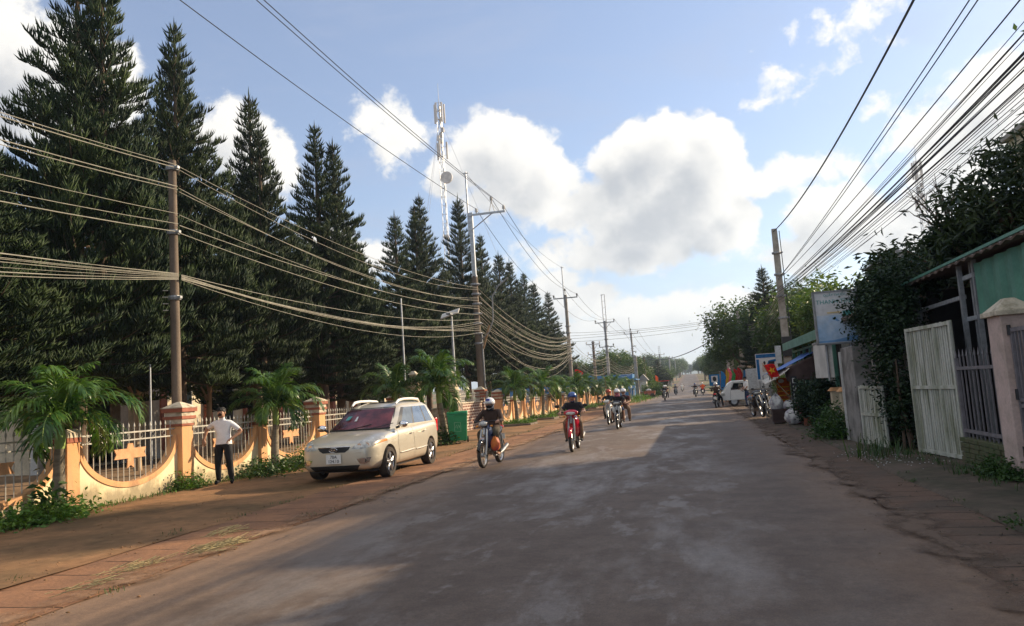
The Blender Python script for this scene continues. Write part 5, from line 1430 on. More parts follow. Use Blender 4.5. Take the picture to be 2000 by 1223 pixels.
# ------------------------------------------------------------------ lattice masts
def lattice(label, x, y, H, w, seg, col='galv', antennas=True, guys=True, dish=None):
    t_ = thing('cell_tower', label, 'mast', (x, y, 0))
    b = MB(); cs = [(w*.577*math.cos(a), w*.577*math.sin(a)) for a in (PI/2, PI*7/6, -PI/6)]
    for cx_, cy_ in cs: b.tube([(cx_, cy_, 0), (cx_, cy_, H)], .042, 5)
    n_ = int(H/seg)
    for i in range(n_):
        z = i*H/n_; z2 = (i+1)*H/n_
        for k in range(3):
            a_, c_ = cs[k], cs[(k+1) % 3]
            if i % 2: a_, c_ = c_, a_
            b.tube([(a_[0], a_[1], z), (c_[0], c_[1], z2)], .022, 4, 0, False)
            b.tube([(cs[k][0], cs[k][1], z2), (cs[(k+1) % 3][0], cs[(k+1) % 3][1], z2)], .020, 4, 0, False)
    b.build('lattice', M[col], t_)
    b = MB(); b.tube([(0, 0, H-.5), (0, 0, H+2.6)], [.05, .02], 6); b.build('lightning_rod', M['galv'], t_)
    if antennas:
        for zc, R_, hh, n3 in ((H-1.4, .62, 2.5, 5), (H-6.2, .70, 2.2, 3)):
            for k in range(n3):
                a = 2*PI*k/n3+.5
                b = MB(); b.box((math.cos(a)*R_, math.sin(a)*R_, zc), (.20, .16, hh)); b.tube([(0, 0, zc-.9), (math.cos(a)*R_, math.sin(a)*R_, zc-.5)], .035, 5); b.tube([(0, 0, zc+.3), (math.cos(a)*R_, math.sin(a)*R_, zc+.5)], .035, 5)
                b.build('panel_antenna', M['house_white'], t_)
        for k in range(4):
            b = MB(); b.box((.3*math.cos(k*1.7), .3*math.sin(k*1.7), H-3.6-.5*k), (.35, .3, .6)); b.build('radio_unit', M['house_white'], t_)
    if dish:
        for zd, rd in dish:
            b = MB(); b.lathe([(rd, -.8), (rd, -.55), (rd*.7, -.42), (.05, -.35)], 18, 0, 'Y', (rd*.9, 0, zd)); b.tube([(0, 0, zd), (rd*.9, -.4, zd)], .06, 6); b.build('dish', M['house_white'], t_, 50)
    if guys:
        for k, a in enumerate((.4, 2.5, 4.6)):
            for zt in (H*.95, H*.6):
                b = MB(); b.tube([(0, 0, zt), (math.cos(a)*13, math.sin(a)*13, 0)], .018, 4); b.build('guy_wire', M['galv'], t_)
    return t_
lattice('slender lattice phone mast with antennas rising behind the conifers', -28.3, 90., 39., .62, 1.1, dish=((29., .75), (21.5, .3)))
lattice('grey phone mast half hidden behind the mango tree and black cables', 34.3, 120., 31.5, 1.0, 1.0, dish=None, guys=False)
# steel masts and lamps on the left
def slim(label, name, x, y, h, r, m, cat='mast'):
    t_ = thing(name, label, cat, (x, y, 0)); b = MB(); b.tube([(0, 0, 0), (0, 0, h)], [r, r*.7], 8); b.tube([(0, 0, 0), (0, 0, .12)], r*2, 8); b.build('shaft', M[m], t_, 60); return t_
slim('thin bare steel post behind the fence above the parked car', 'flag_post', -11.7, 30.3, 5.95, .055, 'galv')
slim('short pale post behind the railing left of the brown pole', 'flag_post', -13.6, 17.2, 3.0, .035, 'galv')
sl_ = slim('solar street lamp with a tilted panel beside the gate pier', 'street_lamp', -11.5, 36.6, 5.7, .085, 'galv', 'street lamp')
b = MB(); b.box((0, 0, 0), (.95, .60, .05), 0, Matrix.Translation((-.05, 0, 5.85)) @ Euler((math.radians(28), math.radians(-14), 0)).to_matrix().to_4x4()); b.build('solar_panel', M['house_white'], sl_)
b = MB(); b.tube([(0, 0, 5.6), (.1, -.45, 5.75)], .03, 6); b.box((.1, -.6, 5.76), (.22, .42, .07)); b.build('lamp_head', M['steel_grey'], sl_)
# ------------------------------------------------------------------ leafy masses
def leaves_np(P, size, seed, aspect=.45, up=.5, droop=0.):
    r = np.random.RandomState(seed); n = len(P)
    d = r.normal(size=(n, 3)); d[:, 2] = d[:, 2]*.6-droop; d /= np.linalg.norm(d, axis=1)[:, None]
    nn = r.normal(size=(n, 3)); nn[:, 2] += up*2; s = np.cross(d, nn); s /= np.linalg.norm(s, axis=1)[:, None]+1e-9
    nrm = np.cross(s, d)
    L = (size*r.uniform(.65, 1.3, n))[:, None]; Wd = L*aspect*.5
    v = np.stack([P, P+d*L*.45+s*Wd+nrm*L*.06, P+d*L-nrm*L*.10, P+d*L*.45-s*Wd+nrm*L*.06], axis=1).reshape(-1, 3)
    o = np.arange(n)[:, None]*4
    F = np.concatenate([o+np.array([[0, 1, 2]]), o+np.array([[0, 2, 3]])])
    return v, F

def clump_points(ells, n, seed, shell=.55, csz=.16, nclump=None):
    r = np.random.RandomState(seed); out = []
    vol = np.array([a[1][0]*a[1][1]*a[1][2] for a in ells])**(2/3); vol /= vol.sum()
    for (c, rad), w in zip(ells, vol):
        m_ = int(n*w); nc = nclump or max(8, int(m_/55))
        d = r.normal(size=(nc, 3)); d /= np.linalg.norm(d, axis=1)[:, None]
        rr = (shell+(1-shell)*r.uniform(0, 1, nc)**.6)*r.uniform(.85, 1.12, nc)
        cc = d*rr[:, None]*np.array(rad)
        idx = r.randint(0, nc, m_)
        sc = np.array(rad).mean()*csz*r.uniform(.6, 1.5, nc)
        out.append(np.array(c)+cc[idx]+r.normal(size=(m_, 3))*sc[idx][:, None])
    return np.concatenate(out)

def tree_mesh(seed, trunk_h, ells, n, size, leaf, aspect=.45, tr=.14, bark='bark', shell=.5, csz=.15, droop=.1):
    r = random.Random(seed); w = MB()
    w.tube([(0, 0, -.2), (.03, .02, trunk_h*.5), (0, 0, trunk_h)], [tr*1.3, tr, tr*.8], 8)
    for c, rad in ells:
        for k in range(4):
            e = V(c)+V((r.uniform(-.6, .6)*rad[0], r.uniform(-.6, .6)*rad[1], r.uniform(-.1, .7)*rad[2])); s_ = V((0, 0, trunk_h*r.uniform(.7, 1.)))
            mid = s_.lerp(e, .5)+V((0, 0, -.1*rad[2])); w.tube([s_, mid, e], [tr*.55, tr*.35, tr*.1], 5)
    P = clump_points(ells, n, seed, shell, csz); P = P[P[:, 2] > .15]
    v, F = leaves_np(P, size, seed+1, aspect, .5, droop)
    return w.mesh('trunk', M[bark], 50), mesh_np('crown', v, F, M[leaf])
BT = {
 'round': tree_mesh(1, 2.2, [((0, 0, 3.8), (1.9, 1.9, 1.5)), ((.9, .3, 3.2), (1.2, 1.2, 1.)), ((-.9, -.2, 3.1), (1.3, 1.2, 1.))], 9000, .22, 'broad'),
 'light': tree_mesh(2, 2.0, [((0, 0, 3.6), (1.8, 1.6, 1.3)), ((1.0, .2, 3.0), (1.3, 1.2, .9)), ((-1.1, .1, 3.3), (1.2, 1.1, .9))], 8000, .22, 'broad_light'),
 'bush': tree_mesh(3, .5, [((0, 0, 1.0), (1.3, 1.1, .9)), ((.8, 0, .8), (.8, .8, .7)), ((-.8, .1, .7), (.8, .8, .6))], 4500, .17, 'broad'),
 'bushl': tree_mesh(4, .5, [((0, 0, 1.0), (1.3, 1.1, .95)), ((.7, 0, .7), (.9, .8, .7))], 4000, .16, 'broad_light'),
 'yard': tree_mesh(6, 2.6, [((0, 0, 3.6), (1.3, 1.3, .9)), ((.6, .2, 2.9), (.8, .8, .5))], 3500, .20, 'broad_light', bark='bark_pale', tr=.11, shell=.3),
}
def btree(label, kind, x, y, sc, rz_=None, sz=None, group=None, z=None, name=None):
    nm = name or ('shrub' if kind.startswith('bush') else 'broadleaf_tree')
    t_ = thing(nm, label, 'shrub' if nm == 'shrub' else 'tree', (x, y, hz(y) if z is None else z), rnd.uniform(0, 6) if rz_ is None else rz_, group)
    t_.scale = (sc, sc, sz or sc); a_, c_ = BT[kind]; link('trunk' if nm != 'shrub' else 'stem', a_, t_); link('crown' if nm != 'shrub' else 'foliage', c_, t_)

def weeds(label, name, pts, n, h, size, leaf, seed, spread=.25, group=None, cat='weeds', aspect=.5):
    r = np.random.RandomState(seed); P = []
    for (x, y, z, w_) in pts:
        m_ = int(n*w_); q = r.normal(size=(m_, 3))*np.array([spread, spread*1.3, 0]); q[:, 2] = np.abs(r.normal(size=m_))*h*.5
        q[:, :2] *= (1-.35*q[:, 2:3]/h); P.append(q+np.array([x, y, z]))
    P = np.concatenate(P); v, F = leaves_np(P, size, seed, aspect, .8, -.25)
    return tag(link(name, mesh_np(name, v, F, M[leaf])), label, cat, group)

def blades(label, name, spots, n, h, w_, leaf, seed, spread=.2, kind=None, cat='grass', group=None):
    r = random.Random(seed); vs = []; fs = []
    for (x, y, z) in spots:
        for i in range(n):
            a = r.uniform(0, 2*PI); px_, py_ = x+r.gauss(0, spread), y+r.gauss(0, spread); hh = h*r.uniform(.4, 1.15); ln = r.uniform(.3, 1.3)*hh
            d = V((math.cos(a), math.sin(a), 0)); s_ = V((-math.sin(a), math.cos(a), 0))*w_*.5
            p0 = V((px_, py_, z)); p1 = p0+d*ln*.3+V((0, 0, hh*.65)); p2_ = p0+d*ln+V((0, 0, hh*r.uniform(.35, 1.)))
            b0 = len(vs); vs += [p0-s_, p0+s_, p1+s_*.8, p1-s_*.8, p2_]; fs += [(b0, b0+1, b0+2), (b0, b0+2, b0+3), (b0+3, b0+2, b0+4)]
    o = link(name, mesh_np(name, [tuple(v) for v in vs], fs, M[leaf]))
    return tag(o, label, cat, group, kind)

# weeds on the left verge
weeds('clump of broad leaved green weeds at the foot of the nearest palm', 'weed_clump', [(-10.75, 11.1, .0, 1), (-10.65, 10.5, 0, .7), (-10.75, 11.7, 0, .3), (-10.8, 9.9, 0, .5)], 900, .30, .10, 'weed', 3, .22)
weeds('tall leafy weed stalks in front of the nearest palm trunk', 'weed_stalks', [(-10.8, 11.1, .15, 1)], 90, .6, .17, 'weed_dark', 13, .12)['kind'] = 'stuff'
weeds('low green weeds around the palm beside the standing man', 'weed_clump', [(-10.8, 18.2, 0, 1), (-10.75, 19.4, 0, .8), (-10.7, 17.4, 0, .5)], 800, .34, .11, 'weed_dark', 4, .38)
weeds('bright weeds beside the fence left of the parked car', 'weed_clump', [(-11.1, 20.6, 0, 1), (-11.1, 21.5, 0, .7)], 500, .45, .11, 'weed', 5, .25)['kind'] = 'stuff'
weeds('small weeds at the base of the large pillar beside the man', 'weed_clump', [(-11.1, 15.1, 0, 1), (-11.05, 15.5, 0, .6)], 420, .32, .08, 'weed', 6, .13)['kind'] = 'stuff'
weeds('leafy plant at the foot of the palm behind the parked car', 'weed_clump', [(-8.75, 26.3, .02, 1)], 420, .5, .13, 'weed_dark', 7, .26)['kind'] = 'stuff'
blades('thin grass line along the bottom of the near fence', 'grass_strip', [(-11.2+rnd.uniform(-.05, .08), 9.5+.33*i, 0) for i in range(32)], 26, .13, .012, 'weed', 8, .12, 'stuff')
for i, (x, y) in enumerate(((-9.1, 39.6), (-9.1, 46.4), (-9.1, 53), (-9., 59.5), (-9, 66), (-8.9, 73), (-8.9, 80.5))):
    t_ = thing('planting_bed', ['green weedy bed under the first palm of the far row', 'green weedy bed under the second palm of the far row', 'green weedy bed under the third palm of the far row', 'green weedy bed under the fourth palm of the far row', 'green weedy bed under the fifth palm of the far row', 'green weedy bed under the sixth palm of the far row', 'green weedy bed under the seventh palm of the far row'][i], 'planting bed', (x, y, 0), 0, 'weedy beds under the far palms')
    b = MB(); b.box((0, 0, .04), (1.7, 1.9, .13)); b.build('soil', M['concrete_brown'], t_, bevel=.02)
    r = np.random.RandomState(30+i); q = r.uniform(-.8, .8, size=(900, 3)); q[:, 2] = .1+np.abs(r.normal(size=900))*.10
    v, F = leaves_np(q, .11, i, .5, .8, -.3); link('plants', mesh_np('plants', v, F, M['weed']), t_)
# dry straw on the slabs
for i, (x, y, n_) in enumerate(((-5.75, 8.3, 150), (-6.05, 7.3, 50), (-6.3, 9.3, 45), (-6.0, 6.5, 25))):
    r = random.Random(60+i); b = MB()
    for k in range(n_):
        a = r.uniform(-.6, .6)+.7; p0 = V((x+r.gauss(0, .09)+.1*(k/n_-.5), y+r.gauss(0, .10)+.55*(k/n_-.5), .02+abs(r.gauss(0, .02)))); l_ = r.uniform(.06, .26)
        b.tube([p0, p0+V((math.cos(a)*l_, math.sin(a)*l_, r.uniform(-.01, .05)))], .0045, 3, 0, False)
    tag(b.build('straw_heap', M['straw'], None), ['largest strewn heap of dry straw on the red slabs', 'straw scattered on the red slabs nearest the viewer but one', 'small straw tuft on the verge edge near the fence', 'last wisps of straw at the bottom left of the slabs'][i], 'straw', kind='stuff')

# trees and building in the church yard
for i, (x, y, s_) in enumerate(((-17.5, 21.5, .95), (-19., 27.5, 1.0), (-18., 33., 1.0), (-20, 39., 1.1), (-22, 24, 1.15), (-23, 31, 1.1), (-18.5, 16.5, .9), (-22, 47, 1.2))):
    btree(['pale trunked young tree in the yard left of the brown pole', 'young yard tree right of the standing man', 'leafy yard tree above the second large pillar', 'yard tree behind the palm by the car', 'yard tree close to the church wall on the left', 'yard tree close to the church wall in the middle', 'yard tree behind the nearest palm', 'yard tree behind the stone gate piers'][i], 'yard', x, y, s_, group='young trees in the church yard')
ch = thing('church_hall', 'cream church hall with red pilasters behind the yard trees', 'building', (-31, 22, 0))
b = MB(); b.box((0, 22, 2.9), (9, 46, 5.8)); b.build('wall', M['house_cream'], ch)
b = MB(); b.prism([(-5.2, 5.8), (5.2, 5.8), (0, 8.6)], -1, 45.4, 'XZ'); b.build('roof', M['roof_tile'], ch)
for i in range(12):
    b = MB(); b.box((4.6, .8+3.8*i, 2.9), (.35, .45, 5.8)); b.build('pilaster', M['brick_red'], ch)
for i in range(11):
    b = MB(); b.box((4.52, 2.7+3.8*i, 2.3), (.08, 1.3, 2.4)); f_ = b.build('window', M['house_white'], ch)
    b = MB(); b.box((4.57, 2.7+3.8*i, 2.3), (.04, 1.1, 2.2)); b.build('pane', M['glass_dark'], f_)
pv = thing('entrance_pavilion', 'white arched pavilion seen under the trees left of the brown pole', 'building', (-21.5, 24.5, 0))
b = MB(); b.box((0, 0, 3.2), (.3, 6, .9)); 
for y in (-2.8, -1, 1, 2.8): b.box((0, y, 1.4), (.35, .4, 2.8))
b.prism([(-3.1, 3.65), (3.1, 3.65), (0, 5.0)], -.15, .15, 'YZ'); b.build('facade', M['house_white'], pv)
b = MB(); b.box((-.25, 0, 1.4), (.1, 1.4, 2.6)); b.build('door', M['brick_red'], pv)
b = MB(); b.box((-2.2, 0, 1.7), (4, 5.6, 3.4)); b.build('wall', M['house_cream'], pv)

# ------------------------------------------------------------------ right side, near to far
pk = thing('gate_pillar', 'weathered pink pillar with a mossy pyramid cap at the right edge', 'pillar', (4.26, 11.7, -.17))
b = MB(); b.box((0, 0, 1.15), (.42, .46, 2.5)); b.build('shaft', M['pink_plaster'], pk, bevel=.015)
b = MB(); b.box((0, 0, 2.43), (.54, .58, .07)); b.box((0, 0, 2.55), (.50, .54, .17), 0, None, .25); b.build('cap', M['cap_stone'], pk, bevel=.01)
def barred(label, name, cat, x, y0, y1, z0, z1, step, m, rails, rad=.012, spikes=False, frame=True):
    g_ = thing(name, label, cat, (x, y0, 0)); L = y1-y0; b = MB(); n_ = int(L/step)
    for i in range(n_+1):
        u = L*i/n_; b.box((0, u, (z0+z1)/2), (rad*2, rad*2, z1-z0))
        if spikes: b.tube([(0, u, z1), (0, u, z1+.03), (0, u, z1+.14)], [rad, rad*2., .001], 4)
    b.build('bars', M[m], g_); b = MB()
    for z in rails: b.box((0, L/2, z), (.045, L, .05))
    if frame:
        for u in (0, L): b.box((0, u, (z0+z1)/2), (.05, .05, z1-z0))
    b.build('frame', M[m], g_)
    return g_
gg = barred('grey steel gate with close vertical bars beside the pink pillar', 'steel_gate', 'gate', 4.16, 9.0, 11.42, .12, 2.05, .11, 'grey_steel', (.15, 1.02, 1.10, 2.02), .012)
b = MB(); b.box((.02, 1.21, .45), (.012, 2.4, .62)); b.build('sheet', M['grey_steel'], gg)
for z in (.35, 1.1, 1.95):
    b = MB(); b.tube([(-.03, 2.43, z), (-.03, 2.43, z+.14)], .025, 6); b.build('hinge', M['black_plastic'], gg)
sf = barred('dark spiked iron fence on a mossy brick base next to the white gate', 'iron_fence', 'fence', 4.2, 12.0, 13.9, .42, 1.72, .165, 'grey_steel', (.55, 1.55), .010, True)
b = MB(); r = random.Random(3)
for j in range(6):
    for i in range(9):
        b.box((r.uniform(-.012, .012), .105+.21*i+(.05 if j % 2 else 0), .035+.075*j), (.20, .195, .066))
b.box((.03, .95, .2), (.14, 1.9, .40)); b.build('brick_base', M['mossy_brick'], sf, bevel=.006)
# corrugated white double gate
def slat_gate(label, x0, y0, x1, y1, z0, z1, step, rail=True, deep=.02):
    L = math.hypot(x1-x0, y1-y0); g_ = thing('metal_gate', label, 'gate', (x0, y0, 0), math.atan2(y1-y0, x1-x0))
    b = MB(); n_ = int(L/step); r = random.Random(int(y0*7))
    for i in range(n_):
        u = (i+.5)*L/n_; b.box((u, r.uniform(-.006, .006), (z0+z1)/2+r.uniform(-.01, .02)), (L/n_*.62, deep, z1-z0))
    b.box((L/2, -.018, (z0+z1)/2), (L, .008, z1-z0-.04), 1); b.build('slats', [M['weathered_white'], M['dark_inside']], g_)
    b = MB()
    for z in (z0+.04, (z0+z1)*.52, z1-.03): b.box((L/2, .028, z), (L, .03, .06))
    for u in (0.02, L*.34, L-.02): b.box((u, .03, (z0+z1)/2), (.05, .034, z1-z0))
    b.build('frame', M['weathered_white'], g_)
    return g_
slat_gate('tall streaky white sheet metal gate under the green shed', 4.22, 13.98, 3.98, 15.75, .06, 2.34, .085)
slat_gate('lower white metal gate past the vine covered wall', 3.72, 16.9, 3.5, 18.05, .04, 1.30, .095)
# shed
sh = thing('shed', 'open shed with green corrugated wall and rusty roof behind the white gate', 'shed', (4.6, 8.0, 0))
b = MB(); n_ = 46
vs = []; fs = []
for i in range(n_+1):
    y = 5.72*i/n_-.0; x = .022*(1 if i % 4 in (0, 1) else -1)
    vs += [(x, y, 2.36), (x, y, 3.22)]
for i in range(n_): fs.append((2*i, 2*i+2, 2*i+3, 2*i+1))
b.add(vs, fs); o = b.build('wall_panel', M['green_metal'], sh); o.modifiers.new('s', 'SOLIDIFY').thickness = .004
b = MB(); vs = []; fs = []; n_ = 60
for i in range(n_+1):
    y = -2+11.3*i/n_; dz = .02*(1 if i % 2 else -1); vs += [(-.22, y, 3.30+dz), (6.5, y, 4.35+dz)]
for i in range(n_): fs.append((2*i, 2*i+1, 2*i+3, 2*i+2))
b.add(vs, fs); o = b.build('roof', M['roof_rust'], sh); o.modifiers.new('s', 'SOLIDIFY').thickness = .03
b = MB(); b.box((-.22, 3.65, 3.335), (.04, 11.3, .045)); b.build('eave_flashing', M['green_metal'], sh)
for x, y in ((-.05, 6.35), (.06, 6.1), (0, 9.1), (0, 5.8)):
    b = MB(); b.box((x, y, 1.65), (.07, .07, 3.3)); b.build('post', M['steel_grey'], sh)
for z, y0, y1 in ((3.05, 5.75, 6.35), (2.36, 5.75, 6.35), (2.75, 6.4, 9.1)):
    b = MB(); b.box((.0, (y0+y1)/2, z), (.06, y1-y0, .07)); b.build('beam', M['galv'], sh)
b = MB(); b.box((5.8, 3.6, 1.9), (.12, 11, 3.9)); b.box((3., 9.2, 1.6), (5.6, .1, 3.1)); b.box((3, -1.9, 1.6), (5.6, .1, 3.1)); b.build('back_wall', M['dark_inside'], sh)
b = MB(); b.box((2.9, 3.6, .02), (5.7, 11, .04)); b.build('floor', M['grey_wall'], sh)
# little roofed tank behind the vine
tk = thing('roof_turret', 'small green hutch with a grey pyramid roof poking out of the vine', 'hutch', (5.3, 21.5, 0))
b = MB(); b.box((0, 0, 3.9), (.75, .75, .75)); b.box((0, 0, 1.7), (.5, .5, 3.6)); b.build('body', M['green_metal'], tk)
b = MB(); b.box((0, 0, 4.5), (1.3, 1.3, .45), 0, None, .12); b.build('roof', M['roof_grey'], tk)
# vine mass on a wall
vn = thing('vine_covered_wall', 'wall smothered in dark green vine between the two white gates', 'vine', (4.2, 16.6, 0))
b = MB(); b.box((.12, 0, 1.1), (.25, 1.6, 2.3)); b.build('wall', M['grey_wall'], vn)
P = clump_points([((-.1, .2, 1.7), (.55, .95, 1.5)), ((-.25, .5, 2.6), (.65, .9, 1.0)), ((.1, .3, 3.4), (.6, .8, .6)), ((-.15, .1, .7), (.40, .75, .8)), ((-.35, .9, 3.0), (.55, .6, .6))], 17000, 17, .45, .13)
P = P[P[:, 2] > .05]; v, F = leaves_np(P, .085, 18, .55, .2, .25); link('vine', mesh_np('vine', v, F, M['vine']), vn)
b = MB(); r = random.Random(9)
for i in range(7):
    x, y = r.uniform(-.4, .2), r.uniform(-.6, .8); b.tube([(x, y, 0), (x+r.uniform(-.1, .1), y+r.uniform(-.15, .15), .7), (x+r.uniform(-.2, .2), y+r.uniform(-.3, .3), 1.8)], [.03, .025, .012], 5)
b.build('stem', M['bark'], vn)
# concrete slab pillar, low wall and small columns
cp = thing('concrete_pillar', 'broad stained concrete pillar left of the lower white gate', 'pillar', (3.62, 18.85, 0))
b = MB(); b.box((0, 0, 1.08), (.36, 1.35, 2.2)); b.build('pillar', M['grey_wall'], cp, bevel=.015); b = MB(); b.box((-.02, .715, 1.05), (.40, .06, 2.1)); b.build('pale_edge', M['house_white'], cp)
lw = thing('garden_wall', 'low mossy garden wall with two orange capped columns under the hanging board', 'wall', (3.72, 19.6, 0))
b = MB(); b.box((0, 1.9, .35), (.16, 3.8, .8)); b.build('wall', M['grey_wall'], lw)
for y in (1.1, 2.4):
    b = MB(); b.box((-.05, y, .55), (.28, .28, 1.2)); c = b.build('column', M['house_cream'], lw, bevel=.01)
    b = MB(); b.box((-.05, y, 1.19), (.40, .40, .09), 0, None, .6); b.build('cap', M['orange_paint'], c)
hb_ = thing('hanging_board', 'blank stained white board hanging over the low garden wall', 'board', (3.45, 21.0, 1.5))
b = MB(); b.box((0, 1.15, .47), (.14, 2.2, .94)); b.build('board', M['house_white'], hb_, bevel=.01); b = MB(); b.box((0, 1.15, .96), (.17, 2.26, .05)); b.build('edge', M['steel_grey'], hb_)
hs = thing('house', 'low grey house with a barred window behind the white hanging board', 'house', (4.3, 18.5, 0))
b = MB(); b.box((2.5, 3.2, 1.45), (5, 6.2, 2.9)); b.build('wall', M['grey_wall'], hs)
b = MB(); b.prism([(-.5, 2.9), (5.6, 3.9), (5.6, 4.0), (-.5, 3.0)], -.2, 6.5, 'XZ'); b.build('roof', M['roof_rust'], hs)
b = MB(); b.box((-.03, 4.6, 1.9), (.06, 1.1, 1.2)); w_ = b.build('window', M['glass_dark'], hs)
b = MB()
for i in range(8): b.box((-.08, 4.1+.145*i, 1.9), (.02, .02, 1.2))
for i in range(5): b.box((-.09, 4.6, 1.35+.28*i), (.02, 1.1, .02))
b.build('grille', M['rail_white'], w_)
# signboard
sg = thing('signboard', 'faded pharmacy billboard with teal lettering standing above the low houses', 'sign', (3.68, 21.0, 2.38), math.radians(4))
b = MB(); b.box((0, 0, .65), (.96, .09, 1.32)); b.build('panel', M['sign_white'], sg)
b = MB()
for x in (-.5, .5): b.box((x, 0, .65), (.04, .13, 1.36))
for z in (-.02, 1.32): b.box((0, 0, z), (1.04, .13, .04))
b.box((.535, .03, .65), (.05, .22, 1.40)); b.build('frame', M['steel_grey'], sg)
b = MB(); b.box((0, -.047, .37), (.955, .004, .68)); b.build('picture', M['sign_blue'], sg)
b = MB(); b.prism([(-.475, .015), (.475, .015), (.475, .18), (.2, .12), (-.1, .07), (-.475, .06)], -.054, -.050, 'XZ'); b.build('blue_band', M['sign_strip'], sg)
b = MB(); b.prism([(-.2, .75), (.12, .76), (.12, .80), (-.22, .79)], -.054, -.050, 'XZ'); b.build('tan_stripe', M['sign_tan'], sg)
b = MB(); b.prism([(.17, .80), (.45, .82), (.44, .70), (.36, .62), (.24, .60), (.17, .68)], -.054, -.0505, 'XZ'); b.build('teal_shape', M['sign_teal'], sg)
b = MB(); b.prism([(-.10, .66), (.0, .62), (.08, .55), (.02, .54), (-.06, .60)], -.054, -.050, 'XZ'); b.build('dark_bird_shape', M['sign_strip'], sg)
text('THANH TÍNH', .155, 'lettering', M['sign_teal'], sg, (0.02, -.049, 1.05), (PI/2, 0, 0), 1.)
text('QUẦY THUỐC', .085, 'lettering', M['sign_teal'], sg, (0.02, -.049, 1.22), (PI/2, 0, 0), 1.)
for x in (-.3, .3):
    b = MB(); b.tube([(x, .03, 0), (x, .03, -.95)], .03, 6); b.build('leg', M['steel_grey'], sg)
# green shop
gs = thing('shop_house', 'narrow green framed shop house behind the awning', 'house', (4.25, 24.2, 0))
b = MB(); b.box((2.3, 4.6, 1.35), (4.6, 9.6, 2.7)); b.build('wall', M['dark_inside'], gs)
b = MB(); vs = []; fs = []; n_ = 40
for i in range(n_+1):
    x = -.45+6*i/n_; dz = .018*(1 if i % 2 else -1)
    vs += [(x, -.2, 3.0+dz+.05*x), (x, 10., 3.0+dz+.05*x)]
for i in range(n_): fs.append((2*i, 2*i+1, 2*i+3, 2*i+2))
b.add(vs, fs); o = b.build('roof', M['green_metal'], gs); o.modifiers.new('s', 'SOLIDIFY').thickness = .02
b = MB()
for k in range(4): b.box((-.46, 4.9, 2.72+.075*k), (.03, 10.2, .07))
b.build('fascia', M['green_metal'], gs)
b = MB()
for i in range(7): b.box((-.12, .2+1.55*i, 1.35), (.10, .10, 2.7))
for z in (.1, 1.55, 2.6): b.box((-.12, 4.8, z), (.08, 9.5, .08))
b.build('green_frame', M['green_metal'], gs)
b = MB()
for y0 in (.35, 1.9, 3.4):
    for k in range(5): b.box((-.10, y0+.15+.26*k, 1.95), (.03, .06, 1.2))
    for z in (1.5, 1.85, 2.35): b.box((-.10, y0+.68, z), (.03, 1.2, .05))
b.build('window_bars', M['rail_white'], gs)
b = MB(); b.box((-.06, 2.6, .75), (.02, 1.3, 1.35)); b.box((-.06, 6.2, 1.2), (.02, 2.4, 2.2)); b.build('green_door', M['green_metal'], gs)
# awning
aw = thing('awning', 'ragged blue and white tarpaulin awning propped in front of the green shop', 'awning', (0, 0, 0))
def sheet(A, B, C, D, n, sag, name, m, par, seed=1):
    r = random.Random(seed); vs = []; fs = []
    A, B, C, D = V(A), V(B), V(C), V(D)
    for i in range(n+1):
        for j in range(n+1):
            u, w_ = i/n, j/n; p_ = A.lerp(B, u).lerp(D.lerp(C, u), w_); p_.z += -sag*math.sin(PI*u)*(.5+.5*math.sin(PI*w_))+r.uniform(-.02, .02); vs.append(p_)
    for i in range(n):
        for j in range(n): fs.append((i*(n+1)+j, i*(n+1)+j+1, (i+1)*(n+1)+j+1, (i+1)*(n+1)+j))
    b = MB(); b.add(vs, fs); o = b.build(name, m, par, 60); o.modifiers.new('s', 'SOLIDIFY').thickness = .006; return o
sheet((4.2, 28.3, 2.42), (2.75, 28.6, 1.78), (2.6, 31.2, 1.7), (4.2, 31.6, 2.45), 10, .06, 'blue_sheet', M['tarp_blue'], aw, 1)
sheet((3.25, 28.0, 1.86), (2.40, 27.95, 1.38), (2.4, 29.4, 1.5), (3.2, 29.6, 1.95), 8, .05, 'white_sheet', M['tarp_white'], aw, 2)
sheet((4.15, 28.25, 2.30), (3.1, 28.35, 1.85), (3.15, 28.2, 1.42), (4.15, 28.2, 1.42), 8, -.02, 'brown_curtain', M['tarp_brown'], aw, 3)
for x, y, h_ in ((2.62, 28.6, 1.7), (2.6, 31., 1.7)):
    b = MB(); b.tube([(x, y, 0), (x, y, h_)], .022, 6); b.build('prop', M['steel_grey'], aw)
b = MB(); b.tube([(2.55, 28.4, 1.75), (3.2, 28.3, .9)], .03, 6); b.build('strut', M['wood'], aw)
def flag(label, x, y, z, w_, h_, m, pole_h, tilt=0., star=False, group=None, rz_=0, drop=0.):
    f_ = thing('flag', label, 'flag', (x, y, z), rz_, group, rot=(0, tilt, rz_))
    b = MB(); b.tube([(0, 0, 0), (0, 0, pole_h)], .014, 6); b.build('staff', M['wood'], f_)
    vs = []; fs = []; n_ = 10
    for i in range(n_+1):
        for j in range(n_+1):
            u, q = i/n_, j/n_; vs.append((u*w_*(1-.15*q), .06*math.sin(u*7+q*2)*u, pole_h-.03-q*h_-drop*u*u*h_))
    for i in range(n_):
        for j in range(n_): fs.append((i*(n_+1)+j, i*(n_+1)+j+1, (i+1)*(n_+1)+j+1, (i+1)*(n_+1)+j))
    b = MB(); b.add(vs, fs); c = b.build('cloth', M[m], f_, 70); c.modifiers.new('s', 'SOLIDIFY').thickness = .004
    if star:
        ps = []
        for k in range(10):
            a = PI/2+k*PI/5; R_ = h_*(.27 if k % 2 == 0 else .11); ps.append((w_*.46+math.cos(a)*R_, pole_h-.03-h_*.5-drop*.2*h_+math.sin(a)*R_))
        b = MB(); b.prism(ps, -.035, .035, 'XZ'); b.build('star', M['flag_yellow'], c)
    return f_
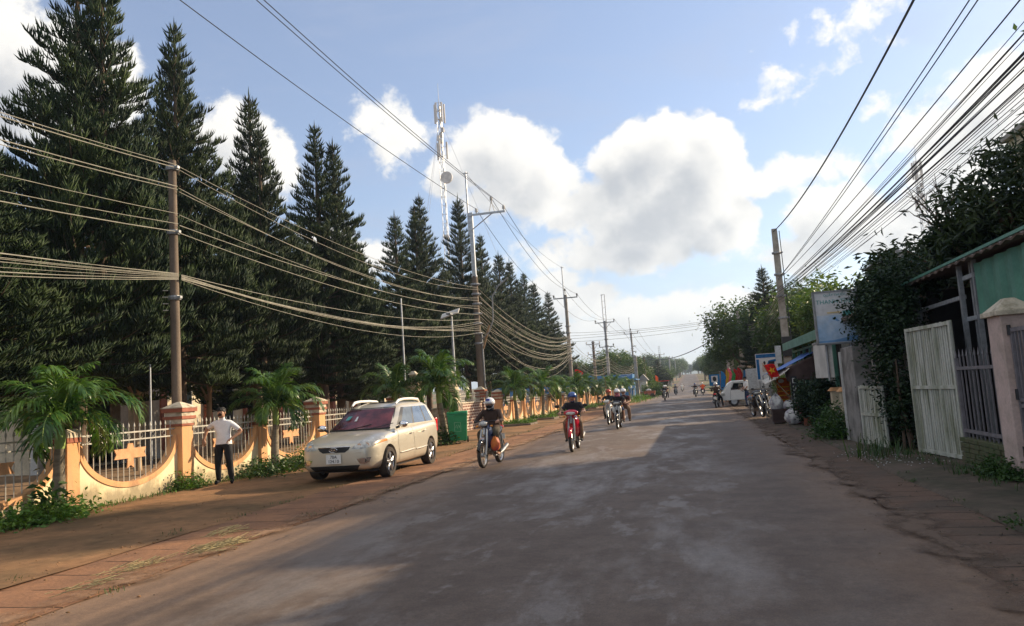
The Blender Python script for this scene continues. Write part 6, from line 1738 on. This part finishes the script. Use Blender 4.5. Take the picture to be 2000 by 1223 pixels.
flag('red flag with yellow star leaning out from the blue awning', 2.80, 28.0, 1.15, .34, .50, 'flag_red', 1.0, math.radians(-24), True, drop=.25)
# orange banner on a stand
bn_ = thing('banner_stand', 'upright orange drinks banner on a wooden stand below the awning', 'banner', (3.08, 29.0, 0))
b = MB(); b.box((0, 0, .45), (.34, .10, .9)); b.build('stand', M['wood'], bn_)
b = MB(); b.box((0, -.06, 1.12), (.44, .02, .90)); pb = b.build('banner', M['banner_orange'], bn_)
b = MB()
for k in range(4): b.box((0, -.073, .80+.15*k), (.38, .004, .035))
b.build('pale_stripe', M['flag_yellow'], pb)
b = MB(); b.ball((-.06, -.07, 1.46), (.10, .01, .07), 10, 6); b.build('pale_emblem', M['tarp_white'], pb)
bp = thing('vertical_sign', 'narrow black upright sign with white characters beside the dark shop front', 'sign', (3.22, 27.0, .3))
b = MB(); b.box((0, 0, .62), (.20, .05, 1.36)); b.build('board', M['ink'], bp)
for k in range(5):
    q = .14+.25*k; b = MB()
    b.box((-.035, -.028, q+.02), (.025, .006, .17)); b.box((.0, -.028, q+.09), (.09, .006, .025)); b.box((.005, -.028, q-.05), (.09, .006, .025))
    if k % 2: b.box((.04, -.028, q+.02), (.025, .006, .15))
    b.build('character', M['plate_white'], bp)
# goods on the pavement
cr_ = thing('crate', 'dark low crate holding bags in front of the green shop', 'crate', (2.95, 28.2, .05))
b = MB()
for k in range(4):
    b.box((0, -.28, .06+.12*k), (.8, .025, .10)); b.box((0, .28, .06+.12*k), (.8, .025, .10)); b.box((-.4, 0, .06+.12*k), (.025, .56, .10)); b.box((.4, 0, .06+.12*k), (.025, .56, .10))
b.box((0, 0, .03), (.78, .55, .04)); b.build('slats', M['tarp_brown'], cr_)
bag('sack', 'upright white plastic sack tied at the top on the dark crate', 'sack', (2.72, 28.2, .42), (.21, .20, .30), M['plastic_white'], seed=5)
bag('sack', 'greyish bag slumped at the right of the dark crate', 'sack', (3.12, 28.15, .40), (.22, .2, .20), M['plastic_white'], seed=6, knot=False)
bag('sack', 'yellowish sack lying behind the grey bag', 'sack', (3.35, 28.5, .40), (.22, .22, .20), M['straw'], seed=7, knot=False)
bag('shopping_bag', 'printed white bag standing on the pavement before the crate', 'bag', (3.02, 26.5, .05), (.24, .20, .26), M['plastic_white'], seed=8, knot=False)
bag('shopping_bag', 'small pink bag beside the printed white bag', 'bag', (3.25, 26.8, .05), (.12, .11, .34), M['pink_cloth'], seed=9)
for i, (x, y, sx_, h_) in enumerate(((3.40, 25.6, .35, 1.3), (3.62, 23.6, .30, 1.5))):
    r = np.random.RandomState(70+i); P = clump_points([((0, 0, h_*.55), (sx_, .5, h_*.55))], 3500, 71+i, .4, .2); P = P[P[:, 2] > .03]
    t_ = thing('potted_shrub', ['dark shrub against the green shop front behind the bags', 'tall dark climber beside the shop door nearest the garden wall'][i], 'shrub', (x, y, .04)); v, F = leaves_np(P, .09, 70+i, .5, .3, .1); link('foliage', mesh_np('foliage', v, F, M['vine']), t_)
    b = MB(); b.lathe([(.16, 0), (.20, .28), (.17, .28)], 14); b.build('pot', M['brick_red'], t_)
weeds('rounded green bush growing at the foot of the low garden wall', 'bush', [(3.3, 20.6, .05, 1), (3.35, 21.3, .05, .7), (3.25, 20.0, .05, .6)], 1500, .62, .09, 'weed_dark', 12, .26, cat='bush')
blades('tuft of long grass at the pavement edge before the lower white gate', 'grass_tuft', [(3.25, 15.6, .05), (3.4, 16.2, .05), (3.0, 15.2, .05), (3.3, 14.8, .05)], 32, .42, .016, 'weed_dark', 14, .24, 'stuff')
blades('two pale stalks of grass leaning beside the long tuft', 'grass_stalk', [(2.85, 15.3, .05)], 6, .62, .02, 'weed', 15, .12)
weeds('small green weeds at the pink pillar base', 'weed_clump', [(3.95, 11.9, .05, 1), (3.95, 12.25, .05, .7), (3.98, 11.5, .05, .8)], 650, .20, .06, 'weed_dark', 16, .11)['kind'] = 'stuff'
weeds('little weed patch on the slab joint at the right edge', 'weed_clump', [(2.95, 8.3, .05, 1)], 160, .09, .05, 'weed_dark', 17, .12)['kind'] = 'stuff'
b = MB(); r = random.Random(4); 
for k in range(140):
    x, y = r.gauss(3.25, .35), r.gauss(15.2, .8); b.box((x, y, .060), (r.uniform(.008, .02), r.uniform(.008, .022), .008))
tag(b.build('litter', M['plastic_white'], None), 'tiny white scraps scattered on the pavement by the grass tuft', 'litter', kind='stuff')
# big mango tree over the shed and trees behind
mt = tree_mesh(31, 3.0, [((0, 0, 4.7), (1.8, 2.1, 1.5)), ((-1.9, .8, 3.7), (1.3, 1.5, .75)), ((-.9, .4, 4.2), (1.3, 1.5, 1.0)), ((1.5, -1.2, 4.8), (1.9, 1.9, 1.5)), ((.6, 2.2, 4.4), (1.8, 1.8, 1.3)), ((2.4, .8, 5.0), (1.8, 2.0, 1.5)), ((1.9, -2.4, 5.3), (1.4, 1.3, 1.5)), ((2.2, -2.2, 6.2), (1.3, 1.2, 1.0)), ((.9, .2, 5.7), (1.3, 1.3, .9))], 36000, .24, 'mango', .26, .26, shell=.45, csz=.14, droop=.45)
t_ = thing('mango_tree', 'big dark mango tree spreading over the shed roof on the right', 'tree', (7.3, 18.3, 0)); link('trunk', mt[0], t_); link('crown', mt[1], t_)
P = clump_points([((.3, -1.6, 5.9), (.12, .12, .10))], 40, 5, .2, .5); v, F = leaves_np(P, .16, 3, .3); link('blossom', mesh_np('blossom', v, F, M['blossom']), t_)
mt2 = tree_mesh(35, 2.2, [((0, 0, 3.6), (1.5, 1.6, 1.0)), ((-1.1, -.3, 3.2), (.9, .9, .7)), ((.9, .2, 3.9), (1.2, 1.2, .8))], 9000, .22, 'mango', .28, .16, shell=.4, csz=.15, droop=.45)
t_ = thing('mango_tree', 'smaller mango tree behind the vine covered wall', 'tree', (5.9, 21.8, .1)); link('trunk', mt2[0], t_); link('crown', mt2[1], t_)
b = MB(); r = random.Random(12)
def twig(p_, d, L, k):
    q = p_+d*L; b.tube([p_, p_.lerp(q, .5)+V((0, 0, .03)), q], [.012*k, .008*k, .004*k], 4, 0, False)
    if k > 1:
        for i in range(3): twig(p_.lerp(q, .4+.25*i), (d+V((r.uniform(-.6, .6), r.uniform(-.4, .4), r.uniform(-.3, .5)))).normalized(), L*.55, k-1)
for i in range(6): twig(V((0, 0, 4.0)), V((r.uniform(-.9, .1), r.uniform(-.5, .3), r.uniform(.5, 1.1))).normalized(), 1.1, 3)
b.tube([(.1, 0, 0), (0, 0, 4.1)], [.07, .04], 6)
t_ = thing('bare_tree', 'thin leafless tree with bare twigs left of the big mango tree', 'tree', (6.6, 21.0, .6)); o = b.build('branches', M['bark'], t_)
tall = tree_mesh(41, 11.5, [((0, 0, 14.2), (2.2, 2.2, 1.9)), ((.5, .4, 13.4), (1.5, 1.5, 1.2))], 12000, .34, 'broad', .5, .28, shell=.3, csz=.18)  # added out of view so its crown shadows the left verge
t_ = thing('broadleaf_tree', 'tall tree rising beyond the shed and the mango tree on the right', 'tree', (17.2, 32.6, 0)); link('trunk', tall[0], t_); link('crown', tall[1], t_)
btree('bright leafy tree between the square pole and the billboard', 'light', 7.6, 41., 1.25, 1.)
btree('second leafy tree close behind the square pole', 'round', 6.0, 47., 1.15, 2.)

# grit, clods and tufts along the road edges
def grit(label, name, n, fx, fy, s0, s1, m, seed):
    r = np.random.RandomState(seed); ico = np.array([(0, 0, 1), (.9, 0, .4), (.28, .85, .4), (-.72, .53, .4), (-.72, -.53, .4), (.28, -.85, .4), (.72, .53, -.3), (-.28, .85, -.3), (-.9, 0, -.3), (-.28, -.85, -.3), (.72, -.53, -.3)])
    F0 = np.array([(0, 1, 2), (0, 2, 3), (0, 3, 4), (0, 4, 5), (0, 5, 1), (1, 6, 2), (2, 7, 3), (3, 8, 4), (4, 9, 5), (5, 10, 1), (6, 7, 2), (7, 8, 3), (8, 9, 4), (9, 10, 5), (10, 6, 1)])
    P = np.stack([fx(r, n), fy(r, n), np.full(n, .02)], 1); sz = s0+(s1-s0)*r.uniform(0, 1, n)**3
    v = ico[None]*(sz[:, None, None]*r.uniform(.6, 1.3, (n, 11, 1)))*np.array([1, 1, .6])+P[:, None]
    f = F0[None]+(np.arange(n)*11)[:, None, None]
    return tag(link(name, mesh_np(name, v.reshape(-1, 3), f.reshape(-1, 3), M[m])), label, name.replace('_', ' '), kind='stuff')
grit('red clods and grit along the left edge of the asphalt', 'loose_soil', 1500, lambda r, n: r.choice([-5.55, -7.0], n)+r.normal(0, .10, n)*r.choice([1, 1, 3], n), lambda r, n: 5+r.uniform(0, 1, n)**1.5*40, .004, .020, 'verge', 5)
grit('dark grit along the right edge of the asphalt', 'loose_soil', 2200, lambda r, n: r.choice([2.08, 2.88], n)+r.normal(0, .09, n)*r.choice([1, 1, 3], n), lambda r, n: 4+r.uniform(0, 1, n)**1.5*34, .004, .018, 'pave_r', 6)
grit('small stones scattered over the asphalt', 'gravel', 500, lambda r, n: r.uniform(-5.2, 1.9, n), lambda r, n: 4+r.uniform(0, 1, n)**1.4*22, .004, .014, 'concrete_brown', 7)
grit('stones and clods on the bare left verge', 'gravel', 900, lambda r, n: r.uniform(-10.8, -7.1, n), lambda r, n: 7+r.uniform(0, 1, n)**1.3*26, .004, .018, 'verge', 8)
blades('short grass growing in the joints of the left slabs and verge', 'grass_fringe', [(rnd.choice((-7.0, -7.0, -5.6))+rnd.gauss(0, .06), rnd.uniform(6, 36), .01) for i in range(60)], 12, .07, .008, 'weed_dark', 48, .07, 'stuff')
blades('grass fringe at the foot of the right hand gates and walls', 'grass_fringe', [(rnd.uniform(3.6, 3.95), rnd.uniform(10.5, 20), .05) for i in range(60)], 12, .12, .010, 'weed_dark', 49, .08, 'stuff')
blades('grass fringe along the right drain slabs', 'grass_fringe', [(2.9+rnd.gauss(0, .05), rnd.uniform(6, 30), .03) for i in range(50)], 10, .06, .008, 'weed_dark', 50, .06, 'stuff')
# ------------------------------------------------------------------ farther right
btree('large dark tree overhanging the right road edge behind the flags', 'round', 4.6, 72., 1.6, .5)
btree('dark tree left of the lone thin conifer', 'round', 6.4, 62., 1.45, 2.5)
btree('yellow tinged tree right of the lone thin conifer', 'light', 8.2, 58., 1.55, 4.)
btree('tree behind the truck with the grey box body', 'round', 8.8, 66., 1.7, 1.)
btree('far green tree on the right verge beyond the flags', 'round', 4.6, 118., 1.35, 3.)
btree('second far green tree on the right verge', 'round', 5.2, 135., 1.5, 5.)
hd = thing('hedge_wall', 'dark overgrown wall beside the parked motorbikes', 'wall', (4.6, 36.5, 0))
b = MB(); b.box((0, 4, .55), (.2, 8, 1.2)); b.build('wall', M['grey_wall'], hd)
P = clump_points([((0, 2+2*i, 1.25), (.45, 1.1, .45)) for i in range(4)], 5000, 91, .3, .2); v, F = leaves_np(P, .12, 92); link('foliage', mesh_np('foliage', v, F, M['broad_light']), hd)
# shop sign with pictures
ds = thing('shop_sign', 'blue and white picture sign high beside the awning', 'sign', (4.0, 44.5, 0))
b = MB(); b.box((0, 0, 2.2), (1.15, .08, 1.5)); b.build('board', M['sign_white'], ds)
b = MB(); b.box((0, -.045, 2.82), (1.1, .006, .2)); b.box((-.47, -.045, 2.1), (.14, .006, 1.1)); b.prism([(.0, 2.3), (.5, 2.5), (.5, 2.62), (.1, 2.55)], -.048, -.042, 'XZ'); b.build('blue_panel', M['flag_blue'], ds)
b = MB(); b.box((.28, -.046, 2.15), (.4, .006, .36)); b.box((-.15, -.046, 2.2), (.22, .006, .5)); b.build('pink_picture', M['pink_plaster'], ds)
b = MB(); b.ball((-.12, -.045, 2.42), (.07, .006, .12), 8, 6); b.box((.25, -.05, 2.42), (.3, .004, .16)); b.build('dark_picture', M['ink'], ds)
for x in (-.45, .45):
    b = MB(); b.tube([(x, .06, 0), (x, .06, 1.5)], .03, 6); b.build('leg', M['steel_grey'], ds)
# white pickup pulling out of the yard, nose to the left
tr = thing('pickup_truck', 'small white cab over pickup nosing out from the right hand yard', 'truck', (1.6, 50.0, .02), 0)
def cabbody():
    prof = [(0.0, .42), (0.0, .80), (.12, .92), (.52, 1.46), (.70, 1.56), (1.55, 1.56), (1.62, 1.50), (1.62, .36), (.10, .36)]
    b = MB(); b.prism(prof, -.70, .70, 'XZ'); return b
b = cabbody(); b.build('cab', M['white_paint'], tr, bevel=.05)
b = MB(); b.prism([(.60, 1.00), (.76, 1.40), (1.32, 1.40), (1.34, 1.00)], -.712, -.700, 'XZ'); b.build('side_window', M['glass_dark'], tr)
b = MB(); b.add([(.13, -.60, .965), (.13, .60, .965), (.50, .56, 1.43), (.50, -.56, 1.43)], [(0, 1, 2, 3)]); b.v = [(x-.022, y, z+.016) for x, y, z in b.v]; b.build('windscreen', M['glass_dark'], tr)
b = MB(); b.tube([(.55, -.708, .95), (.50, -.708, .45)], .006, 4); b.tube([(1.40, -.708, 1.45), (1.42, -.708, .45)], .006, 4); b.tube([(.55, -.708, .95), (.72, -.708, 1.44), (1.40, -.708, 1.45)], .006, 4); b.build('door_seam', M['ink'], tr)
b = MB(); b.box((1.28, -.712, .88), (.14, .02, .035)); b.build('door_handle', M['black_plastic'], tr)
for y in (-.50, .50):
    b = MB(); b.box((.0, y, .74), (.05, .34, .20)); b.box((.10, y*1.40, .74), (.22, .03, .18)); b.build('headlight', M['lamp_glass'], tr, bevel=.015)
b = MB(); b.box((-.03, 0, .45), (.10, 1.36, .16)); b.build('bumper', M['white_paint'], tr, bevel=.02)
b = MB(); b.tube([(.62, -.70, 1.02), (.60, -.86, 1.05)], .012, 5); b.ball((.60, -.90, 1.08), (.03, .06, .10), 8, 6); b.build('mirror', M['black_plastic'], tr)
b = MB(); b.box((3.0, 0, .52), (2.7, 1.4, .10)); b.box((3.0, -.69, .76), (2.7, .04, .40)); b.box((3.0, .69, .76), (2.7, .04, .40)); b.box((4.33, 0, .76), (.04, 1.4, .40)); b.build('load_bed', M['grey_wall'], tr)
for x in (.72, 3.5):
    for y in (-.60, .60):
        hub = bpy.data.objects.new('wheel', None)
        t = MB(); t.lathe([(.17, -.08), (.27, -.09), (.29, -.05), (.29, .05), (.27, .09), (.17, .08)], 24, 0, 'Y'); o = t.build('wheel', M['rubber'], tr, 40, (x, y, .29))
        bpy.data.objects.remove(hub)
        q = MB(); sg_ = -1 if y < 0 else 1; q.lathe([(0, .07*sg_), (.07, .075*sg_), (.10, .04*sg_), (.15, .05*sg_), (.175, .085*sg_)], 20, 0, 'Y'); q.build('rim', M['galv'], o, 40)
bx = thing('cargo_truck', 'cargo truck with a grey corrugated box body parked behind the white pickup', 'truck', (3.5, 55.0, 0))
b = MB(); b.box((1.6, 0, 1.45), (3.1, 1.7, 1.7))
for k in range(13): b.box((.15+.24*k, -.86, 1.45), (.05, .04, 1.65))
for k in range(6): b.box((1.6, -.865, .75+.26*k), (3.05, .02, .05))
b.build('box_body', M['galv'], bx)
b = MB(); b.box((1.6, 0, .5), (3.2, 1.5, .16)); b.build('chassis', M['black_plastic'], bx)
b = MB(); b.prism([(3.2, .4), (4.6, .4), (4.6, 1.1), (4.35, 1.75), (3.2, 1.8)], -.8, .8, 'XZ'); b.build('cab', M['white_paint'], bx, bevel=.04)
for x in (.7, 3.9):
    for y in (-.68, .68):
        t = MB(); t.lathe([(.0, -.10), (.36, -.11), (.38, 0), (.36, .11), (0, .10)], 22, 0, 'Y'); t.build('wheel', M['rubber'], bx, 40, (x, y, .38))
# parked cars behind the rider at the right edge
def small_car(label, x, y, rz_, m, L=4.1):
    c = thing('parked_car', label, 'car', (x, y, hz(y)+.02), rz_)
    b = MB(); b.prism([(-2.05, .30), (-2.05, .66), (-1.2, .86), (-.45, 1.0), (1.9, 1.02), (2.05, .8), (2.05, .32)], -.83, .83, 'YZ'); b.build('body', M[m], c, bevel=.08)
    b = MB(); b.prism([(-.75, .98), (-.1, 1.44), (1.25, 1.46), (1.85, 1.02)], -.68, .68, 'YZ'); b.build('cabin', M['glass_dark'], c, bevel=.05)
    b = MB(); b.box((0, .58, 1.465), (1.28, 1.3, .05)); b.build('roof', M[m], c, bevel=.02)
    b = MB(); b.add([(-.55, -.78, 1.0), (.55, -.78, 1.0), (.50, -.14, 1.44), (-.50, -.14, 1.44)], [(0, 1, 2, 3)]); b.v = [(x_, y_-.03, z_+.015) for x_, y_, z_ in b.v]; b.build('windscreen', M['glass_dark'], c)
    for sx_ in (-1, 1):
        b = MB(); b.ball((sx_*.6, -2.02, .66), (.17, .05, .07), 10, 6); b.build('headlight', M['lamp_glass'], c, 60)
        for yy in (-1.3, 1.3):
            t = MB(); t.lathe([(0, -.1), (.28, -.1), (.31, 0), (.28, .1), (0, .1)], 18, 0, 'X'); t.build('wheel', M['rubber'], c, 40, (sx_*.74, yy, .31))
    b = MB(); b.box((0, -2.06, .50), (.5, .03, .14)); b.build('grille', M['black_plastic'], c)
    return c
small_car('pale pinkish grey car parked facing the road behind the stopped rider', 3.2, 63., math.radians(-8), 'car_gold')
small_car('dark car parked beyond the pale one on the right verge', 3.3, 71., math.radians(4), 'bike_black')
# pennants on the right verge
FL = [('flag_blue', 'leftmost tall blue pennant with a red patch at the right verge', .55, 1.75), ('flag_yellow', 'yellow pennant next to the blue one', .40, 1.6), ('flag_pink', 'pink pennant in the row of flags', .50, 1.7), ('flag_green', 'green pennant in the middle of the row of flags', .45, 1.6), ('flag_red', 'red pennant right of the green one', .62, 1.75), ('flag_red', 'second red pennant near the end of the row', .5, 1.6), ('flag_blue', 'small blue pennant apart at the right of the flag row', .35, 1.2)]
for i, (m_, lb, w_, h_) in enumerate(FL):
    flag(lb, (1.86, 2.22, 2.34, 2.64, 2.80, 3.06, 3.5)[i], 60.5, .4, w_*.82, h_*.85, m_, 2.0+(.1*(i % 3)), math.radians(6), False, 'pennants on the right verge', drop=.35)
ps = thing('notice_sign', 'small blue square sign on a post left of the pennants', 'sign', (2.0, 78., 0))
b = MB(); b.tube([(0, 0, 0), (0, 0, 2.2)], .04, 6); b.build('post', M['steel_grey'], ps); b = MB(); b.box((0, -.06, 1.75), (1.0, .05, 1.1)); b.build('board', M['flag_blue'], ps); b = MB(); b.box((0, -.09, 1.85), (.62, .01, .62)); b.build('white_panel', M['plate_white'], ps); b = MB(); b.ball((0, -.095, 1.85), (.18, .01, .24), 10, 8); b.build('dark_symbol', M['ink'], ps)

# houses on the right, far
def house(label, x, y, w_, d_, h_, mwall, mroof, side=1, name='house', roof_h=1.2, group=None):
    """front faces the road; side=1: right of the road"""
    c = thing(name, label, 'house', (x, y, hz(y)-.05), 0, group)
    b = MB(); b.box((side*w_/2, d_/2, h_/2), (w_, d_, h_)); b.build('wall', M[mwall], c)
    b = MB(); b.prism([(-side*.5, h_), (side*(w_+.5), h_), (side*(w_+.5), h_+.1), (side*w_/2, h_+roof_h), (-side*.5, h_+.1)], -.4, d_+.4, 'XZ'); b.build('roof', M[mroof], c)
    b = MB(); b.box((-side*.03, d_*.3, 1.05), (.06, 1.0, 2.1)); b.build('door', M['wood'], c)
    for yy in (.62, .85):
        b = MB(); b.box((-side*.03, d_*yy, 1.6), (.06, .9, 1.1)); f_ = b.build('window', M['rail_white'], c); b = MB(); b.box((-side*.07, d_*yy, 1.6), (.03, .75, .95)); b.build('pane', M['glass_dark'], f_)
    b = MB(); b.box((w_*.5*side, -.03, 1.6), (1.0, .06, 1.1)); f_ = b.build('window', M['rail_white'], c); b = MB(); b.box((w_*.5*side, -.07, 1.6), (.85, .03, .95)); b.build('pane', M['glass_dark'], f_)
    return c
house('pale two storey house partly hidden behind the right trees', 6.5, 80., 6, 8, 5.4, 'house_white', 'roof_grey', 1)
house('cream house on the right beyond the first far trees', 6.5, 100., 6, 9, 3.4, 'house_cream', 'roof_tile', 1)
house('tan house with a grey roof beside the far right poles', 5.8, 150., 7, 9, 3.6, 'house_pink', 'roof_grey', 1)
bh = thing('town_house', 'plain two storey cream house rising behind the shed and the mango tree', 'house', (10., 4.6, 0))
b = MB(); b.box((4, 18.1, 4.14), (8, 6.2, 8.28)); b.box((4, 8, 3.68), (8, 14, 7.37)); b.build('wall', M['house_cream'], bh)  # added house, wall heights set so its shadow falls across the road
b = MB(); b.box((3.95, 18.1, 8.35), (8.3, 6.5, .14)); b.box((3.95, 8, 7.44), (8.3, 14., .14)); b.build('roof_slab', M['concrete'], bh)
for yy in (3, 6.5, 10, 13, 17, 20):
    for zz in (1.6, 4.6):
        b = MB(); b.box((-.03, yy, zz), (.08, 1.2, 1.3)); f_ = b.build('window', M['rail_white'], bh); b = MB(); b.box((-.08, yy, zz), (.03, 1.0, 1.1)); b.build('pane', M['glass_dark'], f_)
# left, far
bw = thing('warehouse', 'long blue metal sided warehouse behind the far palms', 'warehouse', (-30, 112, 0))
b = MB(); b.box((10.8, 5, 1.75), (21.4, 10, 3.5)); b.build('wall', M['blue_metal'], bw)
b = MB(); b.prism([(-.4, 3.5), (22., 2.6), (22., 2.75), (11, 4.2), (-.4, 4.4)], -.5, 10.4, 'XZ'); b.build('roof', M['blue_metal'], bw)
b = MB(); b.box((21.55, -.03, 1.3), (.2, .12, 2.7)); b.build('corner_strip', M['house_white'], bw)
flag('orange red pennant flying over the far palms before the warehouse', -12.6, 84., 0, .9, 1.3, 'flag_red', 4.0, 0, False, None, 0, .35)
flag('small orange pennant by the short dark pole far on the left', -6.6, 140., 0, .5, 1.4, 'banner_orange', 3.4, 0, False, None, 0, .3)
btree('spreading green tree behind the blue warehouse', 'light', -12.5, 128., 1.9, 1., 1.55)
btree('yellow green trees over the left part of the warehouse roof', 'light', -19.5, 128., 1.7, 3., 1.35)
btree('dense green tree right of the blue warehouse by the thick pole', 'round', -9.3, 121., 1.15, 4.)
gk = thing('kiosk', 'small white roadside kiosk with a pitched roof beyond the thick pole', 'kiosk', (-7.6, 121., 0))
b = MB(); b.box((0, 0, 1.5), (1.1, 2, 2.6)); b.build('wall', M['house_white'], gk); b = MB(); b.prism([(-.8, 2.5), (.9, 2.5), (.1, 3.5)], -1.2, 1.2, 'XZ'); b.build('roof', M['roof_grey'], gk); b = MB(); b.box((0, -1.01, .5), (1.12, .04, .5)); b.build('red_base', M['brick_red'], gk)
ct = thing('handcart', 'rusty red handcart left on the far grassy verge', 'cart', (-5.8, 104., .02))
b = MB(); b.box((0, 0, .62), (1.3, .9, .55), 0, None, 1.15); b.build('tub', M['brick_red'], ct)
for x in (-.4, .4):
    b = MB(); b.lathe([(0, -.04), (.28, -.04), (.3, 0), (.28, .04), (0, .04)], 18, 0, 'Y', (x, -.5, .3)); b.build('wheel', M['rubber'], ct)
bag('sack', 'white sack on top of the rusty handcart', 'sack', (-5.9, 104., .9), (.3, .25, .16), M['plastic_white'], seed=3, knot=False)
sg2 = thing('road_sign', 'small blue road sign on a post at the far end of the palms', 'sign', (-7.9, 100., 0))
b = MB(); b.tube([(0, 0, 0), (0, 0, 1.9)], .04, 6); b.build('post', M['galv'], sg2); b = MB(); b.box((.1, -.05, 1.6), (.9, .03, .36)); b.build('board', M['sign_strip'], sg2)
weeds('green weedy bank along the far left verge', 'verge_weeds', [(-6.6-.3*(i % 3), 92+3*i, hz(92+3*i), .5) for i in range(26)], 420, .5, .2, 'weed', 44, .9, cat='weeds')['kind'] = 'stuff'
blades('grass fringe along the far left road edge', 'verge_grass', [(-5.9-.2*(i % 2), 78+1.6*i, 0) for i in range(34)], 22, .3, .05, 'weed', 45, .4, 'stuff')
HS = [('low house with a rusty roof left of the far road', 132., 'house_cream', 'roof_rust', 3.2), ('pink house behind the far left poles', 148., 'house_pink', 'roof_grey', 3.4), ('white house with a red roof far on the left', 172., 'house_white', 'roof_tile', 3.4), ('cream two storey house far on the left', 205., 'house_cream', 'roof_grey', 5.4), ('far pale house left of the rising road', 250., 'house_white', 'roof_tile', 3.6), ('farthest left house below the hill', 320., 'house_pink', 'roof_tile', 4.)]
for lb, y, mw, mr, h_ in HS: house(lb, -8.8-rnd.uniform(0, 3), y, 8, 9, h_, mw, mr, -1)
HS = [('white house far up the right side', 185., 'house_white', 'roof_tile', 3.6), ('cream two storey house far up the right side', 230., 'house_cream', 'roof_grey', 5.2), ('farthest right house near the crest', 300., 'house_white', 'roof_tile', 4.)]
for lb, y, mw, mr, h_ in HS: house(lb, 5.5+rnd.uniform(0, 3), y, 7, 9, h_, mw, mr, 1)
rr2 = random.Random(77)
far_l = []
y = 140.
while y < 620:
    far_l.append((-6.6-rr2.uniform(0, 3), y, rr2.choice(('round', 'light', 'round')), rr2.uniform(.75, 1.3)*(1+y/900))); y += rr2.uniform(9, 17)*(1+y/400)
    far_l.append((-14-rr2.uniform(0, 12), y, 'round', rr2.uniform(1., 1.6)*(1+y/700)))
for x, y, k, s_ in far_l: btree('one of the many green trees lining the left of the far road', k, x, y, s_, group='far trees on the left')
y = 150.
while y < 620:
    btree('one of the many green trees lining the right of the far road', rr2.choice(('round', 'round', 'light')), 4.2+rr2.uniform(0, 4), y, rr2.uniform(.8, 1.35)*(1+y/800), group='far trees on the right'); y += rr2.uniform(9, 16)*(1+y/400)
    btree('one of the many green trees lining the right of the far road', 'round', 15+rr2.uniform(0, 14), y, rr2.uniform(1.1, 1.7)*(1+y/800), group='far trees on the right')
for i in range(46): btree('one of the far trees closing the view at the top of the road', rr2.choice(('round', 'light')), rr2.uniform(-70, 60), rr2.uniform(655, 860), rr2.uniform(1.3, 2.6), group='trees at the crest of the road')
pine('small conifer among the far trees left of the road', (-7.2, 168., hz(168)), 3, 7., 1., 1.3, None)
for i, (x, y) in enumerate(((-5.9, 126.), (-6.0, 133.), (-6.2, 113.))): btree(['bush by the short dark pole on the far left verge', 'bush beyond the short dark pole on the far left verge', 'bush beneath the thick cable wrapped pole'][i], 'bushl', x, y, 1.1)
st_ = thing('market_stall', 'roadside stall with a red awning far on the left', 'stall', (-5.6, 146., hz(146)))
b = MB(); b.box((0, 0, 2.3), (2.4, 3, .1)); b.build('awning', M['red_lamp'], st_)
for x in (-1.1, 1.1):
    for yy in (-1.4, 1.4):
        b = MB(); b.tube([(x, yy, 0), (x, yy, 2.3)], .04, 5); b.build('post', M['steel_grey'], st_)
b = MB(); b.box((-.6, 0, .5), (1, 2.6, 1.)); b.build('counter', M['house_white'], st_)
# ------------------------------------------------------------------ air
hzm = bpy.data.materials.new('haze'); hzm.use_nodes = True
ht = hzm.node_tree; ht.nodes.clear()
vo_ = ht.nodes.new('ShaderNodeVolumePrincipled'); vo_.inputs['Color'].default_value = (.62, .78, 1., 1); vo_.inputs['Density'].default_value = .00036; vo_.inputs['Anisotropy'].default_value = .3
om_ = ht.nodes.new('ShaderNodeOutputMaterial'); ht.links.new(vo_.outputs[0], om_.inputs['Volume'])
b = MB(); b.box((0, 1300, 60), (5400, 4600, 190))
hzo = b.build('haze', hzm); tag(hzo, kind='stuff', label='thin blue haze softening the far end of the road', cat='haze')
